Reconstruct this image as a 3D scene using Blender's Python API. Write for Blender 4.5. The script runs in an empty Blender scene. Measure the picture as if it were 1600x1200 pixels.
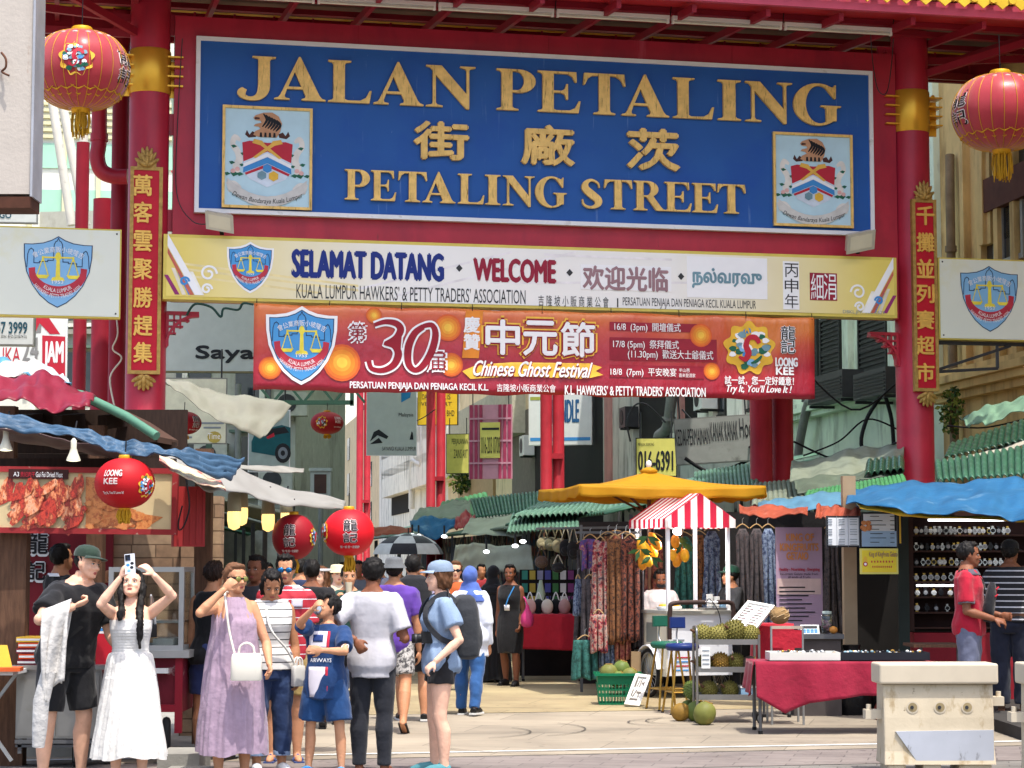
import bpy,bmesh,math,random
import numpy as np
from mathutils import Vector,Matrix
# camera, sky, sun, exposure
SC=bpy.context.scene
COL=SC.collection
FPX=3280.0
PITCH=math.atan(280.0/FPX)
CAMZ=1.63
cam_d=bpy.data.cameras.new('camera')
cam_d.sensor_width=36.0
cam_d.lens=36.0*FPX/1600.0
cam_d.clip_end=2000.0
cam=bpy.data.objects.new('camera',cam_d)
COL.objects.link(cam)
cam.location=(0,0,CAMZ)
cam.rotation_euler=(math.pi/2+PITCH,0,0)
SC.camera=cam
SUN_EL=math.radians(70)
SUN_AZ=math.radians(26)
sun_dir=Vector((math.sin(SUN_AZ)*math.cos(SUN_EL),-math.cos(SUN_AZ)*math.cos(SUN_EL),math.sin(SUN_EL)))
W=bpy.data.worlds.new('World')
SC.world=W
W.use_nodes=True
_nt=W.node_tree
_bg=_nt.nodes['Background']
_sky=_nt.nodes.new('ShaderNodeTexSky')
_sky.sky_type='NISHITA'
_sky.sun_disc=False
_sky.sun_elevation=SUN_EL
_sky.sun_rotation=math.pi-SUN_AZ
_sky.air_density=1.0
_sky.dust_density=3.5
_sky.ozone_density=1.0
_nt.links.new(_sky.outputs[0],_bg.inputs[0])
_bg.inputs[1].default_value=0.15
sun_d=bpy.data.lights.new('sun','SUN')
sun_d.energy=2.3
sun_d.angle=math.radians(0.6)
sun_d.color=(1.0,0.95,0.87)
sun=bpy.data.objects.new('sun',sun_d)
COL.objects.link(sun)
sun.location=(8,-10,30)
sun.rotation_euler=sun_dir.to_track_quat('Z','Y').to_euler()
SC.view_settings.view_transform='Standard'
SC.view_settings.look='None'
SC.view_settings.exposure=1.25
SC.view_settings.gamma=1.0
SC.cycles.max_bounces=6
SC.cycles.use_denoising=True
# pixel / world mapping of the photograph
_c,_s=math.cos(PITCH),math.sin(PITCH)
CAM=Vector((0,0,CAMZ))
def ray(px,py):
 u=(px-800.0)/FPX;v=(600.0-py)/FPX
 return Vector((u,_c-v*_s,_s+v*_c))
def at(px,py,Y):
 r=ray(px,py)
 return CAM+r*(Y/r.y)
def gnd(px,py):
 r=ray(px,py)
 return CAM+r*(-CAMZ/r.z)
def zat(py,Y,px=800):
 return at(px,py,Y).z
def xat(px,Y,py=880):
 return at(px,py,Y).x
V=Vector
R=random.Random(7)
# materials
def lin(h):
 if not isinstance(h,str):
  return tuple(h)
 h=h.lstrip('#')
 out=[]
 for i in(0,2,4):
  c=int(h[i:i+2],16)/255.0
  out.append(c/12.92 if c<=0.04045 else((c+0.055)/1.055)**2.4)
 return tuple(out)
_M={}
def _new(key):
 m=bpy.data.materials.new(key);m.use_nodes=True
 nt=m.node_tree
 b=nt.nodes['Principled BSDF']
 return m,nt,b
def _noise(nt,scale,coord=None,detail=4,stretch=None,rough=.55):
 n=nt.nodes.new('ShaderNodeTexNoise');n.inputs['Scale'].default_value=scale
 n.inputs['Detail'].default_value=detail;n.inputs['Roughness'].default_value=rough
 tc=nt.nodes.new('ShaderNodeTexCoord');src=tc.outputs['Object']
 if stretch:
  mp=nt.nodes.new('ShaderNodeMapping');mp.inputs['Scale'].default_value=stretch
  nt.links.new(src,mp.inputs[0]);src=mp.outputs[0]
 nt.links.new(src,n.inputs['Vector'])
 return n
def _ramp(nt,src,a,b,ca=(0,0,0,1),cb=(1,1,1,1)):
 r=nt.nodes.new('ShaderNodeValToRGB')
 r.color_ramp.elements[0].position=a;r.color_ramp.elements[1].position=b
 r.color_ramp.elements[0].color=ca;r.color_ramp.elements[1].color=cb
 nt.links.new(src,r.inputs[0])
 return r
def _mix(nt,fac,a,b,mode='MIX'):
 x=nt.nodes.new('ShaderNodeMix');x.data_type='RGBA';x.blend_type=mode
 for i,s in((0,fac),(6,a),(7,b)):
  if hasattr(s,'default_value')or hasattr(s,'is_linked'):
   nt.links.new(s,x.inputs[i])
  else:
   x.inputs[i].default_value=s if i==0 else(*s[:3],1)
 return x.outputs[2]
def mat(key,col='#808080',rough=.55,metal=0.0,var=.14,sc=5.0,bump=0.0,bs=50.0,stretch=None,dirt=None,emit=0.0,coat=0.0,spec=.22,sheen=0.0,alpha=None,trans=0.0,transl=0.0):
 if key in _M:return _M[key]
 m,nt,b=_new(key)
 c=lin(col)
 lo=tuple(x*(1-var)for x in c);hi=tuple(min(.95,x*(1+var))for x in c)
 n=_noise(nt,sc,stretch=stretch)
 rp=_ramp(nt,n.outputs[0],.3,.7)
 out=_mix(nt,rp.outputs[0],lo,hi)
 if dirt:
  for k,(dc,a0,a1,ds,dst)in enumerate(dirt if isinstance(dirt,list)else[dirt]):
   dn=_noise(nt,ds,stretch=dst,detail=6,rough=.65)
   dr=_ramp(nt,dn.outputs[0],a0,a1)
   out=_mix(nt,dr.outputs[0],out,lin(dc))
 nt.links.new(out,b.inputs['Base Color'])
 b.inputs['Roughness'].default_value=rough
 b.inputs['Metallic'].default_value=metal
 b.inputs['Specular IOR Level'].default_value=spec
 if coat:b.inputs['Coat Weight'].default_value=coat
 if sheen:b.inputs['Sheen Weight'].default_value=sheen
 if trans:b.inputs['Transmission Weight'].default_value=trans
 if emit:
  nt.links.new(out,b.inputs['Emission Color']);b.inputs['Emission Strength'].default_value=emit
 if alpha is not None:b.inputs['Alpha'].default_value=alpha
 if bump:
  bn=_noise(nt,bs,detail=3,stretch=stretch)
  bp=nt.nodes.new('ShaderNodeBump');bp.inputs['Strength'].default_value=bump;bp.inputs['Distance'].default_value=.02
  nt.links.new(bn.outputs[0],bp.inputs['Height']);nt.links.new(bp.outputs[0],b.inputs['Normal'])
 if transl:
  tl=nt.nodes.new('ShaderNodeBsdfTranslucent');nt.links.new(out,tl.inputs[0]);mx=nt.nodes.new('ShaderNodeMixShader');mx.inputs[0].default_value=transl
  nt.links.new(b.outputs[0],mx.inputs[1]);nt.links.new(tl.outputs[0],mx.inputs[2]);nt.links.new(mx.outputs[0],nt.nodes['Material Output'].inputs[0])
 _M[key]=m
 return m
def stripes(key,cols,period,axis=2,duty=.5,rough=.7,off=0.0,third=None):
 """two-colour bands along an object axis (woven stripes)"""
 if key in _M:return _M[key]
 m,nt,b=_new(key)
 tc=nt.nodes.new('ShaderNodeTexCoord');sx=nt.nodes.new('ShaderNodeSeparateXYZ')
 nt.links.new(tc.outputs['Object'],sx.inputs[0])
 ad=nt.nodes.new('ShaderNodeMath');ad.operation='ADD';ad.inputs[1].default_value=off+100*period
 nt.links.new(sx.outputs[axis],ad.inputs[0])
 md=nt.nodes.new('ShaderNodeMath');md.operation='MODULO';md.inputs[1].default_value=period
 nt.links.new(ad.outputs[0],md.inputs[0])
 lt=nt.nodes.new('ShaderNodeMath');lt.operation='LESS_THAN';lt.inputs[1].default_value=period*duty
 nt.links.new(md.outputs[0],lt.inputs[0])
 o=_mix(nt,lt.outputs[0],lin(cols[0]),lin(cols[1]))
 n=_noise(nt,30);o2=_mix(nt,.25,o,n.outputs[0],'SOFT_LIGHT')
 nt.links.new(o2,b.inputs['Base Color']);b.inputs['Roughness'].default_value=rough
 _M[key]=m
 return m
def blotch(key,cols,scale=12,rough=.75,kind='noise',stretch=None,metal=0):
 """several colours in patches: printed cloth, food pictures, patterned fabric"""
 if key in _M:return _M[key]
 m,nt,b=_new(key)
 if kind=='voro':
  n=nt.nodes.new('ShaderNodeTexVoronoi');n.inputs['Scale'].default_value=scale
  tc=nt.nodes.new('ShaderNodeTexCoord');src=tc.outputs['Object']
  w=_noise(nt,scale*.7);
  mx=_mix(nt,.12,src,w.outputs['Color'])
  nt.links.new(mx,n.inputs['Vector'])
  sp=nt.nodes.new('ShaderNodeSeparateColor');nt.links.new(n.outputs['Color'],sp.inputs[0]);fac=sp.outputs[0]
 else:
  n=_noise(nt,scale,detail=6,stretch=stretch,rough=.7);fac=n.outputs[0]
 r=nt.nodes.new('ShaderNodeValToRGB');cr=r.color_ramp
 lo,hi=(.0,1.)if kind=='voro' else(.3,.7)
 if kind=='voro':cr.interpolation='CONSTANT'
 k=len(cols)
 for i,c in enumerate(cols):
  p=lo+(hi-lo)*i/(k if kind=='voro' else max(1,k-1))
  e=cr.elements[i]if i<2 else cr.elements.new(p)
  e.position=p;e.color=(*lin(c),1)
 nt.links.new(fac,r.inputs[0]);nt.links.new(r.outputs[0],b.inputs['Base Color'])
 b.inputs['Roughness'].default_value=rough;b.inputs['Metallic'].default_value=metal
 _M[key]=m
 return m
 # objects
ORG={}
def org(o):return ORG.get(o.name,V((0,0,0)))if o else V((0,0,0))
def tag(o,label=None,cat=None,group=None,kind=None):
 if label:o['label']=label
 if cat:o['category']=cat
 if group:o['group']=group
 if kind:o['kind']=kind
 return o
def thing(name,label,cat,loc=(0,0,0),group=None):
 o=bpy.data.objects.new(name,None);COL.objects.link(o)
 o.empty_display_size=.1;o.location=loc;ORG[o.name]=V(loc)
 return tag(o,label,cat,group)
def link_mesh(name,me,parent=None):
 o=bpy.data.objects.new(name,me);COL.objects.link(o)
 if parent:o.parent=parent
 ORG[o.name]=org(parent)
 return o
def dup(o,loc=None,parent=None,rot=None):
 c=o.copy();COL.objects.link(c);ORG[c.name]=org(o)
 if parent:c.parent=parent
 if loc is not None:
  c.location=loc
 if rot is not None:c.rotation_euler=rot
 for ch in list(o.children):dup(ch,parent=c)
 return c
class MB:
 """collects shapes, links them as ONE mesh object"""
 def __init__(s):s.v=[];s.f=[];s.m=[];s.sm=[];s.mats=[]
 def mi(s,m):
  if m not in s.mats:s.mats.append(m)
  return s.mats.index(m)
 def add(s,vs,fs,m,smooth=False):
  k=len(s.v);s.v.extend([tuple(p)for p in vs]);i=s.mi(m)
  for f in fs:
   s.f.append(tuple(k+j for j in f));s.m.append(i);s.sm.append(smooth)
  return s
 def box(s,a,b,m):
  (x0,y0,z0),(x1,y1,z1)=a,b
  vs=[(x,y,z)for z in(z0,z1)for y in(y0,y1)for x in(x0,x1)]
  return s.add(vs,[(0,2,3,1),(4,5,7,6),(0,1,5,4),(2,6,7,3),(0,4,6,2),(1,3,7,5)],m)
 def fbox(s,fr,u0,v0,u1,v1,w0,w1,m):
  vs=[fr.pt(u,v,w)for w in(w0,w1)for v in(v0,v1)for u in(u0,u1)]
  return s.add(vs,[(0,2,3,1),(4,5,7,6),(0,1,5,4),(2,6,7,3),(0,4,6,2),(1,3,7,5)],m)
 def beam(s,a,b,w,h,m,up=(0,0,1)):
  a=V(a);b=V(b);d=(b-a).normalized();up=V(up)
  x=d.cross(up)
  if x.length<1e-4:x=d.cross(V((1,0,0)))
  x.normalize();y=x.cross(d)
  vs=[p+x*(i*w/2)+y*(j*h/2)for p in(a,b)for j in(-1,1)for i in(-1,1)]
  return s.add(vs,[(0,1,3,2),(4,6,7,5),(0,4,5,1),(2,3,7,6),(0,2,6,4),(1,5,7,3)],m)
 def loft(s,rings,m,caps=True,smooth=True,closed=True):
  n=len(rings[0]);vs=[p for r in rings for p in r];fs=[]
  for i in range(len(rings)-1):
   for j in range(n if closed else n-1):
    k=(j+1)%n
    fs.append((i*n+j,i*n+k,(i+1)*n+k,(i+1)*n+j))
  s.add(vs,fs,m,smooth)
  if caps and closed:
   s.add(rings[0],[tuple(range(n))[::-1]],m);s.add(rings[-1],[tuple(range(n))],m)
  return s
 def tube(s,path,r,m,n=8,caps=True,smooth=True):
  P=[V(p)for p in path];rings=[];x=None
  for i,p in enumerate(P):
   d=(P[min(i+1,len(P)-1)]-P[max(i-1,0)])
   d=d.normalized()if d.length>1e-9 else V((0,0,1))
   if x is None:
    x=d.cross(V((0,0,1)))
    if x.length<.05:x=d.cross(V((0,1,0)))
   else:x=x-d*x.dot(d)
   x.normalize();y=d.cross(x)
   rr=r[i]if isinstance(r,(list,tuple))else r
   rings.append([p+(x*math.cos(2*math.pi*k/n)+y*math.sin(2*math.pi*k/n))*rr for k in range(n)])
  return s.loft(rings,m,caps,smooth)
 def cyl(s,a,b,r,m,n=12,r2=None):return s.tube([a,b],[r,r if r2 is None else r2],m,n)
 def ell(s,c,r,m,nu=14,nv=9,rot=None):
  c=V(c);rings=[]
  if not isinstance(r,(list,tuple)):r=(r,r,r)
  for i in range(nv+1):
   t=math.pi*(i/nv-.5);z=math.sin(t);q=max(math.cos(t),.02)
   ring=[]
   for j in range(nu):
    a=2*math.pi*j/nu
    p=V((r[0]*q*math.cos(a),r[1]*q*math.sin(a),r[2]*z))
    ring.append(c+(rot@p if rot is not None else p))
   rings.append(ring)
  return s.loft(rings,m)
 def lathe(s,prof,c,m,n=24,mod=None,caps=True,smooth=True):
  c=V(c);rings=[]
  for(r,z)in prof:
   rings.append([c+V((math.cos(2*math.pi*j/n)*r*(mod(j,z)if mod else 1),math.sin(2*math.pi*j/n)*r*(mod(j,z)if mod else 1),z))for j in range(n)])
  return s.loft(rings,m,caps,smooth)
 def grid(s,fn,nu,nv,m,th=0.0,smooth=True):
  """a sheet fn(u,v)->point for u,v in 0..1, with real thickness th"""
  P=[[V(fn(i/nu,j/nv))for i in range(nu+1)]for j in range(nv+1)]
  w=nu+1;vs=[p for r in P for p in r]
  fs=[(j*w+i,j*w+i+1,(j+1)*w+i+1,(j+1)*w+i)for j in range(nv)for i in range(nu)]
  if not th:return s.add(vs,fs,m,smooth)
  N=[]
  for j in range(nv+1):
   for i in range(nu+1):
    a=P[j][min(i+1,nu)]-P[j][max(i-1,0)];b=P[min(j+1,nv)][i]-P[max(j-1,0)][i]
    q=a.cross(b);N.append(q.normalized()if q.length>1e-12 else V((0,0,1)))
  k=len(vs);vs2=vs+[vs[i]-N[i]*th for i in range(k)]
  fs2=fs+[tuple(k+q for q in f[::-1])for f in fs]
  edge=[j*w for j in range(nv+1)],[j*w+nu for j in range(nv+1)]
  for j in range(nv):
   a,b=j*w,(j+1)*w;fs2 .append((a,b,k+b,k+a))
   a,b=j*w+nu,(j+1)*w+nu;fs2 .append((b,a,k+a,k+b))
  for i in range(nu):
   fs2 .append((i+1,i,k+i,k+i+1));a=nv*w+i;fs2 .append((a,a+1,k+a+1,k+a))
  return s.add(vs2,fs2,m,smooth)
 def poly(s,fr,pts,w,m,th=0.0):
  """flat polygon of frame coordinates at height w (thickness th behind it)"""
  a=sum(pts[i][0]*pts[(i+1)%len(pts)][1]-pts[(i+1)%len(pts)][0]*pts[i][1]for i in range(len(pts)))
  if a<0:pts=pts[::-1]
  n=len(pts);top=[fr.pt(u,v,w)for u,v in pts]
  s.add(top,[tuple(range(n))],m)
  if th:
   vs=top+[fr.pt(u,v,w-th)for u,v in pts]
   s.add(vs,[(i,n+i,n+(i+1)%n,(i+1)%n)for i in range(n)],m)
  return s
 def each(s,name,parent=None,**kw):
  """links every separate piece as an object of its own"""
  key={};par=list(range(len(s.v)))
  def find(i):
   while par[i]!=i:par[i]=par[par[i]];i=par[i]
   return i
  for i,p in enumerate(s.v):
   k=(round(p[0],5),round(p[1],5),round(p[2],5))
   if k in key:par[find(i)]=find(key[k])
   else:key[k]=i
  for f in s.f:
   for j in f[1:]:par[find(j)]=find(f[0])
  grp={}
  for n,f in enumerate(s.f):grp.setdefault(find(f[0]),[]).append(n)
  out=[]
  for fs in grp.values():
   q=MB();mp={}
   for n in fs:
    for j in s.f[n]:
     if j not in mp:mp[j]=len(q.v);q.v.append(s.v[j])
    q.f.append(tuple(mp[j]for j in s.f[n]));q.m.append(q.mi(s.mats[s.m[n]]));q.sm.append(s.sm[n])
   out.append(q.build(name,parent,**kw))
  return out
 def build(s,name,parent=None,**kw):
  o0=org(parent)
  me=bpy.data.meshes.new(name)
  me.from_pydata([(p[0]-o0[0],p[1]-o0[1],p[2]-o0[2])for p in s.v],[],s.f)
  for m in s.mats:me.materials.append(m)
  me.polygons.foreach_set('material_index',s.m);me.polygons.foreach_set('use_smooth',s.sm)
  me.update()
  o=link_mesh(name,me,parent)
  if kw:tag(o,**kw)
  return o
class Fr:
 """a flat frame: origin, across, up; normal faces out"""
 def __init__(s,o,ex,ey=(0,0,1)):
  s.o=V(o);s.ex=V(ex).normalized();s.ey=V(ey).normalized();s.en=s.ex.cross(s.ey).normalized()
  s.wave=None
 def pt(s,u,v,w=0.0):
  if s.wave:w=w+s.wave(u,v)
  return s.o+s.ex*u+s.ey*v+s.en*w
 def uv(s,px,py):
  r=ray(px,py);t=(s.o-CAM).dot(s.en)/r.dot(s.en)
  p=CAM+r*t-s.o
  return p.dot(s.ex),p.dot(s.ey)
 def off(s,d):
  q=Fr(s.o+s.en*d,s.ex,s.ey);q.wave=s.wave;return q
class ArcFr:
 """u runs along an arc of radius r round (cu,cv); v outward (or inward for the under side)"""
 def __init__(s,fr,cu,cv,r,under=False):s.fr,s.cu,s.cv,s.r,s.un=fr,cu,cv,r,under
 def pt(s,u,v,w=0.0):
  if s.un:
   a=u/s.r;rr=s.r-v;return s.fr.pt(s.cu+rr*math.sin(a),s.cv-rr*math.cos(a),w)
  a=u/s.r;rr=s.r+v
  return s.fr.pt(s.cu+rr*math.sin(a),s.cv+rr*math.cos(a),w)
class BallFr:
 """wraps u (across) and v (up) round an ellipsoid body, centred on azimuth az (0 faces -Y)"""
 def __init__(s,c,rx,rz,az=0.0,tilt=0.0):s.c,s.rx,s.rz,s.az,s.v0=V(c),rx,rz,az,tilt
 def pt(s,u,v,w=0.0):
  t=math.asin(max(-.98,min(.98,(v+s.v0)/s.rz)));a=s.az+u/s.rx
  return s.c+V((math.sin(a)*(s.rx+w)*math.cos(t),-math.cos(a)*(s.rx+w)*math.cos(t),math.sin(t)*(s.rz+w)))
  # lettering
TMP=bpy.data.scenes.new('tmp')
def _eval_mesh(o):
 TMP.collection.objects.link(o)
 vl=TMP.view_layers[0];vl.update();dg=vl.depsgraph
 me=bpy.data.meshes.new_from_object(o.evaluated_get(dg),depsgraph=dg)
 TMP.collection.objects.unlink(o)
 return me
_TX={}
def _text_mesh(s,bold,sp,flat):
 k=(s,bold,sp,flat)
 if k in _TX:return _TX[k]
 cu=bpy.data.curves.new('t','FONT');cu.body=s;cu.resolution_u=3;cu.offset=bold;cu.space_character=sp
 cu.extrude=0.0 if flat else .5
 cu.align_x='LEFT'
 o=bpy.data.objects.new('t',cu);me=_eval_mesh(o)
 vs=np.array([v.co[:]for v in me.vertices])if len(me.vertices)else np.zeros((0,3))
 fs=[tuple(p.vertices)for p in me.polygons]
 bpy.data.objects.remove(o);bpy.data.meshes.remove(me)
 _TX[k]=(vs,fs)
 return _TX[k]
def T(mb,s,fr,u0,v0,u1,v1,m,w=.006,ext=0.0,bold=0.0,sp=1.0,shear=0.0,keep=False):
 """writes s into the box (u0,v0)-(u1,v1) of a frame"""
 if bold:
  for i,(dx,dy)in enumerate([(-1,0),(0,-1),(0,1),(1,0),(0,0)][(0 if bold>.012 else 3):]):
   b=bold*abs(v1-v0)
   T(mb,s,fr,u0+b+dx*b,v0+b+dy*b,u1-b+dx*b,v1-b+dy*b,m,w=w+i*.0008,ext=ext,sp=sp,shear=shear,keep=keep)
  return mb
 vs,fs=_text_mesh(s,0.0,sp,ext==0)
 if not len(vs):return mb
 lo=vs.min(0);hi=vs.max(0);sx=(u1-u0)/max(hi[0]-lo[0],1e-6);sy=(v1-v0)/max(hi[1]-lo[1],1e-6)
 if keep:
  k=min(sx,sy);u0+=((u1-u0)-k*(hi[0]-lo[0]))/2;v0+=((v1-v0)-k*(hi[1]-lo[1]))/2;sx=sy=k
 out=[]
 for x,y,z in vs:
  yy=(y-lo[1])*sy
  out.append(fr.pt(u0+(x-lo[0])*sx+shear*yy,v0+yy,w+(z*2*ext if ext else 0)))
 return mb.add(out,fs,m)
def TP(mb,s,fr,bl,tr,m,**kw):
 u0,v0=fr.uv(*bl);u1,v1=fr.uv(*tr)
 return T(mb,s,fr,u0,v0,u1,v1,m,**kw)
def curve_fill(loops,ext):
 """closed outlines (first outer, rest holes) filled and extruded: vertices and faces"""
 cu=bpy.data.curves.new('g','CURVE');cu.dimensions='2D';cu.fill_mode='BOTH';cu.extrude=ext/2
 for lp in loops:
  sp=cu.splines.new('POLY');sp.points.add(len(lp)-1);sp.use_cyclic_u=True
  for i,(x,y)in enumerate(lp):sp.points[i].co=(x,y,0,1)
 o=bpy.data.objects.new('g',cu);me=_eval_mesh(o)
 vs=[tuple(v.co)for v in me.vertices];fs=[tuple(p.vertices)for p in me.polygons]
 bpy.data.objects.remove(o);bpy.data.meshes.remove(me)
 return vs,fs
def arc(cx,cy,rx,ry,a0,a1,n=12):
 return[(cx+rx*math.cos(math.radians(a0+(a1-a0)*i/n)),cy+ry*math.sin(math.radians(a0+(a1-a0)*i/n)))for i in range(n+1)]
def smooth_path(P,n=6):
 """Catmull-Rom through points (tuples of any length)"""
 out=[]
 for i in range(len(P)-1):
  a=P[max(i-1,0)];b=P[i];c=P[i+1];d=P[min(i+2,len(P)-1)]
  for k in range(n):
   t=k/n
   out.append(tuple(.5*(2*b[q]+(c[q]-a[q])*t+(2*a[q]-5*b[q]+4*c[q]-d[q])*t*t+(3*b[q]-a[q]-3*c[q]+d[q])*t**3)for q in range(len(b))))
 out.append(tuple(P[-1]));return out
def stroke(P,n=5):
 """outline of a brush stroke through (x, y, width)"""
 Q=smooth_path(P,n);L=[];Rr=[]
 for i,(x,y,w)in enumerate(Q):
  x0,y0,_=Q[max(i-1,0)];x1,y1,_=Q[min(i+1,len(Q)-1)]
  d=math.hypot(x1-x0,y1-y0)or 1;nx,ny=-(y1-y0)/d,(x1-x0)/d
  L.append((x+nx*w/2,y+ny*w/2));Rr.append((x-nx*w/2,y-ny*w/2))
 return L+Rr[::-1]
FOOT=[(0,.03)]
SERIF={'I':(.38,[[(0,0),(.38,0),(.38,.03),(.31,.055),(.29,.1),(.29,.9),(.31,.945),(.38,.97),(.38,1),(0,1),(0,.97),(.07,.945),(.09,.9),(.09,.1),(.07,.055),(0,.03)]]),'L':(.76,[[(0,0),(.72,0),(.76,.30),(.725,.30),(.66,.13),(.56,.055),(.34,.05),(.29,.08),(.29,.9),(.31,.945),(.40,.97),(.40,1),(0,1),(0,.97),(.07,.945),(.09,.9),(.09,.1),(.07,.055),(0,.03)]]),'E':(.78,[[(0,0),(.74,0),(.78,.29),(.745,.29),(.68,.12),(.58,.055),(.34,.05),(.29,.08),(.29,.48),(.43,.48),(.49,.44),(.52,.32),(.55,.32),(.55,.70),(.52,.70),(.49,.57),(.43,.53),(.29,.53),(.29,.95),(.55,.95),(.63,.89),(.68,.75),(.71,.75),(.70,1),(0,1),(0,.97),(.07,.945),(.09,.9),(.09,.1),(.07,.055),(0,.03)]]),'T':(.80,[[(.2,0),(.6,0),(.6,.03),(.52,.055),(.5,.1),(.5,.95),(.62,.94),(.70,.87),(.76,.71),(.79,.71),(.77,1),(.03,1),(.01,.71),(.04,.71),(.10,.87),(.18,.94),(.3,.95),(.3,.1),(.28,.055),(.2,.03)]]),'N':(.90,[[(0,0),(.30,0),(.30,.03),(.2,.055),(.175,.1),(.175,.77),(.735,-.03),(.785,-.03),(.785,.9),(.81,.945),(.90,.97),(.90,1),(.62,1),(.62,.97),(.71,.945),(.735,.9),(.735,.33),(.28,1),(0,1),(0,.97),(.07,.95),(.12,.88),(.12,.1),(.1,.055),(0,.03)]]),'A':(.94,[[(0,0),(.28,0),(.28,.03),(.20,.05),(.19,.1),(.235,.26),(.52,.26),(.575,.1),(.56,.055),(.50,.03),(.50,0),(.94,0),(.94,.03),(.87,.06),(.83,.12),(.475,1.03),(.445,1.03),(.11,.12),(.07,.055),(0,.03)],[(.255,.315),(.495,.315),(.375,.67)]]),'P':(.72,[[(0,0),(.40,0),(.40,.03),(.31,.055),(.29,.1),(.29,.44)]+arc(.41,.715,.31,.285,-90,90)+[(0,1),(0,.97),(.07,.945),(.09,.9),(.09,.1),(.07,.055),(0,.03)],[(.29,.49)]+arc(.365,.72,.14,.23,-90,90)+[(.29,.95)]]),'R':(.92,[[(0,0),(.40,0),(.40,.03),(.31,.055),(.29,.1),(.29,.46),(.37,.46),(.64,.03),(.67,0),(.92,0),(.92,.03),(.86,.055),(.80,.12),(.575,.475)]+arc(.41,.725,.31,.275,-52,90)+[(0,1),(0,.97),(.07,.945),(.09,.9),(.09,.1),(.07,.055),(0,.03)],[(.29,.51)]+arc(.365,.73,.14,.22,-90,90)+[(.29,.95)]]),'G':(.92,[[(.79,.66),(.815,.66),(.825,1.0),(.795,1.0),(.77,.94)]+arc(.47,.5,.47,.53,58,310,26)+[(.83,.10),(.83,.39),(.85,.43),(.92,.45),(.92,.48),(.53,.48),(.53,.45),(.61,.43),(.63,.39),(.63,.08)]+arc(.50,.5,.265,.475,295,62,22)]),}
def _gl_S():
 st=[(.07,.30,.03),(.10,.14,.05),(.22,.045,.075),(.36,.045,.10),(.49,.14,.17),(.49,.30,.22),(.32,.48,.24),(.16,.66,.21),(.15,.82,.16),(.25,.94,.10),(.37,.95,.07),(.50,.85,.05),(.53,.70,.03)]
 return(.60,[stroke(st,5)])
def _gl_J():
 q=stroke([(.46,.9,.2),(.46,.55,.2),(.455,.22,.2),(.38,.05,.15),(.25,-.01,.09),(.12,.03,.10),(.08,.13,.15),(.13,.22,.10)],5)
 n=len(q)//2
 return(.66,[q+[(.355,.945),(.26,.97),(.26,1),(.66,1),(.66,.97),(.58,.945)][::1]])
SERIF['S']=_gl_S();SERIF['J']=_gl_J()
_GL={}
def glyph(ch,ext):
 k=(ch,ext)
 if k not in _GL:_GL[k]=curve_fill(SERIF[ch][1],ext)
 return _GL[k]
def poly_fit(pts,u0,v0,u1,v1):
 return[(u0+(u1-u0)*x,v0+(v1-v0)*y)for x,y in pts]
 # palette
GRED=mat('gate red paint','#a92337',.42,var=.12,sc=3,spec=.35,dirt=[('#8c1c34',.5,.8,2.5,(1,1,.3)),('#c4566a',.64,.82,1.3,(2,2,.25)),('#5c2a2e',.64,.80,7,(2.5,2.5,.5))])
GRED2=mat('gate red steel','#8a1c2c',.5,var=.12,sc=3)
GOLD=mat('gold leaf','#e0b86c',.42,.12,var=.16,sc=9,dirt=('#5b4a25',.56,.72,7,(6,6,.7)),bump=.15,bs=30)
GOLDB=mat('gold band paint','#d9a437',.3,.55,var=.08,sc=2)
BRASS=mat('old gilt','#a8874a',.5,.3,var=.25,sc=16,bump=.3,bs=40)
BLUE=mat('sign blue paint','#22559c',.5,var=.05,sc=1.5,dirt=[('#7f9cc8',.64,.84,3.0,(6,6,.3)),('#93a8c6',.70,.78,9,(4,4,.8)),('#1a4a9c',.5,.8,1.2,None)])
WHITE=mat('white paint','#dcdcde',.5,var=.05,dirt=('#9d978b',.62,.8,5,None))
OFFW=mat('off white enamel','#d8d8d4',.5,var=.04)
CREAM=mat('cream plastic','#d9cf8a',.45,var=.05,sc=1.2)
CREAM2=mat('pale sign plastic','#dfddd0',.45,var=.04,sc=1.2)
BLACK=mat('black','#15151a',.5)
DGREY=mat('dark grey metal','#3a3a3c',.45,.3)
NAVY=mat('navy lettering','#1d2f78',.5,var=.04)
MAROON=mat('maroon lettering','#8e1f36',.5,var=.04)
PUREW=mat('clean white','#e6e6e8',.5,var=.02)
SKYB=mat('pale blue print','#7fb0d8',.5,var=.04)
MIDB=mat('mid blue print','#3e86c4',.5,var=.04)
PRED=mat('print red','#b4283a',.5,var=.05)
PGRN=mat('print green','#23604a',.5)
PYEL=mat('print yellow','#dcae3c',.5)
PALEY=mat('print pale yellow','#e5dc96',.5)
PTAN=mat('print tan','#b98a68',.6)
PGREY=mat('print grey','#7d8790',.5)
PROSE=mat('print dull rose','#94747a',.5)
PTEAL=mat('print dull teal','#6d8f9c',.5)
TIN=mat('galvanised metal','#9a9c9d',.4,.6,var=.15)
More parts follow.
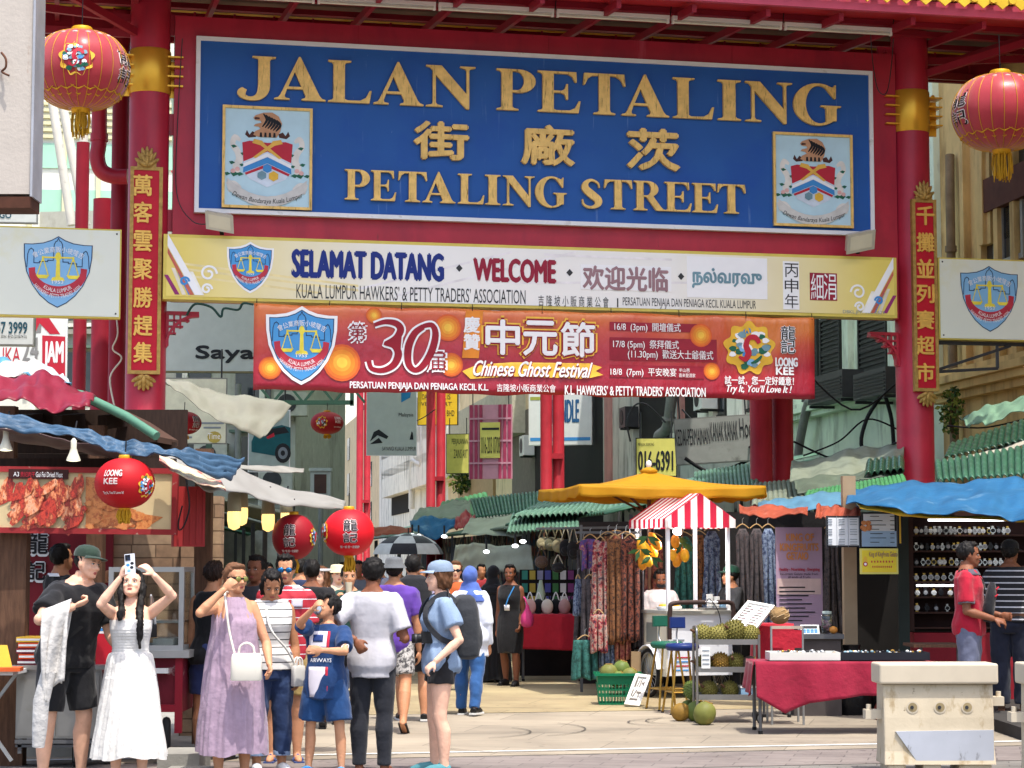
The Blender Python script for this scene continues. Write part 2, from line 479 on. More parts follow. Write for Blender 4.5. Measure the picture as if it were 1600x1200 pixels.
# the gate across the street
GA=math.radians(12.2)
G=Fr((-4.715,26.9,0),(math.cos(GA),math.sin(GA),0))
GW=10.56
def rect(fr,tl,br,w=0):
 f=fr.off(w)if w else fr
 u0,v1=f.uv(*tl);u1,v0=f.uv(*br)
 return u0,v0,u1,v1
def gz(px,py,d=0):return G.off(d).uv(px,py)[1]
gate=thing('street_gate','red steel archway on two round columns spanning the street under a tiled roof','gate',G.pt(0,0))
for k,u in enumerate((0.0,GW)):
 b=MB();c=G.pt(u,0)
 b.lathe([(.34,0),(.34,.25),(.30,.30),(.258,.34),(.258,9.1)],c,GRED,32)
 col=b.build('column',gate)
 z0,z1=(gz(225,141,.27),gz(225,72,.27))if k==0 else(gz(1433,203,.27),gz(1433,138,.27))
 b=MB();b.lathe([(.262,z0),(.272,z0+.02),(.272,z1-.02),(.262,z1)],c,GOLDB,32)
 for sgn in(-1,1):
  f0=Fr(c,G.ex)
  b.fbox(f0,sgn*.26,z0-.02,sgn*.40,z1-.12,-.05,-.02,GOLDB)
  for q in range(4):
   zz=z0+(z1-z0)*(.16+.22*q)
   b.fbox(f0,sgn*.16,zz,sgn*.42,zz+.02,-.10,.16,GOLDB)
   b.cyl(f0 .pt(sgn*.35,zz+.06,-.02),f0 .pt(sgn*.35,zz+.06,.0),.03,GOLDB,8)
 b.build('gold_band',col)
 b=MB();sg=1 if k==0 else-1
 for py in(40,195,345):
  zz=gz(265 if k==0 else 1400,py+(0 if k==0 else 50))
  b.fbox(Fr(c,G.ex),sg*.2,zz-.14,sg*.48,zz+.14,-.02,.03,GRED)
  for q in(-.07,.07):b.ell(Fr(c,G.ex).pt(sg*.37,zz+q,.035),.025,GRED,8,5)
 b.each('lug',col)
 b=MB();zt=gz(270,487)if k==0 else gz(1395,520)
 f0=Fr(c,G.ex);L=.42
 def bar(u0,v0,u1,v1):b.fbox(f0,sg*(.25+u0),zt+v0,sg*(.25+u1),zt+v1,-.04,.06,GRED)
 bar(0,-.045,L,.0);bar(0,-.45,.035,-.045)
 for q,(x,d)in enumerate(((.09,-.30),(.17,-.22),(.26,-.14))):
  bar(x,d,x+.025,-.045)
 bar(.035,-.13,.30,-.105);bar(.035,-.21,.22,-.185);bar(.035,-.30,.13,-.275)
 P=[(L-.42*math.sin(t),-.05-.42*(1-math.cos(t)))for t in[i*math.pi/2/8 for i in range(9)]]
 for(x0,y0),(x1,y1)in zip(P,P[1:]):
  b.beam(f0 .pt(sg*(.25+x0),zt+y0,.01),f0 .pt(sg*(.25+x1),zt+y1,.01),.14,.035,GRED,up=tuple(f0 .en.cross(f0 .pt(1,0)-f0 .o)))
 b.build('fretwork_bracket',col)
u0,v0,u1,v1=rect(G,(274,25),(1403,395),.10)
v0=gz(300,470,.1)
uL,vB,uR,vT=u0,v0,u1,gz(274,24,.10)
b=MB()
b.fbox(G,uL,vT-.42,uR,vT,-.12,.10,GRED)
b.fbox(G,uL,vB,uL+.34,vT-.42,-.12,.098,GRED)
b.fbox(G,uR-.34,vB,uR,vT-.42,-.12,.098,GRED)
vS=gz(306,334,.1)
b.fbox(G,uL+.34,vB,uR-.34,vS+.12,-.12,.098,GRED)
b.fbox(G,uL+.34,vS+.12,uR-.34,vT-.42,-.1,-.05,GRED2)
for q in(.24,.50,.76):
 b.fbox(G,uL+(uR-uL)*q,vT-.42,uL+(uR-uL)*q+.006,vT+.0,.10,.1035,GRED2)
b.build('frame',gate)
ZE=at(1400,22,G.pt(9.7,0,2.0).y).z
rail=G
d1,d0,ua,ub=2.0,-1.7,-3.2,14.5
SOF=mat('soffit board','#7a6058',.8,var=.2,sc=2)
SOFR=mat('soffit red panel','#a8242c',.55,var=.15,sc=2)
b=MB()
def up(d):return .05+.10*(d1-d)
b.add([G.pt(ua,ZE+up(d1),d1),G.pt(ub,ZE+up(d1),d1),G.pt(ub,ZE+up(.75),.75),G.pt(ua,ZE+up(.75),.75)],[(0,1,2,3)],SOFR)
b.add([G.pt(ua,ZE+up(.75)+.06,.75),G.pt(ub,ZE+up(.75)+.06,.75),G.pt(ub,ZE+up(d0)+.06,d0),G.pt(ua,ZE+up(d0)+.06,d0)],[(0,1,2,3)],SOF)
roof=b.build('roof',gate)
b=MB()
TILE=mat('yellow glazed tile','#d8b53c',.25,var=.12,sc=6,coat=.4)
top=ZE+2.0
b.add([G.pt(ua,ZE+.24,d1+.05),G.pt(ub,ZE+.24,d1+.05),G.pt(ub,top,.15),G.pt(ua,top,.15)],[(0,1,2,3)],TILE)
b.add([G.pt(ua,top,.15),G.pt(ub,top,.15),G.pt(ub,ZE+.3,d0-.1),G.pt(ua,ZE+.3,d0-.1)],[(0,1,2,3)],TILE)
n=int((ub-ua)/.27)
for i in range(n):
 u=ua+i*.27
 b.tube([G.pt(u,ZE+.27,d1+.1),G.pt(u,top,.15)],.06,TILE,6)
 pts=[(u+.02,ZE+.24),(u+.02,ZE+.185),(u+.08,ZE+.145),(u+.135,ZE+.10),(u+.19,ZE+.145),(u+.25,ZE+.185),(u+.25,ZE+.24)]
 b.poly(G,pts[::-1],d1+.14,TILE,th=.03)
 b.cyl(G.pt(u,ZE+.225,d1+.1),G.pt(u,ZE+.225,d1+.16),.055,TILE,8)
b.build('roof_tiles',roof)
b=MB()
b.fbox(G,ua,ZE,ub,ZE+.17,d1-.02,d1+.06,mat('fascia paint','#b5475c',.5,var=.1,sc=2))
b.fbox(G,ua,ZE+.02,ub,ZE+.62,d0,d0+.07,GRED2)
for i in range(int((ub-ua)/.55)):
 u=ua+i*.55
 b.fbox(G,u,ZE+.04,u+.03,ZE+.5,d0+.07,d0+.085,GRED)
b.build('fascia',roof)
b=MB()
for d in(1.15,.45,-.6):
 b.fbox(G,ua,ZE-.02+up(d)-.06,ub,ZE+up(d)-.008,d-.05,d+.05,GRED2)
for i in range(18):
 u=ua+i*1.0
 b.beam(G.pt(u,ZE+up(d1)-.12,d1-.06),G.pt(u,ZE+up(d0)-.14,d0+.08),.06,.10,GRED2)
for u in(-.05,GW+.05):
 for sg in((-1,)if u<1 else(1,)):
  b.beam(G.pt(u,ZE-.35,0),G.pt(u+sg*1.7,ZE+.05,1.85),.07,.10,GRED2)
  b.beam(G.pt(u,ZE-.30,0),G.pt(u+sg*1.7,ZE+.10,-1.6),.07,.10,GRED2)
  b.beam(G.pt(u,ZE-.12,0),G.pt(u+sg*3.4,ZE+.12,.1),.07,.10,GRED2)
b.each('rafter',roof)
# name board
S1=G.off(.17)
u0,v0,u1,v1=rect(G,(307,57),(1366,368),.17)
v0=(S1 .uv(306,332)[1]+S1 .uv(1366,369)[1])/2;v1=(S1 .uv(310,57)[1]+S1 .uv(1366,112)[1])/2
sign=thing('street_name_sign','large blue street name board with raised gold letters and two crests','street sign',G.pt((u0+u1)/2,v0,.1))
b=MB();b.fbox(G,u0+.05,v0+.05,u1-.05,v1-.05,.095,.17,BLUE);b.build('board',sign)
b=MB();t=.055
b.fbox(G,u0,v0,u1,v0+t,.10,.20,WHITE);b.fbox(G,u0,v1-t,u1,v1,.10,.20,WHITE)
b.fbox(G,u0,v0+t,u0+t,v1-t,.10,.198,WHITE);b.fbox(G,u1-t,v0+t,u1,v1-t,.10,.198,WHITE)
b.build('trim',sign)
def raised_word(spec,vb,h,ext):
 for ch,xa,xb in spec:
  ya=0
  ua_=S1 .uv(xa,150)[0];ub_=S1 .uv(xb,150)[0]
  vs,fs=glyph(ch,ext)
  w=max(v[0]for v in vs);w0=min(v[0]for v in vs)
  b=MB();b.add([S1 .pt(ua_+(x-w0)/(w-w0)*(ub_-ua_),vb+y*h,z+ext/2+.002)for x,y,z in vs],fs,GOLD)
  b.build('letter',sign)
vb=(S1 .uv(428,158)[1]+S1 .uv(1290,194)[1])/2;h=S1 .uv(450,95)[1]-S1 .uv(450,160.5)[1]
raised_word([('J',370,430),('A',428,508),('L',512,580),('A',583,661),('N',665,742),('P',775,836),('E',839,906),('T',910,976),('A',970,1044),('L',1050,1114),('I',1120,1156),('N',1163,1236),('G',1238,1312)],vb,h,.05)
vb=(S1 .uv(545,312)[1]+S1 .uv(1150,335)[1])/2;h=S1 .uv(560,266)[1]-S1 .uv(560,313)[1]
raised_word([('P',539,578),('E',580,619),('T',622,667),('A',660,711),('L',715,756),('I',757,781),('N',785,834),('G',835,884),('S',907,939),('T',942,986),('R',988,1037),('E',1036,1078),('E',1079,1119),('T',1118,1162)],vb,h,.05)
for ch,xa,xb,ya,yb in(('街',645,732,193,249),('廠',813,897,198,258),('茨',978,1061,204,266)):
 b=MB();TP(b,ch,S1,(xa,yb),(xb,ya),GOLD,w=.022,ext=.04,bold=.032);b.build('character',sign)
def crest(tl,tr_y,br):
 """painted coat of arms in a gilt frame"""
 u0,v0,u1,v1=rect(S1,tl,br,.03)
 b=MB();b.fbox(S1,u0,v0,u1,v1,.0,.035,mat('crest pale blue','#b5d3de',.5,var=.06,sc=4));t=.035
 for q in((u0,v0,u1,v0+t),(u0,v1-t,u1,v1),(u0,v0+t,u0+t,v1-t),(u1-t,v0+t,u1,v1-t)):
  b.fbox(S1,*q,.0,.06 if q[3]-q[1]<.1 else .059,GOLD)
 cp=b.build('crest_panel',sign)
 W_,H_=u1-u0,v1-v0;f=S1
 def P(pts):return[(u0+x*W_,v0+y*H_)for x,y in pts]
 b=MB();w=.037
 STR=BLACK
 for sg in(-1,1):
  M_=lambda pts:P([(.5+sg*x,y)for x,y in pts])
  b.poly(f,M_(stroke([(.30,.66,.03),(.36,.69,.06),(.385,.62,.06),(.33,.55,.07),(.31,.47,.08),(.35,.40,.07),(.32,.34,.05)],4)),w,mat('crest white','#d8d4cc',.5))
  for q,(x,y,r)in enumerate(((.37,.60,.035),(.27,.53,.03),(.39,.44,.035),(.28,.42,.03),(.36,.33,.05),(.44,.33,.035),(.30,.33,.04))):
   b.poly(f,M_([(x-r,y),(x,y+r*.5),(x+r,y+r*.25),(x+r*.3,y-r*.5)]),w+.002+q*.0003,PGRN)
  for q,(x,y)in enumerate(((.33,.38),(.38,.36))):
   b.poly(f,M_([(x+.028*math.cos(a),y+.022*math.sin(a))for a in[i*math.pi/4 for i in range(8)]]),w+.006+q*.0005,mat('hibiscus','#d8a9a4',.5))
  b.poly(f,M_([(.12,.735),(.17,.755),(.2,.72),(.23,.765),(.25,.72),(.21,.69),(.13,.70)]),w+.001,mat('crest brown','#4a2b26',.6))
  b.poly(f,M_(stroke([(.30,.175,.07),(.37,.215,.10),(.44,.20,.10)],4)),w+.0012,mat('crest white','#d8d4cc'))
 sh=[(.22,.64),(.30,.66),(.5,.645),(.70,.66),(.78,.64),(.76,.5),(.77,.38),(.70,.29),(.5,.21),(.30,.29),(.23,.38),(.24,.5)]
 b.poly(f,P(sh),w+.003,mat('crest shield','#c8d3e0',.5))
 b.poly(f,P([(.22,.64),(.30,.66),(.5,.645),(.70,.66),(.78,.64),(.765,.52),(.5,.575-.08+.0),(.235,.52)][:5]+[(.765,.455),(.5,.56),(.235,.455)]),w+.005,PRED)
 b.poly(f,P([(.235,.435),(.5,.545),(.765,.435),(.765,.40),(.5,.51),(.235,.40)]),w+.0055,PUREW)
 b.poly(f,P([(.235,.40),(.5,.505),(.765,.40),(.768,.345),(.5,.445),(.232,.345)]),w+.006,MIDB)
 b.poly(f,P([(.25,.345),(.5,.44),(.75,.345),(.735,.325),(.5,.41),(.265,.325)]),w+.0065,PRED)
 for sg in(-1,1):
  b.poly(f,P([(.5+sg*x,y)for x,y in((-.16,.50),(-.13,.49),(.08,.62),(.17,.64),(.15,.68),(.06,.665),(.03,.63))]),w+.007+sg*.0004,mat('crest gold','#d9a94a',.45))
 b.poly(f,P([(.5+.05*math.cos(a)*1.1,.395-.0+.045*math.sin(a))for a in[i*math.pi/3+.5 for i in range(6)]]),w+.009,MIDB)
 b.poly(f,P([(.44+.055*math.cos(a),.325+.045*math.sin(a))for a in[i*math.pi/3+.5 for i in range(6)]]),w+.0095,PTEAL)
 b.poly(f,P([(.57+.06*math.cos(a),.32+.05*math.sin(a))for a in[i*math.pi/3+.5 for i in range(6)]]),w+.010,PYEL)
 b.poly(f,P([(.34,.72),(.40,.70),(.60,.70),(.64,.76),(.66,.84),(.62,.91),(.55,.945),(.45,.94),(.36,.91),(.34,.885),(.36,.865),(.42,.86),(.43,.84),(.36,.825),(.345,.805),(.40,.80),(.42,.78),(.36,.755)]),w+.008,PTAN)
 for q in range(6):
  x=.47+q*.03;b.poly(f,P(stroke([(x-.02,.93-q*.012,.012),(x+.02,.87-q*.01,.03),(x-.03,.80-q*.008,.012)],4)),w+.0095+q*.0002,STR)
 for q in range(4):b.poly(f,P([(.41+q*.05,.70),(.44+q*.05,.70),(.435+q*.05,.745),(.415+q*.05,.745)]),w+.011,STR)
 b.poly(f,P([(.35,.87),(.41,.875),(.41,.89),(.36,.895)]),w+.010,mat('crest brown','#4a2b26'))
 rb=[(.06,.29),(.12,.245),(.2,.20),(.3,.155),(.4,.13),(.5,.12),(.6,.13),(.7,.155),(.8,.20),(.88,.245),(.94,.29)]
 b.poly(f,P([(x,y)for x,y in rb]+[(x,y-.105)for x,y in rb[::-1]]),w+.012,mat('crest ribbon','#c4c2bd',.5))
 o=b.build('coat_of_arms',cp)
 b=MB();rr=.92*W_
 af=ArcFr(f,u0+.5*W_,v0+.065*H_+rr,rr,True)
 T(b,'Dewan Bandaraya Kuala Lumpur',af,-.40*W_,-.030*H_,.40*W_,.030*H_,BLACK,w=w+.015,shear=.2)
 b.build('lettering',cp)
crest((348,164),0,(487,329))
crest((1207,206),0,(1333,357))
# traders' association shield
def assn_shield(fr,cu,cv,w_,h_,parent,w=.004,border=None,pale=False):
 """shield with scales, skyline, ribbon and its writing"""
 U=lambda pts:[(cu+(x-.5)*w_,cv+(y-.5)*h_)for x,y in pts]
 out=[(.0,.885),(.12,.885),(.28,.905),(.40,.945),(.5,1.0),(.60,.945),(.72,.905),(.88,.885),(1.,.885),(.995,.70),(.96,.5),(.87,.31),(.76,.17),(.63,.065),(.5,.0),(.37,.065),(.24,.17),(.13,.31),(.04,.5),(.005,.70)]
 sc=lambda k:[(.5+(x-.5)*k,.5+(y-.5)*k+(.0))for x,y in out]
 b=MB();q=0
 if border:b.poly(fr,U(sc(1.10)),w,border);q=.002
 b.poly(fr,U(sc(1.0)),w+q,mat('shield outline','#2b3c5c',.5))
 body=SKYB if pale else mat('shield blue','#4a92cb',.5,var=.04)
 b.poly(fr,U(sc(.97)),w+q+.0015,body)
 red=mat('shield red','#b0405a' if pale else'#b23343',.5)
 rib=[(.08,.56)]+[(.5+.40*math.sin(a),.60-.30*math.cos(a))for a in[math.radians(-76+i*152/16)for i in range(17)]][1:-1]+[(.92,.56)]
 top=[(.08,.56),(.20,.55)]+[(.5+.27*math.sin(a),.56-.16*math.cos(a))for a in[math.radians(-70+i*140/12)for i in range(13)]]+[(.80,.55),(.92,.56)]
 lo=[(.5+.435*math.sin(a),.56-.40*math.cos(a))for a in[math.radians(80-i*160/18)for i in range(19)]]
 b.poly(fr,U([(.075,.545),(.17,.56)]+[(.5+.335*math.sin(a),.545-.245*math.cos(a))for a in[math.radians(-78+i*156/16)for i in range(17)]]+[(.83,.56),(.925,.545)]+lo[1:-1]),w+q+.003,red)
 ln=mat('shield outline','#2b3c5c')
 def line(pts,t=.012,mm=ln,ww=.0045):
  for(xa,ya),(xb,yb)in zip(pts,pts[1:]):
   d=math.hypot(xb-xa,yb-ya)or 1;nx,ny=-(yb-ya)/d*t/2,(xb-xa)/d*t/2;ex,ey=(xb-xa)/d*t/2,(yb-ya)/d*t/2
   b.poly(fr,U([(xa-ex+nx,ya-ey+ny),(xa-ex-nx,ya-ey-ny),(xb+ex-nx,yb+ey-ny),(xb+ex+nx,yb+ey+ny)]),w+q+ww,mm)
 line([(.13,.58),(.13,.76),(.06,.60)][0:0])
 line([(.05,.56),(.06,.74),(.08,.80),(.11,.82),(.14,.80),(.15,.74),(.15,.62),(.23,.62),(.23,.64),(.35,.64),(.35,.66),(.43,.66),(.44,.88),(.46,.92),(.48,.93),(.5,.97)])
 line([(.95,.56),(.94,.72),(.92,.78),(.90,.80),(.87,.78),(.85,.72),(.85,.58),(.77,.58),(.77,.62),(.65,.62),(.65,.64),(.57,.64),(.56,.88),(.54,.92),(.52,.93),(.5,.97)],ww=.0049)
 y=mat('shield scales','#dcd68c' if pale else'#e0cf4a',.45)
 yv=w+q+.0058
 b.poly(fr,U([(.40,.375),(.42,.42),(.465,.43),(.475,.66),(.45,.70),(.47,.76),(.5,.78),(.53,.76),(.55,.70),(.525,.66),(.535,.43),(.58,.42),(.60,.375)]),yv,y)
 line([(.28,.70),(.72,.70)],.022,y,.0066)
 for sx in(.28,.72):
  line([(sx,.70),(sx-.08,.45)],.014,y,.0070);line([(sx,.70),(sx+.08,.45)],.014,y,.0074);line([(sx,.70),(sx,.66)],.03,y,.0078)
  b.poly(fr,U([(sx-.10,.455),(sx+.10,.455),(sx+.06,.405),(sx-.06,.405)]),w+q+.0082,y)
 o=b.build('shield',parent)
 t=MB();pw=w+q+.0085
 wl=PUREW
 a=ArcFr(fr,cu,cv+(.5-.5)*h_-.02*h_,.33*h_)
 uu=lambda x:x*w_
 top_arc=ArcFr(fr,cu,cv-.35*h_,.62*h_)
 T(t,'會公業商販小坡隆吉',top_arc,-.36*w_,.0,.36*w_,.085*h_,wl,w=pw)
 la=ArcFr(fr,cu,cv+.045*h_+.0,.335*h_*(1.0),True)
 T(t,'KUALA LUMPUR',la,-.225*w_,.0,.225*w_,.055*h_,wl,w=pw)
 lb=ArcFr(fr,cu,cv+.045*h_,.41*h_,True)
 T(t,'HAWKERS’ PETTY TRADES’ ASSN.',lb,-.41*w_,.0,.41*w_,.055*h_,wl,w=pw)
 T(t,'1953',fr,cu-.08*w_,cv-.165*h_,cu+.08*w_,cv-.115*h_,wl,w=pw)
 t.build('lettering',parent)
 return o
 # welcome board
S2=G.off(.40)
u0,v0,u1,v1=rect(G,(256,362),(1402,497),.40)
v1=(S2 .uv(256,363)[1]+S2 .uv(1402,405)[1])/2;v0=(S2 .uv(256,467)[1]+S2 .uv(1402,497)[1])/2
wb=thing('welcome_signboard','long cream lightbox sign with SELAMAT DATANG WELCOME under the blue board','signboard',G.pt((u0+u1)/2,v0,.2))
b=MB();b.fbox(G,u0,v0,u1,v1,.12,.40,mat('sign box edge','#cdb95a',.45,var=.08));b.build('box',wb)
b=MB()
m=_M.get('welcome face')
fm,nt,bs=_new('welcome face')
tc=nt.nodes.new('ShaderNodeTexCoord');sx=nt.nodes.new('ShaderNodeSeparateXYZ');nt.links.new(tc.outputs['Object'],sx.inputs[0])
mp=nt.nodes.new('ShaderNodeMath');mp.operation='MULTIPLY';mp.inputs[1].default_value=1/5.6;nt.links.new(sx.outputs[0],mp.inputs[0])
ab=nt.nodes.new('ShaderNodeMath');ab.operation='ABSOLUTE';nt.links.new(mp.outputs[0],ab.inputs[0])
rp=nt.nodes.new('ShaderNodeValToRGB');rp.color_ramp.elements[0].position=.32;rp.color_ramp.elements[0].color=(*lin('#e2e0dc'),1);rp.color_ramp.elements[1].position=.82;rp.color_ramp.elements[1].color=(*lin('#dac562'),1)
nt.links.new(ab.outputs[0],rp.inputs[0]);n_=_noise(nt,2.0);o_=_mix(nt,.12,rp.outputs[0],n_.outputs[0],'OVERLAY');nt.links.new(o_,bs.inputs['Base Color']);bs.inputs['Roughness'].default_value=.4
_M['welcome face']=fm
b.fbox(G,u0+.04,v0+.04,u1-.04,v1-.04,.39,.406,fm)
F2=G.off(.406)
W2,H2=u1-u0,v1-v0
k=0
for q,(xa,ya,xb,yb)in enumerate(((285,410,560,445),(285,418,560,452),(285,428,500,456),(560,450,800,392),(620,460,900,392),(800,440,1200,440),(850,396,1050,404))):
 pa,pb=F2 .uv(xa,ya),F2 .uv(xb,yb)
 b.poly(F2,[pa,(pa[0],pa[1]-.03),(pb[0],pb[1]-.03),pb],.0006+q*.0002,mat('ray tint %d'%int(q>2),('#dfcf9a','#dedadb')[int(q>2)],.45))
for sg,cx in((1,u0+.05),(-1,u1-.05)):
 X=lambda x:cx+sg*x
 base=v0+.06
 for q,(x0,wd,cc,h0)in enumerate(((.0,.06,'#8c2f6a',.25),(.09,.05,'#d8d0c0',.34),(.17,.04,'#5f7fb8',.28),(.25,.04,'#3e74b0',.22),(.32,.05,'#e4e2da',.3))):
  b.poly(F2,[(X(x0+.10),base),(X(x0+.10+wd),base),(X(x0-.02+wd*.5),base+h0),(X(x0-.04),base+h0)],.003+q*.0003,mat('scroll %d'%q,cc,.45))
 b.poly(F2,[(X(.35),base),(X(.45),base),(X(.0),base+.78),(X(.0),base+.62)],.005,PUREW)
 b.poly(F2,[(X(.29),base),(X(.34),base),(X(.0),base+.60),(X(.0),base+.53)],.0055,mat('scroll red','#b9604f',.45))
 for(cx2,cy2,r)in((.52,.28,.11),(.5,.08,.07),(.22,.17,.06)):
  sp=[(X(cx2+r*(1-i/20)*math.cos(i*.55)),base+cy2+r*(1-i/20)*math.sin(i*.55),.028)for i in range(16)]
  k+=1
  b.poly(F2,stroke(sp,2),.006+k*.0005,PUREW if r>.06 else MIDB)
b.build('face',wb)
b=MB()
TP(b,'SELAMAT DATANG',F2,(455,434),(694,396),NAVY,bold=.045,w=.004)
TP(b,'WELCOME',F2,(739,440),(869,406),MAROON,bold=.045,w=.004)
TP(b,'KUALA LUMPUR HAWKERS’ & PETTY TRADERS’ ASSOCIATION',F2,(463,465.5),(821,453.5),DGREY,w=.004)
TP(b,'吉 隆 坡 小 販 商 業 公 會',F2,(841,478),(951,464),DGREY,w=.004)
TP(b,'|',F2,(964,480),(966,466),DGREY,w=.004)
TP(b,'PERSATUAN PENJAJA DAN PENIAGA KECIL KUALA LUMPUR',F2,(973,481),(1181,470),DGREY,w=.004)
TP(b,'DBKL.JPPP.NO.0529',F2,(1317,491),(1382,486),PGREY,w=.004)
for x,y in((717.5,419),(890,426),(1064,432)):
 cu,cv=F2 .uv(x,y);b.poly(F2,[(cu-.045,cv),(cu,cv-.05),(cu+.045,cv),(cu,cv+.05)],.004,DGREY)
b.build('lettering',wb)
for k,(tl,br,s,bb,m,bo)in enumerate((((907,413),(1049,456),'欢迎光临',((910,453),(1044,418)),PROSE,.03),((1073,400),(1199,468),'நல்வரவு',((1081,450),(1190,421)),PTEAL,.03),((1223,408),(1249,484),None,None,DGREY,0))):
 b=MB();q=rect(F2,tl,br);b.fbox(F2,*q,0,.006,PUREW);p_=b.build('patch',wb)
 b=MB()
 if s:TP(b,s,F2,*bb,m,w=.009,bold=bo)
 else:
  for i,ch in enumerate('丙申年'):TP(b,ch,F2,(1226,433+i*24),(1247,412+i*24),m,w=.009)
 b.build('lettering',p_)
b=MB();q=rect(F2,(1265,426),(1308,470));b.fbox(F2,*q,0,.005,MAROON)
for i,ch in enumerate('細涓'):TP(b,ch,F2,(1267+i*20,468),(1286+i*20,428),PUREW,w=.008)
b.build('seal',wb)
cu,cv=F2 .uv(391,418);ww=F2 .uv(427,418)[0]-F2 .uv(355,418)[0]
assn_shield(F2,cu,cv,ww*.93,ww*1.03,wb,border=PUREW)
# side signs of the association
for k,(tl,tr,br,lab)in enumerate((((-14,350),(188,360),(188,497),'pale square association sign with blue shield left of the left column'),((1466,402),(1660,412),(1620,534),'pale square association sign with blue shield right of the right column'))):
 f=G.off(.30);u0,v1=f.uv(*tl);u1,v0=f.uv(*br)
 if k==0:v1=(f.uv(0,350)[1]+f.uv(188,361)[1])/2;v0=(f.uv(0,493)[1]+f.uv(188,498)[1])/2
 else:v1=f.uv(1466,402)[1];v0=f.uv(1466,530)[1]
 o=thing('association_sign',lab,'sign',f.pt((u0+u1)/2,v0),'association shield signs on the gate')
 b=MB();b.fbox(f,u0,v0,u1,v1,-.16,-.01,mat('sign box edge','#cdb95a'))
 b.fbox(f,u0+.02,v0+.02,u1-.02,v1-.02,-.02,0.0,mat('association face','#d9dcd0',.45,var=.05,sc=.9,dirt=('#d5cf94',.52,.75,.8,None)))
 for uu in(u0+.06,u1-.06):
  for vv in(v0+.06,v1-.06):b.ell(f.pt(uu,vv,.003),.012,DGREY,8,5)
 b.build('box',o)
 b=MB()
 sg=-1 if k==0 else 1
 ue=u0 if k==0 else u1;un=u1 if k==0 else u0
 b.fbox(f,un-sg*.25,v0-.06,ue,v0-.01,-.14,-.09,DGREY)
 b.beam(f.pt(un-sg*.1,v0-.45,-.1),f.pt(un+sg*1.1,v0-.06,-.1),.04,.04,DGREY)
 b.beam(f.pt(un-sg*.1,v0-.45,-.1),f.pt(un+sg*.9,v0-.38,-.1),.04,.04,DGREY)
 b.beam(f.pt(un+sg*.9,v0-.38,-.1),f.pt(un+sg*.9,v0-.06,-.1),.04,.04,DGREY)
 if k==1:b.build('bracket',o)
 cx,cy,hw=(90.5,425,54)if k==0 else(1546,467,45)
 cu,cv=f.uv(cx,cy);ww=f.uv(cx+hw,cy)[0]-f.uv(cx-hw,cy)[0]
 assn_shield(f,cu,cv,ww,ww*1.07,o,pale=True)
 # festival banner
SB=G.off(.47)
ub0,vt=SB.uv(397,473);ub1=SB.uv(1272,497)[0]
vt=(SB.uv(400,472)[1]+SB.uv(1270,498)[1])/2;vbm=(SB.uv(400,607)[1]+SB.uv(1262,627)[1])/2
BN=Fr(SB.o,SB.ex);BN.wave=lambda u,v:.010*math.sin(1.7*u+.8*v)+.002*math.sin(4.3*u-2.2*v)
ban=thing('festival_banner','red and orange festival banner with white Chinese characters strung below the signboard','banner',SB.pt((ub0+ub1)/2,vbm))
bm_,nt,bs=_new('banner print')
tc=nt.nodes.new('ShaderNodeTexCoord');sx=nt.nodes.new('ShaderNodeSeparateXYZ');nt.links.new(tc.outputs['Object'],sx.inputs[0])
mv=nt.nodes.new('ShaderNodeMapRange');mv.inputs[1].default_value=0;mv.inputs[2].default_value=vt-vbm;nt.links.new(sx.outputs[2],mv.inputs[0])
n_=_noise(nt,.55,detail=2);ad=nt.nodes.new('ShaderNodeMath');ad.operation='MULTIPLY_ADD';ad.inputs[1].default_value=1.5;nt.links.new(n_.outputs[0],ad.inputs[0])
sb=nt.nodes.new('ShaderNodeMath');sb.operation='SUBTRACT';sb.inputs[1].default_value=.78;nt.links.new(mv.outputs[0],sb.inputs[0]);nt.links.new(sb.outputs[0],ad.inputs[2])
rp=nt.nodes.new('ShaderNodeValToRGB');e=rp.color_ramp.elements;e[0].position=0;e[0].color=(*lin('#941a30'),1);e[1].position=1;e[1].color=(*lin('#cf7436'),1)
x=e.new(.35);x.color=(*lin('#aa2434'),1);x=e.new(.7);x.color=(*lin('#be4a34'),1)
nt.links.new(ad.outputs[0],rp.inputs[0]);nt.links.new(rp.outputs[0],bs.inputs['Base Color']);bs.inputs['Roughness'].default_value=.35
bn=_noise(nt,1.1,detail=5,stretch=(1.6,1.6,.9));bp=nt.nodes.new('ShaderNodeBump');bp.inputs['Strength'].default_value=.55;bp.inputs['Distance'].default_value=.12
nt.links.new(bn.outputs[0],bp.inputs['Height']);nt.links.new(bp.outputs[0],bs.inputs['Normal'])
b=MB()
def bedge(u):return .012*math.sin(3*u)+.008*math.sin(7.7*u)
b.grid(lambda a,c:BN.pt(ub0+(ub1-ub0)*a,(vbm+bedge(a*9))+(vt-vbm-.03*abs(math.sin(a*9.42))**.6*0-.02*(1-abs(math.cos(a*18.8)))-bedge(a*9))*c),90,12,bm_,th=.003)
b.build('sheet',ban)
b=MB()
def disc(px,py,r,mats):
 cu,cv=BN.uv(px,py)
 for i,(m,k)in enumerate(mats):
  b.poly(BN,[(cu+r*k*math.cos(a),cv+r*k*math.sin(a))for a in[j*math.pi/10 for j in range(20)]],.010+i*.001,m)
PO1=mat('print orange','#cc5a2e',.4);PO2=mat('print amber','#d8842e',.4);PO3=mat('print light amber','#e6b646',.4)
for px,py,r in((534,567,.23),(700,512,.17),(1095,524,.15),(584,493,.10),(1112,580,.11),(422,575,.14),(705,570,.15)):
 disc(px,py,r,((PO1,1.05),(mat('print deep amber','#d2702e',.4),.92),(PO2,.74),(mat('print soft amber','#df9c3a',.4),.5),(PO3,.3)))
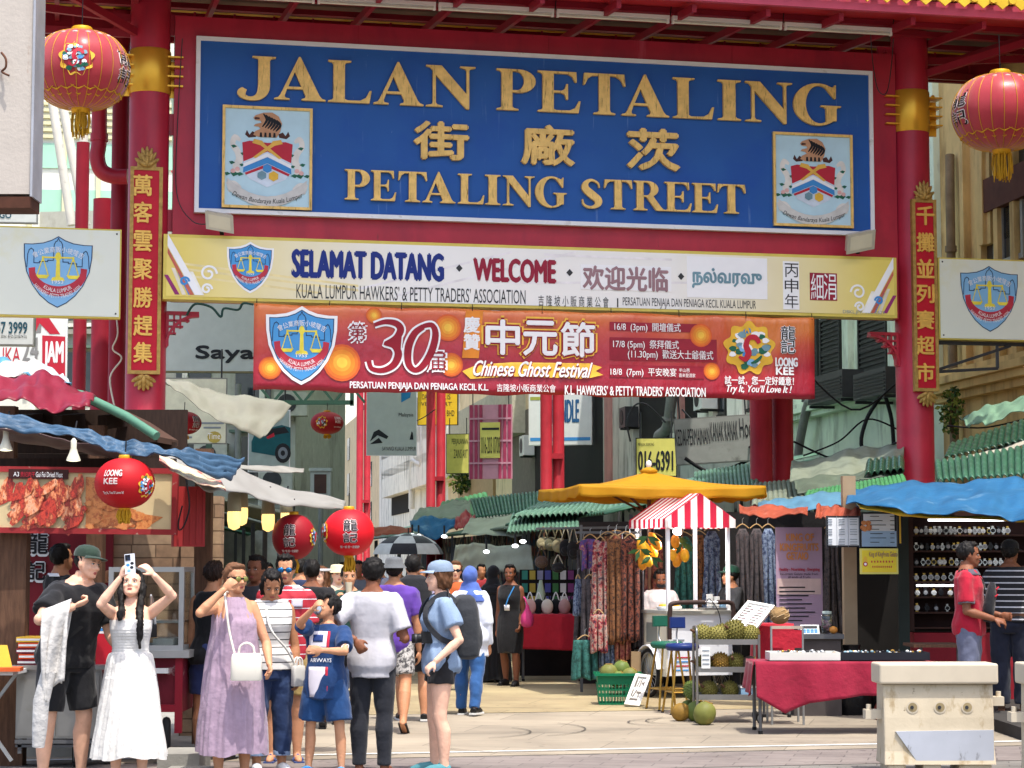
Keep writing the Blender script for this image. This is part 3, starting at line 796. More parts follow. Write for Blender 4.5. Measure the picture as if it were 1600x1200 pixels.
for ya,yb,xb in((503,520,1100),(527,566,1120),(570,592,1100)):
 q=rect(BN,(952,ya),(xb,yb));b.grid(lambda a,c:BN.pt(q[0]+(q[2]-q[0])*a,q[1]+(q[3]-q[1])*c,.008),24,2,mat('print wine','#8e2434',.4))
q=rect(BN,(722,485),(755,560));b.poly(BN,[(q[0],q[1]),(q[2]-.06,q[1]),(q[2],q[3]),(q[0]+.05,q[3])],.0135,PO2)
b.poly(BN,[BN.uv(x,y)for x,y in((722,580),(745,570),(800,566),(920,568),(940,574),(930,580),(942,586),(915,592),(800,588),(735,592))],.0137,PO3)
b.build('print',ban)
b=MB();dr=mat('print deep red','#8c1a2a',.4)
BW=.017
for lay,(m,gx)in enumerate(((PUREW,.05),(dr,0))):
 for st in([(.0,.93,.1),(.25,1.0,.13),(.5,.97,.17),(.6,.85,.19),(.5,.68,.17),(.3,.58,.12),(.25,.56,.10),(.45,.52,.16),(.55,.36,.20),(.45,.14,.18),(.2,.02,.14),(-.05,.05,.12),(-.12,.2,.13)],[(1.12,.92,.15),(.92,.78,.18),(.78,.5,.20),(.78,.18,.18),(.92,.04,.14),(1.1,.12,.17),(1.3,.4,.19),(1.4,.75,.18),(1.33,.95,.14),(1.15,.94,.12),(1.08,.9,.10)]):
  pu0,pv0=BN.uv(572,580);pu1,pv1=BN.uv(677,505)
  kx=(pu1-pu0)/1.42;ky=pv1-pv0
  b.poly(BN,stroke([(pu0+x*kx*.93+.1,pv0+y*ky,(w*.8+gx*1.6)*kx)for x,y,w in st],5),BW+lay*.004+(.0015 if st[0][0]>1 else 0),m)
for(s,x0,y0,x1,y1,bo)in(('第',544,535,572,504,.05),('届',664,580,697,549,.05)):
 TP(b,s,BN,(x0-2,y0+2),(x1+2,y1-2),PUREW,w=BW,bold=.12);TP(b,s,BN,(x0+2,y0-2),(x1-2,y1+2),dr,w=BW+.006)
for i,ch in enumerate('中元節'):
 x0=758+i*58.5;y0=554+i*2
 TP(b,ch,BN,(x0-6,y0+5),(x0+60,y0-60),PO3,w=BW-.002,bold=.075)
 TP(b,ch,BN,(x0-3,y0+3),(x0+57,y0-57),dr,w=BW+.004,bold=.06)
 TP(b,ch,BN,(x0,y0),(x0+54,y0-54),PUREW,w=BW+.010,bold=.025)
for i,ch in enumerate('慶贊'):TP(b,ch,BN,(724,520+i*27),(750,495+i*27),PUREW,w=BW,bold=.03)
for lay,(m,dd)in enumerate(((dr,0),(PUREW,1))):
 TP(b,'Chinese Ghost Festival',BN,(737-dd,589-dd*1.5),(920-dd,568-dd*1.5),m,w=BW+lay*.005,shear=.28,bold=.05-.03*dd)
for s,x0,x1,y in(('16/8  (3pm)  開壇儀式',959,1063,511),('17/8 (5pm)  祭拜儀式',957,1060,538),('(11.30pm)  歡送大士爺儀式',980,1114,554),('18/8  (7pm)  平安晚宴',953,1056,581)):
 TP(b,s,BN,(x0,y+8),(x1,y-5.5),PUREW,w=BW,bold=.012)
for i,s in enumerate(('半山芭','喜來登酒家')):TP(b,s,BN,(1060,581.5+i*8),(1077+i*9,576+i*8),PUREW,w=BW)
TP(b,'PERSATUAN PENJAJA DAN PENIAGA KECIL K.L.',BN,(546,610),(763,600),PUREW,w=BW,bold=.02)
TP(b,'吉隆坡小販商業公會',BN,(776,612),(868,601),PUREW,w=BW,bold=.012)
TP(b,'K.L. HAWKERS’ & PETTY TRADERS’ ASSOCIATION',BN,(882,617),(1102,606),PUREW,w=BW,bold=.02)
for i,ch in enumerate('龍記'):TP(b,ch,BN,(1219,532+i*21),(1243,509+i*21),PUREW,w=BW-.002,bold=.07);TP(b,ch,BN,(1220,531+i*21),(1242,510+i*21),BLACK,w=BW+.005)
TP(b,'LOONG',BN,(1211,573),(1246,559),PUREW,w=BW,bold=.05);TP(b,'KEE',BN,(1212,586),(1240,574),PUREW,w=BW,bold=.05)
TP(b,'試一試，您一定好鍾意！',BN,(1132,601),(1240,589),PUREW,w=BW,bold=.02)
TP(b,'Try It, You’ll Love It !',BN,(1132,616),(1234,603),PUREW,w=BW,bold=.02,shear=.25)
b.build('lettering',ban)
def dragon_patch(fr,cu,cv,r,w,parent,seed=1):
 """round patch: yellow cloud rim with a red and blue coiled figure, loosely drawn"""
 b=MB();rr=random.Random(seed)
 b.poly(fr,[(cu+r*(1+.10*math.sin(9*a))*math.cos(a),cv+r*(1+.10*math.sin(9*a))*math.sin(a))for a in[i*math.pi/36 for i in range(72)]],w,PYEL)
 for i in range(34):
  a=rr.uniform(0,6.28);q=r*.78*math.sqrt(rr.random());s=r*rr.uniform(.10,.2)
  m=rr.choice([MIDB,SKYB,PUREW,PGRN,PUREW,PTEAL])
  x,y=cu+q*math.cos(a),cv+q*math.sin(a)
  b.poly(fr,[(x+s*(1+.2*math.sin(3*t+i))*math.cos(t),y+s*.75*math.sin(t))for t in[j*math.pi/5 for j in range(10)]],w+.0015+i*.00025,m)
 for st,m in(([(-.45,-.35,.1),(-.2,-.45,.2),(-.05,-.2,.26),(-.15,.1,.24),(-.02,.4,.2),(.25,.42,.22),(.4,.2,.16)],PRED),([(.0,.55,.04),(-.1,.8,.1),(-.18,.62,.03)],PYEL),([(.5,-.3,.08),(.3,-.5,.14),(.05,-.6,.06)],PGRN)):
  b.poly(fr,stroke([(cu+x*r,cv+y*r,q*r)for x,y,q in st],4),w+.0115,m)
 return b.build('emblem',parent)
cu,cv=BN.uv(471,540);sw_=BN.uv(524,540)[0]-BN.uv(418,540)[0]
assn_shield(BN,cu,cv,sw_*.96,sw_*1.06,ban,w=.014,border=PUREW)
cu,cv=BN.uv(1171,544);dragon_patch(BN,cu,cv,.34,.012,ban)
b=MB()
for a in[i/8 for i in range(9)]:
 u=ub0+.03+(ub1-ub0-.06)*a
 b.tube([G.pt(u,vt-.03,.475),G.pt(u+.01,vt+.06,.43)],.006,BLACK,5)
b.each('tie',ban)
# couplet boards on the columns
RLAC=mat('red lacquer board','#b3152b',.45,var=.08,sc=4)
LETG=mat('gold leaf lettering','#e0b25a',.4,.25,var=.12,sc=14)
def lotus(mb,f,cu,cv,w_,h_,wd):
 """carved lotus with layered petals"""
 for lay in range(3):
  n=7-lay*2
  for i in range(n):
   a=(i-(n-1)/2)/max(1,(n-1)/2)*1.15 if n>1 else 0
   L=(1-lay*.22)
   tip=(cu+math.sin(a)*w_*.5*L,cv+math.cos(a)*h_*L)
   c=f.pt((cu+tip[0])/2,(cv+tip[1])/2,wd+.02+lay*.018)
   ax=(f.pt(*tip,0)-f.pt(cu,cv,0));ln=ax.length/2;ax.normalize()
   sd=ax.cross(f.en).normalized()
   rot=Matrix((sd,f.en,ax)).transposed()
   mb.ell(c,(w_*.09,.022,max(ln,.03)),BRASS,8,6,rot=rot)
for k,(u,tl,br,chars,ys,cx,lab)in enumerate(((0,(204,260),(250,585),'萬客雲聚勝趕集',(290,332,377,421,465,509,551),223,'red couplet board starting 萬 with gilt lotus ends on the left gate column'),(GW,(1424,311),(1467,612),'千攤並列賽超市',(337,379,420,459,500,540,582),1445,'red couplet board starting 千 with gilt lotus ends on the right gate column'))):
 f=G.off(.285);u0,v0,u1,v1=rect(f,tl,br)
 o=thing('couplet_board',lab,'couplet board',f.pt((u0+u1)/2,v0),'couplet boards on the gate columns')
 b=MB();b.fbox(f,u0+.03,v0+.03,u1-.03,v1-.03,-.05,.012,RLAC);b.build('panel',o)
 b=MB();t=.045
 for q in((u0,v0,u1,v0+t),(u0,v1-t,u1,v1),(u0,v0+t,u0+t,v1-t),(u1-t,v0+t,u1,v1-t)):b.fbox(f,*q,-.05,.026 if q[3]-q[1]<.1 else .025,BRASS)
 b.build('border',o)
 b=MB();cu=(u0+u1)/2
 lotus(b,f,cu,v1+.0,.34,.27,.0);lotus(b,f,cu,v0-.02,.34,-.20,.0)
 b.fbox(f,cu-.12,v1,cu+.12,v1+.05,-.03,.03,BRASS)
 b.build('lotus_ornament',o)
 hh=16 if k==0 else 14.5
 for ch,y in zip(chars,ys):
  b=MB();TP(b,ch,f,(cx-hh*.95,y+hh),(cx+hh*.95,y-hh),LETG,w=.016,ext=.012,bold=.022);b.build('character',o)
  # floodlights, tube lights, wires on the gate
def floodlight(px,py,lab,flip,sc=1.0):
 p=G.off(.55).pt(*G.off(.55).uv(px,py));o=thing('floodlight',lab,'floodlight',p,'floodlights below the blue board')
 f=Fr(p,V((G.ex.x,G.ex.y,-.15 if flip>0 else .22)),V((0,-.45,.9)))
 b=MB();al=mat('cast aluminium','#b9b4a8',.45,.3,var=.1)
 b.fbox(f,-.16*sc,-.10*sc,.16*sc,.10*sc,-.10,.0,al);b.fbox(f,-.18*sc,-.12*sc,.18*sc,.12*sc,-.01,.012,al)
 for i in range(9):b.fbox(f,(-.15+i*.034)*sc,-.09*sc,(-.14+i*.034)*sc,.09*sc,-.12,-.1,al)
 b.build('housing',o)
 b=MB();b.fbox(f,-.14*sc,-.085*sc,.14*sc,.085*sc,.010,.016,mat('floodlight lens','#c9c3ae',.25,var=.06));b.build('lens',o)
 b=MB();b.beam(f.pt(0,0,-.1),p+V((0,.25,-.12)),.05,.03,DGREY)
 b.build('arm',o)
floodlight(343,347,'small floodlight under the left end of the blue board',1)
floodlight(1345,378,'floodlight under the right end of the blue board',-1,1.15)
ft=thing('tube_light','long row of white fluorescent tube battens under the gate eave','tube light',G.pt(0,ZE-.1,1.2))
f=G.off(1.25);a0=f.uv(300,-9);a1=f.uv(1395,50)
vm=(f.uv(400,-4)[1]+f.uv(1390,49)[1])/2
n=6
for i in range(n):
 x0=a0[0]+(a1[0]-a0[0])*i/n+.02;x1=a0[0]+(a1[0]-a0[0])*(i+1)/n-.02
 b=MB();b.fbox(f,x0,vm,x1,vm+.05,-.04,.04,OFFW)
 b.tube([f.pt(x0+.03,vm-.03,.01),f.pt(x1-.03,vm-.03,.01)],.017,mat('tube glass','#c9cabd',.2),8)
 b.fbox(f,x0,vm-.05,x0+.03,vm,-.02,.03,OFFW);b.fbox(f,x1-.03,vm-.05,x1,vm,-.02,.03,OFFW)
 b.build('batten',ft)
b=MB()
for i in range(7):
 x=a0[0]+(a1[0]-a0[0])*(i/6);b.tube([f.pt(x,vm+.05,0),f.pt(x+.02,vm+.25,0)],.008,BLACK,5)
b.each('hanger',ft)
def wire(name,lab,pts,r=.008,m=None,group=None,cat='cable'):
 b=MB();b.tube(smooth_path([tuple(V(p))for p in pts],6),r,m or BLACK,6);return tag(b.build(name),lab,cat,group)
def gp(px,py,d):f_=G.off(d);return f_.pt(*f_.uv(px,py))
wire('power_cable','grey cable drooping over the upper right corner of the gate frame',[gp(1360,50,1.2),gp(1364,100,.3),gp(1372,140,.25),gp(1385,145,.25),gp(1392,110,.25),gp(1396,60,1.0)],.007,DGREY)
wire('power_cable','thin cable from the left gate column down to the small floodlight',[gp(285,60,.25),gp(278,180,.14),gp(276,300,.14),gp(300,345,.3),gp(328,350,.45)],.007,DGREY)
wire('string_net','tangle of dark green string under the left end of the welcome board',[gp(292,492,.3),gp(305,475,.4),gp(330,480,.35),gp(345,495,.35),gp(350,482,.35),gp(372,484,.4),gp(380,474,.45),gp(396,476,.47)],.016,mat('green string','#24403a',.8),cat='string')
# ground
def ground_mat(key,c1,c2,scale,brick=None,bw=.25,bh=.12):
 m,nt,b=_new(key)
 n1=_noise(nt,scale,detail=8,rough=.65);r1=_ramp(nt,n1 .outputs[0],.3,.72)
 o=_mix(nt,r1 .outputs[0],lin(c1),lin(c2))
 n2=_noise(nt,1.3,detail=5,stretch=(.5,1.6,1));r2=_ramp(nt,n2 .outputs[0],.52,.75)
 o=_mix(nt,r2 .outputs[0],o,tuple(x*.66 for x in lin(c1)));n3=_noise(nt,9,detail=2,rough=.4);r3=_ramp(nt,n3 .outputs[0],.69,.74);o=_mix(nt,r3 .outputs[0],o,tuple(x*.45 for x in lin(c1)));n4=_noise(nt,.35,detail=6);r4=_ramp(nt,n4 .outputs[0],.45,.7);o=_mix(nt,r4 .outputs[0],o,tuple(min(1,x*1.18)for x in lin(c2)))
 hsrc=n1 .outputs[0]
 if brick:
  tc=nt.nodes.new('ShaderNodeTexCoord');mp=nt.nodes.new('ShaderNodeMapping');mp.inputs['Rotation'].default_value=(0,0,.213)
  nt.links.new(tc.outputs['Object'],mp.inputs[0])
  bt=nt.nodes.new('ShaderNodeTexBrick');bt.inputs['Scale'].default_value=1;bt.inputs['Brick Width'].default_value=bw;bt.inputs['Row Height'].default_value=bh
  bt.inputs['Mortar Size'].default_value=.006;bt.inputs['Color1'].default_value=(1,1,1,1);bt.inputs['Color2'].default_value=(.8,.8,.8,1);bt.inputs['Mortar'].default_value=(.42,.42,.42,1)
  nt.links.new(mp.outputs[0],bt.inputs[0]);o=_mix(nt,.85,o,bt.outputs[0],'MULTIPLY');
 nt.links.new(o,b.inputs['Base Color']);b.inputs['Roughness'].default_value=.78
 bp=nt.nodes.new('ShaderNodeBump');bp.inputs['Strength'].default_value=.3;bp.inputs['Distance'].default_value=.01
 nt.links.new(hsrc,bp.inputs['Height']);nt.links.new(bp.outputs[0],b.inputs['Normal'])
 _M[key]=m
 return m
b=MB();S_=900
b.add([(-S_,-60,0),(S_,-60,0),(S_,S_,0),(-S_,S_,0)],[(0,1,2,3)],ground_mat('ground asphalt','#66625d','#78746d',3.0,True,.3,.15))
tag(b.build('ground'),kind='structure')
GE=V((math.cos(GA),math.sin(GA),0));GN=V((-math.sin(GA),math.cos(GA),0))
def gstrip(name,n0,n1,z,m,e0=-22,e1=22,skew=0):
 b=MB();o=V((0,0,z))
 b.grid(lambda u,v:o+GE*(e0+(e1-e0)*u)+GN*(n0+(n1-n0)*v),12,6,m,smooth=False)
 return tag(b.build(name),kind='structure')
gstrip('brick_strip',16.3,17.55,.004,ground_mat('brick strip','#6c625e','#7d746e',4.0,True,.42,.22))
gstrip('near_paving',17.62,22.6,.004,ground_mat('stamped concrete grey','#7d7466','#978c7a',1.6,True,1.6,.8))
gstrip('street_paving',22.6,120,.008,ground_mat('stamped concrete tan','#86765a','#a2936f',1.2,True,2.0,1.0),-22,22)
b=MB()
WL=mat('road line paint','#cfcfca',.7,var=.1,sc=9,dirt=('#8d8982',.5,.62,5,(1,6,1)))
o=V((0,0,.009))
b.grid(lambda u,v:o+GE*(-3+12*u)+GN*(17.95+.10*v),30,1,WL,smooth=False)
tag(b.build('road_line'),kind='structure')
b=MB();rr=random.Random(3);JT=mat('paving joint','#55504a',.9)
for i,(px,py,r,a0,a1)in enumerate(((700,1145,.8,-60,40),(740,1140,1.1,-50,40),(1065,1130,.55,60,260),(1100,1128,.6,60,250),(1350,1150,1.0,-20,60),(480,1140,.8,100,260),(890,1160,1.3,200,280),(1260,1140,1.3,-60,30))):
 c=gnd(px,py);P=[c+V((r*math.cos(math.radians(a0+(a1-a0)*t/14)),r*math.sin(math.radians(a0+(a1-a0)*t/14)),.0125+i*.0002))for t in range(15)]
 for p,q in zip(P,P[1:]):
  d=(q-p).normalized();n=V((-d.y,d.x,0))*.008
  b.add([p-n,q-n,q+n,p+n],[(0,1,2,3)],JT)
tag(b.build('paving_joints'),kind='structure')
# the street beyond: right-hand shophouses
SD=V((-.1564,.9877,0))
RF=Fr((7.44,31.8,0),-SD)
def RX(Y):return 7.44-.1583*(Y-31.8)
ROWX=lambda Y:3.94-.158*(Y-31.8)
def upx(px):return RF.uv(px,880)[0]
def house(label,u0,u1,h,m,depth=7,trim=None):
 o=thing('shophouse',label,'building',RF.pt((u0+u1)/2,0),'shophouses along the right of the street')
 b=MB();b.fbox(RF,u0,0,u1,h,-depth,0,m);b.build('wall',o)
 return o
def frect(mb,tl,br,w0,w1,m):
 f=RF.off(w1);u0,v1=f.uv(*tl);u1,v0=f.uv(*br);mb.fbox(RF,u0,min(v0,v1),u1,max(v0,v1),w0,w1,m)
def fr_win(o,tl,br,mframe,mpane,name='window',bars=(1,0),lou=False,t=.07,rec=.03):
 f=RF.off(.04);u0,v1=f.uv(*tl);u1,v0=f.uv(*br);v0,v1=min(v0,v1),max(v0,v1)
 b=MB()
 for q in((u0,v0,u1,v0+t),(u0,v1-t,u1,v1)):b.fbox(RF,*q,-.02,.06,mframe)
 for q in((u0,v0+t,u0+t,v1-t),(u1-t,v0+t,u1,v1-t)):b.fbox(RF,*q,-.02,.058,mframe)
 for i in range(bars[0]):
  x=u0+(u1-u0)*(i+1)/(bars[0]+1);b.fbox(RF,x-t/2,v0+t,x+t/2,v1-t,-.02,.05,mframe)
 for i in range(bars[1]):
  y=v0+(v1-v0)*(i+1)/(bars[1]+1);b.fbox(RF,u0+t,y-t/2,u1-t,y+t/2,-.02,.047,mframe)
 w=b.build(name,o)
 b=MB();b.fbox(RF,u0+t*.5,v0+t*.5,u1-t*.5,v1-t*.5,.004,.02,mpane)
 if lou:
  n=max(4,int((v1-v0)/.09))
  for i in range(n):
   y=v0+t+(v1-v0-2*t)*i/n;b.fbox(RF,u0+t,y,u1-t,y+.035,.02,.045,mpane)
 b.build('louvres' if lou else'pane',w)
 return w
GLASS=mat('dark window glass','#2b3138',.12,var=.2,sc=2,spec=.7)
SHUT=mat('dark grey shutter','#2c2d2b',.6,var=.12)
PALEG=mat('pale green plaster','#d6e4cc',.85,var=.08,sc=2,dirt=[('#7f8576',.52,.78,1.6,(1.5,1.5,.4)),('#e0e2d6',.6,.8,3,None)],bump=.2,bs=12)
PALEW=mat('weathered white plaster','#e8e5d8',.85,var=.08,sc=2,dirt=[('#8a877a',.5,.72,1.4,(1.5,1.5,.35)),('#4a4a42',.6,.8,3,(2,2,.5))],bump=.25,bs=12)
OCHRE=mat('weathered ochre plaster','#d2b47a',.85,var=.12,sc=2,dirt=[('#8a6e46',.5,.75,1.3,(1.6,1.6,.4)),('#d6c08c',.6,.8,2,None)],bump=.25,bs=10)
GREYP=mat('grey plaster','#b8b7ad',.85,var=.10,sc=1.5,dirt=('#5f5f58',.5,.75,1.5,(1.4,1.4,.4)),bump=.2,bs=12)
PINKP=mat('pink pilaster paint','#b08078',.8,var=.12,sc=2,dirt=('#7b5c58',.55,.75,2,(1.5,1.5,.4)))
BEIGE=mat('beige plaster','#e0cca4',.85,var=.08,sc=2,dirt=('#8d7c5c',.55,.8,1.5,(1.5,1.5,.4)))
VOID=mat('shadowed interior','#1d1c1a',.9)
PVC=mat('white pipe','#d2d0c6',.5,var=.08,dirt=('#8d897a',.6,.8,4,None))
GPIPE=mat('grey drain pipe','#7c7c78',.6,var=.15)
uA=upx(1478);uB=upx(1236);uC=upx(940);uD=upx(660);uE=upx(560)
hA=house('ochre weathered shophouse with an arched window at the right edge',uA,uA+16,12,OCHRE)
b=MB()
f=RF.off(.12);cu,cv=f.uv(1582,250);r=abs(f.uv(1530,250)[0]-cu)
for k,(ro,ri,w)in enumerate(((1.0,.86,.16),(.88,.74,.10))):
 P=[(cu+r*ro*math.cos(a),cv+.1+r*ro*1.1*math.sin(a))for a in[i*math.pi/16 for i in range(17)]]
 Q=[(cu+r*ri*math.cos(a),cv+.1+r*ri*1.1*math.sin(a))for a in[i*math.pi/16 for i in range(17)]]
 for i in range(16):b.poly(RF,[P[i],P[i+1],Q[i+1],Q[i]],w,OCHRE,th=w)
 b.fbox(RF,cu-r*ro,cv-1.1,cu-r*ri,cv+.1,0,w,OCHRE);b.fbox(RF,cu+r*ri,cv-1.1,cu+r*ro,cv+.1,0,w,OCHRE)
arch=b.build('window_arch',hA)
b=MB();P=[(cu+r*.74*math.cos(a),cv+.1+r*.74*1.1*math.sin(a))for a in[i*math.pi/16 for i in range(17)]]
b.poly(RF,[(cu+r*.74,cv-1.1)]+P+[(cu-r*.74,cv-1.1)],.02,GLASS,th=.01);b.build('pane',arch)
fr_win(hA,(1532,306),(1600,402),mat('grey window frame','#9a9c98',.5),GLASS,bars=(1,0),t=.08)
b=MB();frect(b,(1528,285),(1612,300),0,.14,mat('brown timber lintel','#5a3428',.8,var=.2));b.build('lintel',hA)
b=MB()
zc=RF.uv(1500,615)[1]
for k,(dz,w)in enumerate(((0,.35),(.12,.45),(.24,.30),(-.12,.2))):b.fbox(RF,uA-.05,zc+dz,uA+16,zc+dz+.115,0,w,OCHRE)
b.build('cornice',hA)
b=MB();f=RF.off(.15)
for px,m in((1486,mat('brown pipe','#7a6a52',.7,var=.2)),):
 u=f.uv(px,400)[0];b.tube([RF.pt(u,3.0,.15),RF.pt(u,7.5,.15),RF.pt(u-.1,8.2,.1)],.075,m,8)
 for z in(4.2,5.4,6.6):b.cyl(RF.pt(u,z,.15),RF.pt(u,z+.1,.15),.095,m,8)
b.build('drain_pipe',hA)
b=MB()
for i in range(5):
 u=f.uv(1500+i*26,520)[0];b.fbox(RF,u,zc+.36,u+.16,12,0,.12,OCHRE)
b.each('pilaster',hA)
hB=house('pale green shophouse with dark louvred shutters behind the right gate column',uB,uA,11.5,PALEG)
b=MB();zc2=(RF.uv(1260,655)[1]+RF.uv(1390,628)[1])/2
for k,(dz,w)in enumerate(((0,.22),(.10,.34),(.2,.26))):b.fbox(RF,uB,zc2+dz,uA,zc2+dz+.095,0,w,PALEG)
b.build('cornice',hB)
for tl,br in(((1252,480),(1278,622)),((1281,500),(1313,602)),((1340,490),(1386,600))):
 fr_win(hB,tl,br,SHUT,SHUT,name='shutter',bars=(0,1),lou=True,t=.06)
b=MB()
for px in(1322,1392,1460):
 u=RF.off(.1).uv(px,560)[0];b.fbox(RF,u-.14,zc2+.3,u+.14,11.5,0,.11,PALEG)
b.each('pilaster',hB)
for k,(tl,br)in enumerate((((1262,592),(1316,620)),((1333,590),(1384,614)))):
 f=RF.off(.7);u0,v1=f.uv(*tl);u1,v0=f.uv(*br)
 o=thing('air_conditioner',('dark air conditioner casing on the pale green wall beside the banner end','dark air conditioner casing with two black hoses on the pale green wall')[k],'air conditioner',RF.pt((u0+u1)/2,v0,.5),'air conditioners on the green wall')
 b=MB();b.fbox(RF,u0,v0,u1,v0+max(.45,v1-v0),.3,.7,DGREY)
 for i in range(6):b.fbox(RF,u0+.05,v0+.05+i*.06,u1-.05,v0+.08+i*.06,.7,.715,BLACK)
 b.build('casing',o)
 b=MB();b.beam(RF.pt(u0+.1,v0-.04,0.02),RF.pt(u0+.1,v0-.04,.7),.05,.05,DGREY);b.beam(RF.pt(u1-.1,v0-.04,0.02),RF.pt(u1-.1,v0-.04,.7),.05,.05,DGREY);b.each('bracket',o)
 if k:
  b=MB()
  for q,s in((0,1),(.25,-.4)):
   p=RF.pt((u0+u1)/2+q,v0,.5);b.tube(smooth_path([tuple(p),tuple(p+V((-.25*s,0,-.4))),tuple(p+V((-.32*s,0,-.9))),tuple(p+V((.1,0,-1.3)))],5),.035,BLACK,8)
  b.each('hose',o)
def pipe(label,pts,r,m,w=.2,rings=()):
 f=RF.off(w);P=[tuple(f.pt(*f.uv(*p)))for p in pts]
 b=MB();b.tube(smooth_path(P,5),r,m,10)
 for i in rings:
  q=V(P[i]);b.cyl(q-V((0,0,.06)),q+V((0,0,.06)),r*1.25,m,10)
 return tag(b.build('drain_pipe'),label,'pipe')
pipe('thick grey drain pipe with an elbow on the pale green house',[(1247,716),(1250,690),(1262,632),(1272,628),(1290,632)],.09,GPIPE,.3)
pipe('grey drain pipe with two bends on the grey shophouse',[(1052,600),(1045,655),(1040,672),(1029,682),(1030,702),(1043,718),(1046,760)],.14,GPIPE,.25,(1,4))
hC=house('grey shophouse with pink pilaster and dark upper openings behind the umbrella',uC,uB,10.5,GREYP)
b=MB()
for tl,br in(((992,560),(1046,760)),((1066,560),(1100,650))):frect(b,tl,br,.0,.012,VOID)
b.each('opening',hC)
b=MB();frect(b,(943,400),(955,780),0,.22,PINKP);b.build('pink_pilaster',hC)
b=MB();frect(b,(956,400),(990,780),0,.18,GREYP);frect(b,(1056,400),(1064,700),0,.12,PINKP);b.each('pilaster',hC)
b=MB()
for x in(1104,1150,1196):frect(b,(x-30*.5,560),(x+10,690),0,.14,PALEW)
b.each('white_pier',hC)
for tl,br in(((1118,560),(1134,650)),((1164,560),(1182,640))):fr_win(hC,tl,br,SHUT,GLASS,bars=(0,1))
b=MB();zc3=RF.uv(1150,668)[1];b.fbox(RF,upx(1066),zc3,uB,zc3+.18,0,.25,PALEW);b.build('cornice',hC)
hD=house('dark fronted shophouse with beige upper wall behind the pink lattice sign',upx(700),uC,11,BEIGE)
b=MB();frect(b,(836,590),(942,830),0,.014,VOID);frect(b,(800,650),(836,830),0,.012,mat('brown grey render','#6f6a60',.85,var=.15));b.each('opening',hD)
b=MB();frect(b,(700,652),(800,676),0,.5,mat('pale ledge','#b8b29c',.8));frect(b,(716,754),(770,780),.0,.12,mat('tan timber panel','#a98e6a',.8,var=.1));b.each('ledge',hD)
hE=house('old mouldy white shophouse with broken mouldings and a white pipe far down the street',upx(592),upx(700),8.6,PALEW,depth=10)
b=MB()
for y in(738,700,660):frect(b,(596,y),(698,y+8),0,.6,PALEW)
b.each('cornice',hE)
b=MB()
for x in(604,640,672):frect(b,(x,620),(x+9,740),0,.3,PALEW)
b.each('pilaster',hE)
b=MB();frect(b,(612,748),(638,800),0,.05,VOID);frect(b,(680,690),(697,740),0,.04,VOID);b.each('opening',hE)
pipe('white drain pipe with an elbow on the mouldy white house',[(661,610),(661,715),(655,724),(645,724),(643,795)],.16,PVC,.5)
hF=house('far beige shophouse closing the view down the street',upx(592)-60,upx(592),12,BEIGE,depth=10)
b=MB()
for i in range(5):
 for j in range(3):
  u=upx(592)-5-i*9;b.fbox(RF,u-2,4+j*2.6,u,5.6+j*2.6,0,.05,GLASS)
b.each('window',hF)
LEAFS=[mat('leaf green','#4f6b2c',.6,var=.25,sc=12),mat('leaf dark','#2f4a22',.6,var=.25,sc=12),mat('leaf yellow green','#7d8a3a',.6,var=.25,sc=12)]
def bush(name,label,c,rx,ry,rz,n,seed,size=.1,cat='plant'):
 rr=random.Random(seed);b=MB();c=V(c)
 for i in range(n):
  a=rr.uniform(0,6.28);t=rr.uniform(-1,1);q=rr.random()**.5
  p=c+V((rx*q*math.cos(a)*math.sqrt(1-t*t),ry*q*math.sin(a)*math.sqrt(1-t*t),rz*t*(.6+.4*q)))
  d=V((rr.gauss(0,1),rr.gauss(0,1),rr.gauss(-.3,.6))).normalized();s=V((rr.gauss(0,1),rr.gauss(0,1),rr.gauss(0,1))).cross(d).normalized()
  L=size*rr.uniform(.6,1.3);w=L*.3
  b.add([p,p+d*L*.5+s*w,p+d*L,p+d*L*.5-s*w],[(0,1,2,3)],rr.choice(LEAFS))
 o=thing(name,label,cat,c-V((0,0,rz)))
 b.build('foliage',o)
 b=MB()
 for i in range(6):b.tube([c-V((0,0,rz)),c+V((rr.uniform(-.5,.5)*rx,rr.uniform(-.5,.5)*ry,rr.uniform(0,.8)*rz))],[.02,.006],mat('twig','#5a4632',.8),5)
 b.build('stem',o)
 return o
bush('wall_bush','green bush rooted on the mouldy white house far down the street',RF.off(.45).pt(*RF.off(.45).uv(722,742)),.55,.5,.8,500,5,.22)
bush('creeper','dark creeper hanging beside the right gate column',at(1397,330,31.5),.12,.15,.8,300,6,.12)
bush('creeper','mossy creeper on the ochre house cornice',at(1487,640,30.8),.18,.2,.35,260,8,.09)
def vtube(name,label,pts,Y,r,m,cat='pipe',group=None,rings=()):
 P=[tuple(at(x,y,Y))for x,y in pts];b=MB();b.tube(smooth_path(P,5)if len(P)>2 else P,r,m,12)
 for i in rings:q=V(P[i]);b.cyl(q-V((0,0,.05)),q+V((0,0,.05)),r*1.15,m,12)
 return tag(b.build(name),label,cat,group)
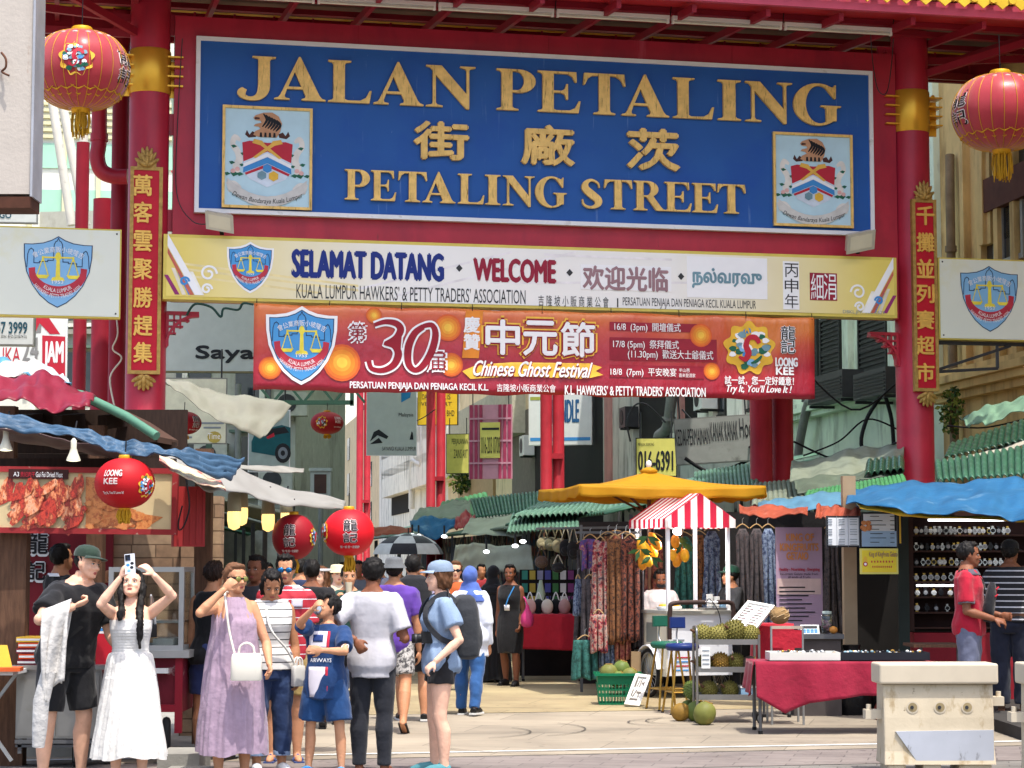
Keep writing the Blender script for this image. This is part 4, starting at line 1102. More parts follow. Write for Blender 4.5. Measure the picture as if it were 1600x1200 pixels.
 # left side of the street: buildings, pipes
farb=thing('building','bright pale building with green glass bands and louvres behind the left lantern','building',at(150,880,62))
b=MB();f=Fr(at(60,880,62)*1,(1,.1,0));f.o.z=0
FB=mat('bright cladding','#dcdcd2',.6,var=.05)
b.fbox(f,-9,0,6.8,18.5,-6,0,FB);b.build('wall',farb)
b=MB();GG=mat('pale green glass','#9fcab4',.2,var=.08,sc=1);
for i,z in enumerate((7.0,9.5,12.0,13.4,15.6)):b.fbox(f,-9,z,6.7,z+.75,0,.05,GG)
b.each('glass_band',farb)
b=MB();CL=mat('cream louvre','#cfc9a4',.6,var=.06)
for z0 in(7.9,10.4,14.3):
 for i in range(6):b.fbox(f,-9,z0+i*.2,6.7,z0+i*.2+.10,0,.12,CL)
for i in range(16):b.fbox(f,-8.5+i*1.0,6.8,-8.38+i*1.0,18.5,0,.16,CL)
b.build('louvres',farb)
lh=thing('building','plain white building behind the left stall and hanging signs','building',at(330,880,58))
b=MB();f=Fr(V((-9.5,58,0)),(1,-.15,0));b.fbox(f,-4,0,3.6,11.5,-6,0,mat('white render','#a9a89c',.8,var=.08,dirt=[('#6f6c60',.5,.75,1,(1,1,.4)),('#c4c2b4',.6,.8,.8,None)]));b.build('wall',lh)
b=MB()
for j in range(3):
 for i in range(4):b.fbox(f,-3.2+i*1.7,3.6+j*2.4,-2.2+i*1.7,5.1+j*2.4,-.0,.04,GLASS)
b.each('window',lh)
b=MB()
for j in range(3):
 for i in range(4):
  x0,z0=-3.3+i*1.7,3.5+j*2.4
  b.fbox(f,x0,z0-.1,x0+1.2,z0,0,.22,PALEW);b.fbox(f,x0,z0+1.7,x0+1.2,z0+1.78,0,.30,mat('dull awning strip','#5f7264',.7))
b.each('sill',lh)
b=MB()
for i in range(4):b.fbox(f,-4+i*2.2,2.9,-3.85+i*2.2,11.5,0,.12,PALEW)
for z in(3.0,5.5,8.0):b.fbox(f,-4,z,3.6,z+.14,.13,.2,mat('band course','#8f8c80',.8))
b.each('moulding',lh)
vtube('down_pipe','grey down pipe on the white building behind the car advert',[(372,600),(372,790)],57,.09,GPIPE)
for k,(px,py)in enumerate(((432,770),(330,730),(455,650))):
 p=at(px,py,57.2);ac=thing('air_conditioner',('dusty air conditioner low on the white building','dusty air conditioner behind the white awning','dusty air conditioner high on the white building')[k],'air conditioner',p,'air conditioners on the white building');b=MB();b.box((p.x-.45,57.0,p.z),(p.x+.45,57.5,p.z+.65),mat('dusty casing','#b0aea4',.6));b.build('casing',ac);b=MB();b.cyl((p.x-.1,56.98,p.z+.33),(p.x-.1,57.0,p.z+.33),.26,DGREY,16);b.build('fan',ac)
fb2=thing('building','distant pale tower closing the end of the street','building',V((-24,175,0)))
b=MB();b.box((-46,175,0),(-8,190,34),mat('far render','#c9cbc6',.8));b.build('wall',fb2)
b=MB()
for j in range(8):
 for i in range(9):b.box((-44.5+i*4,174.9,6+j*3.4),(-42+i*4,175.0,8+j*3.4),GLASS)
b.each('window',fb2)
vtube('white_pole','white slanted pole left of two behind the big left lantern',[(82,160),(112,352)],34,.075,PVC,'pole')
vtube('white_pole','white slanted pole right of two behind the big left lantern',[(97,160),(134,352)],33.5,.075,PVC,'pole')
vtube('white_pipe','white pipe with a hooked top beside the red downpipe',[(133,372),(131,210),(134,190),(144,186),(150,196)],32,.07,PVC)
vtube('red_downpipe','thick dark red pipe with an elbow left of the left gate column',[(155,120),(155,215),(152,245),(158,266),(175,275),(200,276)],27.9,.105,GRED,rings=(1,))
for x,Y,lab,r in((124,31,'thinner red canopy post behind the left association sign',.10),(160,30.2,'thicker red canopy post behind the left association sign',.17),(183,28.4,'red canopy post tangled with wire close to the left gate column',.12)):
 p=at(x,560,Y);b=MB();b.lathe([(r*1.3,0),(r*1.3,.3),(r,.35),(r,{124:7.9,160:6.9,183:9.2}[x])],(p.x,p.y,0),GRED2,16);tag(b.build('canopy_post'),lab,'post','red posts behind the left sign')
wire('loose_wire','pale loose wire looped round the left red post',[at(178,470,28.2),at(184,520,28.1),at(176,545,28.1),at(190,560,28.1),at(172,590,28.1),at(180,640,28.1)],.012,PVC)
CP=mat('canopy post red','#a82a36',.5,var=.12,sc=2,dirt=('#7a2028',.5,.75,2,(1,1,.3)))
for i,(px,Y,lab)in enumerate(((1206,31.8,'widest pair of red canopy posts, right of the yellow umbrella'),(863,60,'pair of red canopy posts rising behind the yellow umbrella'),(681,76,'pair of red canopy posts left of the yellow advert'),(568,104,'distant pair of red canopy posts right of the small round lantern'),(495,134,'farthest red canopy posts behind the small round lantern'))):
 p=at(px,700,Y);p.z=0
 o=thing('canopy_post',lab,'post',p,'red canopy posts along the street')
 for s in(-1,1):
  b=MB();b.lathe([(.24,0),(.24,.3),(.17,.36),(.17,7.6 if Y<70 else 12.5)],p+V((s*.155+.02*s,.12*s,0)),CP,14);b.build('pipe',o)
 b=MB();b.box((p.x-.3,p.y-.2,4.6),(p.x+.3,p.y+.3,4.75),CP);b.build('clamp',o)
 # signs that hang over the street
def sframe(px,py,Y,yaw=0,roll=0):
 a,r=math.radians(yaw),math.radians(roll)
 return Fr(at(px,py,Y),(math.cos(a)*math.cos(r),math.sin(a)*math.cos(r),math.sin(r)),(-math.sin(r)*math.cos(a),-math.sin(r)*math.sin(a),math.cos(r)))
def hsign(name,label,f,tl,br,face,edge,texts=(),th=.08,cat='sign',art=None,trim=.02,hang=True,group=None):
 u0,v1=f.uv(*tl);u1,v0=f.uv(*br)
 o=thing(name,label,cat,f.pt((u0+u1)/2,v0),group)
 b=MB();b.fbox(f,u0,v0,u1,v1,-th,-.004,edge);b.fbox(f,u0+trim,v0+trim,u1-trim,v1-trim,-.02,0,face)
 if hang:
  b.tube([f.pt(u0+.1,v1,-th/2),f.pt(u0+.1,v1+.5,-th/2)],.015,DGREY,6);b.tube([f.pt(u1-.1,v1,-th/2),f.pt(u1-.1,v1+.5,-th/2)],.015,DGREY,6)
 b.build('panel',o)
 if art:
  b=MB();art(b,f,u0,v0,u1,v1);b.build('print',o)
 if texts:
  b=MB()
  for t in texts:TP(b,t[0],f,t[1],t[2],t[3],w=.008,**(t[4]if len(t)>4 else{}))
  b.build('lettering',o)
 return o
LGREY=mat('grey sign sheet','#b9bdb9',.5,var=.05,dirt=('#98988e',.6,.8,2,(1,1,.4)))
YELS=mat('yellow sign sheet','#d9b02c',.5,var=.06)
YELP=mat('pale yellow sign sheet','#d3c86a',.6,var=.08,dirt=('#8d8650',.6,.8,3,None))
INK=mat('dark ink','#26282c',.6)
f=sframe(320,530,40,4)
hsign('grey_billboard','large grey billboard reading Saya partly behind the red banner',f,(246,462),(470,583),LGREY,mat('bronze trim','#7c7050',.5),[('Saya',(305,567),(398,540),INK,{'bold':.04})],th=.15,trim=.03)
def streaks(b,f,u0,v0,u1,v1):
 b.poly(f,[f.uv(627,612),f.uv(642,612),f.uv(641,621),f.uv(627,629)],.006,mat('print blue wave','#2b82b8',.5));b.poly(f,[f.uv(628,600),f.uv(643,600),f.uv(642,608),f.uv(628,610)],.006,MIDB)
 for i,P in enumerate((((578,690),(584,675),(592,671),(607,682),(604,686),(590,680)),((578,694),(592,684),(598,692)),((640,687),(643,674),(645,676),(646,687)))):b.poly(f,[f.uv(*p)for p in P],.006+i*.0005,INK)
f=sframe(610,640,45,2)
hsign('vinyl_banner','grey hanging vinyl banner reading Malaysia on the red post',f,(573,590),(651,712),LGREY,PUREW,[('Malaysia',(623,652.5),(646,645),INK),('SAYANGI KUALA LUMPUR',(597,704),(650,698),INK)],th=.03,art=streaks,cat='banner',trim=.012)
f=sframe(690,630,80,-8)
hsign('yellow_advert','yellow advert board with black lettering behind the red posts',f,(652,600),(715,664),YELS,INK,[('DAN',(660,624),(671,616),INK),('KIS',(692,624),(704,616),INK),('VE',(658,634),(668,628),INK),('RT',(694,634),(706,628),INK),('N BHD',(692,650),(710,641),INK)],th=.2)
f=sframe(716,705,66,-14)
hsign('yellow_advert','tilted yellow fabric shop board beside the pink lattice sign',f,(697,678),(733,740),YELP,INK,[('PERJALANAN',(706,697),(731,685),INK),('ZAINS ART',(709,716),(731,702),INK)],th=.12)
PKL=mat('pink lattice','#c28a9c',.6,var=.08)
def lattice(b,f,u0,v0,u1,v1):
 for i in range(9):
  x=u0+(u1-u0)*(i+.5)/9
  if 2<i<6:continue
  b.fbox(f,x-.04,v0,x+.04,v1,0,.03,mat('crimson slat','#a03a58',.5))
 for y in(.2,.5,.8):b.fbox(f,u0,v0+(v1-v0)*y,u1,v0+(v1-v0)*y+.05,.03,.045,PKL)
 q=f.uv(751,716);q2=f.uv(782,660);b.fbox(f,q[0],q[1],q2[0],q2[1],.05,.07,YELP)
f=sframe(765,690,58,-13)
o=hsign('lattice_sign','pink and crimson slatted sign with a yellow phone number sheet',f,(733,633),(800,748),PKL,PKL,[],th=.06,art=lattice)
b=MB();f2=f.off(.075);TP(b,'016-203 0708',f2,(752,709),(781,682),INK);b.fbox(f2,*f2 .uv(753,672),*f2 .uv(780,668),0,.006,INK);b.build('lettering',o)
f=sframe(870,640,63,-12)
def bundle(b,f,u0,v0,u1,v1):
 h=v1-v0;L=u1-u0
 b.fbox(f,u0+.05,v0+.08*h,u1-.05,v0+.14*h,0,.006,MIDB);b.fbox(f,u0+.05,v0+.82*h,u1-L*.72,v0+.88*h,0,.006,mat('print olive','#9aa04a'))
hsign('shop_sign','white shop sign reading BUNDLE with a blue band behind the red posts',f,(826,610),(925,695),mat('white sign sheet','#d4d8d6',.5,var=.04),OFFW,[('BUNDLE',(862,661),(905,624),mat('deep blue ink','#2a5a86',.5),{'bold':.02})],th=.2,art=bundle)
f=sframe(1025,712,40,-6)
hsign('shop_board','pale yellow board with a black phone number behind the drain pipe',f,(993,684),(1058,745),YELP,INK,[('MENJUAL BORONG',(997,698),(1022,692),INK),('016-6391',(997,736),(1052,704),INK,{'bold':.02})],th=.06)
f=sframe(1110,670,36,-12,3)
hsign('shop_board','weathered grey tilted board reading KEDAI PERMAINAN in narrow capitals',f,(1052,655),(1178,720),mat('weathered grey board','#8f918c',.7,var=.1,dirt=('#5f605c',.55,.75,4,None)),GPIPE,[('KEDAI-PERMAINAN',(1056,697),(1108,668),INK),('KANAK KANAK',(1111,690),(1152,657),INK),('Hooy',(1157,694),(1180,652),INK)],th=.1)
f=sframe(20,340,42,6)
hsign('grey_sign','small grey sign ending in GO above the left association sign',f,(-30,327),(58,349),LGREY,GPIPE,[('GO',(-1,341),(18,331),mat('dark teal ink','#1c4858',.5),{'bold':.03})],th=.15)
f=sframe(20,520,34,5)
hsign('grey_sign','grey sign with phone number 57 3999 below the left association sign',f,(-40,494),(53,540),LGREY,GPIPE,[('257 3999',(-14,521),(43,503),mat('dark teal ink'),{'bold':.02}),('MG RIA SDN. BHD.(235679-X)',(-14,529),(42,524),INK)],th=.2)
f=sframe(80,540,37,5)
def k24(b,f,u0,v0,u1,v1):
 P=lambda L:[f.uv(*p)for p in L]
 b.poly(f,P(((52,497),(66,497),(64,520),(54,521))),.004,mat('print blue','#3a4a9a'));b.poly(f,P(((55,490),(72,490),(94,522),(78,522),(62,505),(55,520))),.0055,PRED)
 b.poly(f,P(((66,524),(102,526),(102,588),(66,580))),.005,PRED)
hsign('kiosk_sign','white sign with 24 JAM in red and blue below the left association sign',f,(-20,470),(104,590),mat('white sign sheet'),PUREW,[('24',(34,566),(61,527),mat('print blue'),{'bold':.02}),('JAM',(68,578),(100,533),PUREW,{'bold':.02}),('BUKA',(-15,566),(32,543),PRED)],th=.1,art=k24)
f=sframe(300,660,36,3)
def notice(b,f,u0,v0,u1,v1):
 for i,(x0,x1,y)in enumerate(((252,290,642),(252,272,648),(252,285,656),(315,350,661),(318,345,668),(252,300,683),(256,262,688),(266,272,688))):
  p,q=f.uv(x0,y+1.5),f.uv(x1,y-1.2);b.fbox(f,p[0],p[1],q[0],q[1],0,.006,PGREY)
 cu,cv=f.uv(335,683);b.poly(f,[(cu+.12*math.cos(i*.5),cv+.1*math.sin(i*.5))for i in range(12)],.007,mat('dull gold print','#a8964a'))
hsign('notice_board','pale printed board with a gold round mark behind the small left lantern',f,(246,590),(354,694),mat('pale notice sheet','#cfcfb8',.6),GPIPE,[('Time',(325,686),(344,677),PUREW)],th=.05,art=notice)
def car_ad(b,f,u0,v0,u1,v1):
 P=lambda L:[f.uv(*p)for p in L];tl_=mat('print car teal','#1f5a62',.4)
 b.poly(f,P(((393,690),(398,678),(410,672),(425,668),(440,664),(454,668),(454,708),(440,714),(393,706))),.004,tl_)
 b.poly(f,P(((412,682),(424,670),(445,667),(452,676))),.006,INK);b.poly(f,P(((416,683),(428,676),(429,682),(418,686))),.0065,PRED)
 cu,cv=f.uv(442,708);
 for k,(r,m)in enumerate(((.18,INK),(.11,PGREY),(.05,INK))):b.poly(f,[(cu+r*.8*math.cos(i*.4),cv+r*math.sin(i*.4))for i in range(16)],.008+k*.001,m)
f=sframe(420,690,38,5)
hsign('car_advert','printed advert banner showing the back of a teal car',f,(388,640),(453,738),mat('advert ground','#9fb0ac',.5),PUREW,[],th=.02,art=car_ad,cat='banner')
f=sframe(513,640,80,0)
hsign('vertical_sign','tall red vertical sign with white characters behind the small right lantern',f,(503,560),(529,717),mat('red sign sheet','#a3202c',.5),GRED2,[('東',(511,618),(524,604),PUREW),('方',(511,642),(524,628),PUREW),('酒',(511,668),(524,654),PUREW),('店',(511,694),(524,680),PUREW),('2026 9191',(505,710),(522,706),PUREW),('2072 6668',(505,715),(522,711),PUREW)],th=.3)
o=thing('sign_gantry','dark green steel truss gantry above the small lanterns','gantry',at(470,640,34))
GRS=mat('dark green steel','#2f4f42',.5,var=.1)
b=MB()
for y in(600,629):b.beam(at(398,y,34),at(552,y,34),.06,.07,GRS)
for i in range(7):b.beam(at(402+i*24,629 if i%2 else 600,34),at(426+i*24,600 if i%2 else 629,34),.04,.04,GRS)
b.build('truss',o);b=MB();b.beam(at(550,560,34),at(550,634,34),.06,.06,GRS);b.build('post',o)
o=thing('meter_cabinet','grey electric cabinet with a dark window hung beside the far red posts','cabinet',at(501,780,50))
b=MB();f=sframe(501,752,50)
def cab(tl,br,w0,w1,m):
 u0,v1=f.uv(*tl);u1,v0=f.uv(*br);b.fbox(f,u0,v0,u1,v1,w0,w1,m)
CABM=mat('grey cabinet paint','#a8aaa6',.5,var=.06)
cab((485,735),(516,775),-.3,0,CABM);cab((483,731),(518,736),-.32,.05,CABM);b.build('casing',o)
b=MB();cab((491,741),(510,771),-.02,.012,mat('brown window','#4a332e',.3));b.build('window',o)
b=MB();b.cyl(f.pt(0,-.5,-.15),V((f.o.x,f.o.y+.15,0)),.06,GPIPE);b.build('pole',o)
# street canopy, tarpaulins, stall roofs
cano=thing('street_canopy','green street canopy roof carried on the red posts behind the gate','canopy',(0,45,9.0))
b=MB();cm=mat('canopy sheet','#c8d6cc',.6,var=.05,transl=.75)
def cpt(Y,s,z):return V((ROWX(Y)-9.2+9.6*s,Y,z))
b.grid(lambda u,v:cpt(33+60*v,u,9.4+1.6*math.sin(math.pi*u)),10,12,cm,th=.04);b.build('roof',cano)
b=MB()
for i in range(9):
 Y=34+i*7;b.tube([cpt(Y,t/8,9.3+1.6*math.sin(math.pi*t/8))for t in range(9)],.07,CP,8)
b.build('rib',cano)
def tarp(name,label,top,bot,m,amp=.04,seed=1,nu=40,nv=10,th=.008,freq=6,group=None,cat='tarpaulin',sag=0.0,wob=.0):
 rr=random.Random(seed);ph=[rr.uniform(0,6.28)for _ in range(8)]
 A=smooth_path([tuple(at(*p))for p in top],8);B=smooth_path([tuple(at(*p))for p in bot],8)
 def on(P,t):
  x=t*(len(P)-1);i=min(int(x),len(P)-2);return V(P[i]).lerp(V(P[i+1]),x-i)
 def fn(u,v):
  p=on(A,u).lerp(on(B,u),v)
  k=math.sin(freq*2.1*u+ph[0]+2*v)*.5+math.sin(freq*5.3*u+ph[1]-3*v)*.3+math.sin(freq*1.3*(u+1.4*v)+ph[2])*.4+math.sin(freq*9*u+11*v+ph[3])*.14
  q=amp*k
  return p+V((0,-q*.8,q*.6-sag*math.sin(math.pi*v)-wob*(v**3)*abs(math.sin(freq*1.7*u+ph[4]))))
 b=MB();b.grid(fn,nu,nv,m,th=th);return tag(b.build(name),label,cat,group)
def tiles(name,label,a0,a1,b0,b1,m,n=24,amp=.05,cat='stall roof',group=None,rows=5):
 """ridged roof sheet: a0-a1 upper edge, b0-b1 lower edge (pixel, pixel, depth)"""
 A0,A1,B0,B1=[at(*p)for p in(a0,a1,b0,b1)]
 nrm=(A1-A0).cross(B0-A0).normalized()
 if nrm.z<0:nrm=-nrm
 def fn(u,v):
  st=(v*rows)%1.0
  return A0 .lerp(A1,u).lerp(B0 .lerp(B1,u),v)+nrm*(amp*abs(math.sin(math.pi*n*u))+.018*st)
 b=MB();b.grid(fn,n*6,rows*4,m,th=.012);return tag(b.build(name),label,cat,group)
TBLUE=mat('blue tarpaulin','#2b658f',.5,var=.16,sc=2.5,bump=.8,bs=5,transl=.2,dirt=[('#7fa3bc',.58,.8,2.2,None),('#2a4a64',.62,.8,5,None)])
TBLUE2=mat('faded blue tarpaulin','#5b8aa4',.5,transl=.3,var=.16,sc=3,bump=.3,bs=7)
TORNG=mat('orange tarpaulin','#a8543e',.5,transl=.3,var=.2,sc=3,dirt=('#c89078',.6,.8,4,None),bump=.3,bs=7)
TGREY=mat('grey green tarpaulin','#767d6c',.6,var=.15,sc=2,dirt=('#4f5548',.5,.75,2,None),bump=.35,bs=6)
TWHITE=mat('white canvas','#9c9a94',.6,transl=.25,var=.06,sc=2,bump=.25,bs=6)
TBEIG=mat('beige tarpaulin','#a9a593',.55,var=.12,sc=3,bump=.35,bs=6)
TRED=mat('red tarpaulin','#761b2c',.45,var=.14,sc=3,bump=.3,bs=7)
GTILE=mat('green roof tile','#345c48',.4,var=.2,sc=4,dirt=('#2c4438',.5,.75,3,None))
GTILE2=mat('pale green roof tile','#567866',.45,var=.2,sc=4,dirt=('#4a6656',.5,.8,3,None))
DTILE=mat('dark green glazed tile','#20402f',.3,var=.25,sc=6,coat=.2)
WOOD=mat('old timber','#5a4030',.75,var=.3,sc=5,stretch=(8,8,1),bump=.25,bs=20)
DWOOD=mat('dark timber','#2f211a',.75,var=.3,sc=5,stretch=(8,8,1))
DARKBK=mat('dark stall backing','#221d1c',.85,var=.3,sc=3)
STEEL=mat('stainless steel','#8d8c8a',.32,.75,var=.12,sc=3,dirt=('#7a756c',.6,.8,4,None))
STEELD=mat('worn grey steel','#5d5e60',.5,.4,var=.15)
tiles('tile_roof','dark green tile roof strip highest at the right edge below the ochre house',(1488,700,27),(1625,655,25.5),(1478,722,26.2),(1625,690,24.6),DTILE,14,.07)
tarp('tarpaulin','beige canvas strip between two dark tile roofs right of the right gate column',[(1480,720,26),(1540,705,25.6),(1620,676,25)],[(1470,728,25.4),(1540,716,25),(1620,690,24.4)],TBEIG,.02,3,30,4)
tiles('tile_roof','dark green scalloped tile roof right of the right gate column',(1462,728,25.4),(1630,700,24.2),(1466,758,24),(1630,748,22.8),GTILE,16,.07)
tiles('tile_roof','broken green tile roof piece at the foot of the right gate column',(1355,724,27.5),(1412,718,27.5),(1352,746,26.6),(1412,738,26.6),DTILE,6,.06)
tarp('tarpaulin','large grey green tarpaulin sagging left of the right gate column',[(1236,726,29.5),(1300,708,29.5),(1360,700,29.5),(1412,694,29.5)],[(1234,752,27.6),(1300,748,27.6),(1360,740,27.6),(1412,728,27.6)],TGREY,.07,4)
tarp('tarpaulin','dark grey green tarpaulin fold above the bright green sheet',[(1240,748,27.4),(1320,742,27.4),(1412,716,27.4)],[(1246,772,26.6),(1320,758,26.6),(1412,740,26.6)],mat('dark green tarpaulin','#4f5a4c',.6,var=.2,sc=3),.05,5)
tiles('tile_roof','bright green ridged roof sheet above the blue tarpaulin',(1262,770,26.4),(1412,744,26),(1255,788,25.2),(1420,764,24.8),mat('bright green sheet','#3f7a4c',.5,var=.2,sc=3),24,.025)
tiles('tile_roof','pale green ridged roof behind the yellow umbrella tip',(1085,742,34),(1182,727,33),(1085,770,32),(1188,765,31),GTILE2,16,.05)
tiles('tile_roof','grey green roof between the umbrella and the grey tarpaulin',(1178,758,30),(1250,752,30),(1175,792,27.5),(1258,782,27.5),TGREY,10,.03)
tarp('tarpaulin','faded light blue tarpaulin edge right of the yellow umbrella',[(1185,784,26),(1250,776,25.5),(1330,768,25)],[(1186,803,24.6),(1262,798,24.2),(1345,800,23.8)],TBLUE2,.05,6)
tarp('tarpaulin','orange tarpaulin flap under the light blue tarpaulin',[(1154,790,24.4),(1210,792,24.2),(1262,794,24)],[(1156,801,23.8),(1200,809,23.6),(1262,803,23.4)],TORNG,.04,7)
tarp('tarpaulin','orange tarpaulin flap above the hanging menu boards',[(1276,792,23.8),(1310,790,23.6),(1345,796,23.4)],[(1274,806,23),(1296,816,22.9),(1342,810,22.8)],TORNG,.05,8)
tarp('tarpaulin','big bright blue tarpaulin over the watch stall',[(1326,766,24.4),(1400,756,24),(1480,752,23.6),(1560,752,23),(1630,748,22.6)],[(1322,786,22.2),(1400,798,21.6),(1480,800,21.2),(1560,811,21),(1630,812,20.8)],TBLUE,.065,9,110,20,freq=7)
tarp('tarpaulin','yellow edged lower lining showing beneath the blue tarpaulin',[(1340,786,22.2),(1420,798,21.8),(1520,808,21.6),(1620,808,21.6)],[(1345,796,22),(1420,806,21.7),(1520,812,21.5),(1620,816,21.5)],mat('yellow lining','#cfa62f',.5),.02,19,40,4)
tarp('tarpaulin','green netting canopy hanging from the ochre house cornice',[(1500,650,29.5),(1560,632,28.5),(1630,612,27.5)],[(1515,668,28.4),(1560,655,27.4),(1630,640,26.4)],mat('green netting','#6f8f76',.7,var=.15,sc=4),.08,10)
tarp('tarpaulin','beige tarpaulin hung over the goods behind the orange haired crowd',[(712,851,43),(760,850,43),(830,853,42)],[(705,892,42.8),(760,893,42.8),(835,896,41.8)],TBEIG,.05,11)
tarp('tarpaulin','bright blue tarpaulin scrap hanging from the middle stall roofs',[(640,812,52),(675,808,52),(720,812,51)],[(642,826,51),(682,842,51),(716,818,51)],TBLUE,.08,12,24,8)
tarp('tarpaulin','red tarpaulin bundle on the middle stall roofs',[(712,808,50),(728,800,50),(742,806,50)],[(710,826,49),(730,824,49),(744,820,49)],mat('dull red tarpaulin','#96383a',.5,var=.2,sc=3),.09,13,20,8)
tarp('tarpaulin','orange tarpaulin edge behind the bright round lantern',[(575,824,46),(610,823,46),(645,824,46)],[(575,838,45.5),(605,836,45.5),(645,832,45.5)],TORNG,.04,14,20,5)
tarp('tarpaulin','red tarpaulin with a blue and white crown piled on the left stall roof',[(-20,588,18),(40,586,18),(90,590,18),(150,620,18)],[(-20,622,17),(30,624,17),(84,645,17),(140,636,17)],TRED,.06,21,40,10)
tarp('tarpaulin','blue, orange and white printed tarpaulin on top of the left stall roof',[(-20,572,18.6),(20,562,18.6),(60,566,18.6),(100,588,18.6)],[(-20,592,18.0),(20,592,18.0),(60,592,18.0),(112,602,18.0)],blotch('printed tarp',['#4a86a2','#a5b3b6','#a85a3e','#b4b0a8','#568ca4'],2.2,.5,'voro'),.06,22,40,8)
tarp('tarpaulin','long rolled blue tarpaulin edge along the left stall roof',[(-20,648,16.6),(60,658,16.6),(140,676,16.5),(200,690,16.5),(256,700,16.4),(300,706,16.5),(382,716,17)],[(-20,668,16.3),(60,674,16.3),(140,692,16.2),(190,712,16.2),(240,708,16.1),(300,730,16.3),(360,752,16.8)],mat('slate blue tarpaulin','#3a546c',.5,var=.3,sc=4,bump=.5,bs=9,dirt=('#7d93a6',.6,.8,6,None)),.045,23,90,14,freq=12)
tarp('tarpaulin','brownish translucent tarpaulin lining under the blue edge of the left stall',[(-20,668,16.9),(60,676,16.9),(140,694,16.8),(200,712,16.8)],[(-20,690,17.8),(60,694,17.8),(140,708,17.6),(200,716,17.4)],mat('brown lining','#5d4a4a',.5,var=.2,sc=4),.03,24)
tarp('tarpaulin','white canvas awning sloping down right above the bulbs of the left stall',[(250,708,18),(330,716,18.4),(420,752,19),(540,785,20)],[(318,764,16.6),(380,772,17.2),(450,792,18.2),(536,794,19.6)],TWHITE,.035,25,50,10)
tarp('tarpaulin','thin grey canvas strip above the left stall awning',[(300,708,19.5),(380,726,20),(475,733,21)],[(300,718,19),(380,734,19.5),(474,739,20.6)],mat('thin grey canvas','#86847c',.7),.02,26,30,5)
tarp('tarpaulin','grey canvas sheet slung under the green gantry',[(250,592,33),(330,608,33),(455,632,33)],[(262,600,32),(345,660,32),(414,682,32)],mat('grey canvas','#7f7f74',.7,var=.1,sc=2,bump=.25,bs=6),.07,27,40,12)
tarp('tarpaulin','cream printed tarpaulin scrap with red patches at the left stall corner',[(250,710,16.9),(300,734,16.9),(345,752,17)],[(248,722,16.4),(300,752,16.4),(352,766,16.6)],blotch('cream red print',['#cdb88a','#d8cfae','#a8323a','#cdb88a'],3,.6),.02,28,30,6)
# stalls down the street, right row and left row
rr=random.Random(11)
RMATS=[GTILE,GTILE2,TGREY,GTILE,mat('dusty roof sheet','#8d9085',.7,var=.15,sc=2),GTILE2]
def row_stall(side,i,Y0,L,m,label,goods):
 X=(lambda Y:ROWX(Y)-2.0)if side>0 else(lambda Y:ROWX(Y)-8.75+1.4)
 depth=5.0 if side>0 else-4.5
 o=thing('market_stall',label,'market stall',(X(Y0),Y0,0),'market stalls along the %s of the street'%('right' if side>0 else'left'))
 e=rr.uniform(-.12,.15);zl=2.38+e;zh=3.4+e+rr.uniform(-.1,.25)
 def pt(s,t,z):Y=Y0+L*s;return V((X(Y)+depth*t,Y,z))
 n=int(L/.22)
 b=MB();b.grid(lambda u,v:pt(u,v-.06,zl+(zh-zl)*v+.045*abs(math.sin(math.pi*n*u))+.015*((v*5)%1)),n*6,15,m,th=.015);b.build('awning',o)
 b=MB()
 for s in(.03,.97):
  for t in(.03,.9):b.beam(pt(s,t,0),pt(s,t,zl+(zh-zl)*t-.02),.06,.06,STEELD)
 b.build('post',o)
 b=MB()
 bk=V(pt(0,1,0));
 b.add([pt(0.01,.5,0),pt(.99,.5,0),pt(.99,.5,2.5),pt(.01,.5,2.5),pt(0.01,.53,0),pt(.99,.53,0),pt(.99,.53,2.5),pt(.01,.53,2.5)],[(0,3,2,1),(4,5,6,7),(0,1,5,4),(2,3,7,6),(0,4,7,3),(1,2,6,5)],goods);b.build('display_panel',o)
 b=MB();a=[pt(.06,.03,.0),pt(.94,.03,0),pt(.94,.22,0),pt(.06,.22,0)]
 up=[p+V((0,0,.78))for p in a]
 b.add(a+up,[(4,5,6,7),(0,1,5,4),(1,2,6,5),(2,3,7,6),(3,0,4,7)],rr.choice([TRED,mat('blue cloth','#27406e',.8),TRED,mat('dark cloth','#2a2628',.9)]));b.build('table',o)
 return o
GOODS=[blotch('hung goods %d'%k,c,5+k,.9,'voro')for k,c in enumerate((['#3a3638','#5a4a40','#7a3b40','#33485a','#9b8a74','#b0a898'],['#2f2d30','#6a4834','#3b5a74','#a05a50','#6c6a68','#8a7a3a'],['#4c4a50','#aa9a88','#6a3250','#34484c','#c0b8a8']))]
descr=['nearest','second','third','fourth','fifth','sixth','seventh','farthest']
Y=33.0
for i in range(8):
 L=[5.2,5,5.5,6,6.5,7,8,9][i]
 row_stall(1,i,Y,L-.15,RMATS[i%6],'%s market stall of the right row behind the umbrella, counted away from the gate'%descr[i],GOODS[i%3]);Y+=L
Y=31.0
for i in range(6):
 L=[5.5,6,6,7,8,9][i]
 row_stall(-1,i,Y,L-.15,RMATS[(i+2)%6],'%s market stall of the left row behind the left lanterns, counted away from the gate'%descr[i if i<5 else 7],GOODS[(i+1)%3]);Y+=L
tiles('tile_roof','green ridged roof sheet under the left half of the yellow umbrella',(852,786,37),(1005,770,36),(800,812,35),(1010,800,34),GTILE2,24,.06,rows=3)
tiles('tile_roof','serrated pale green roof edge left of the hanging bags',(800,806,36),(905,806,35.4),(792,836,34.6),(905,828,34),GTILE2,18,.05,rows=3)
tiles('tile_roof','dark green roof sheet beside the bright blue tarpaulin scrap',(735,782,52),(850,770,50),(745,812,50),(850,800,48),GTILE,20,.06)
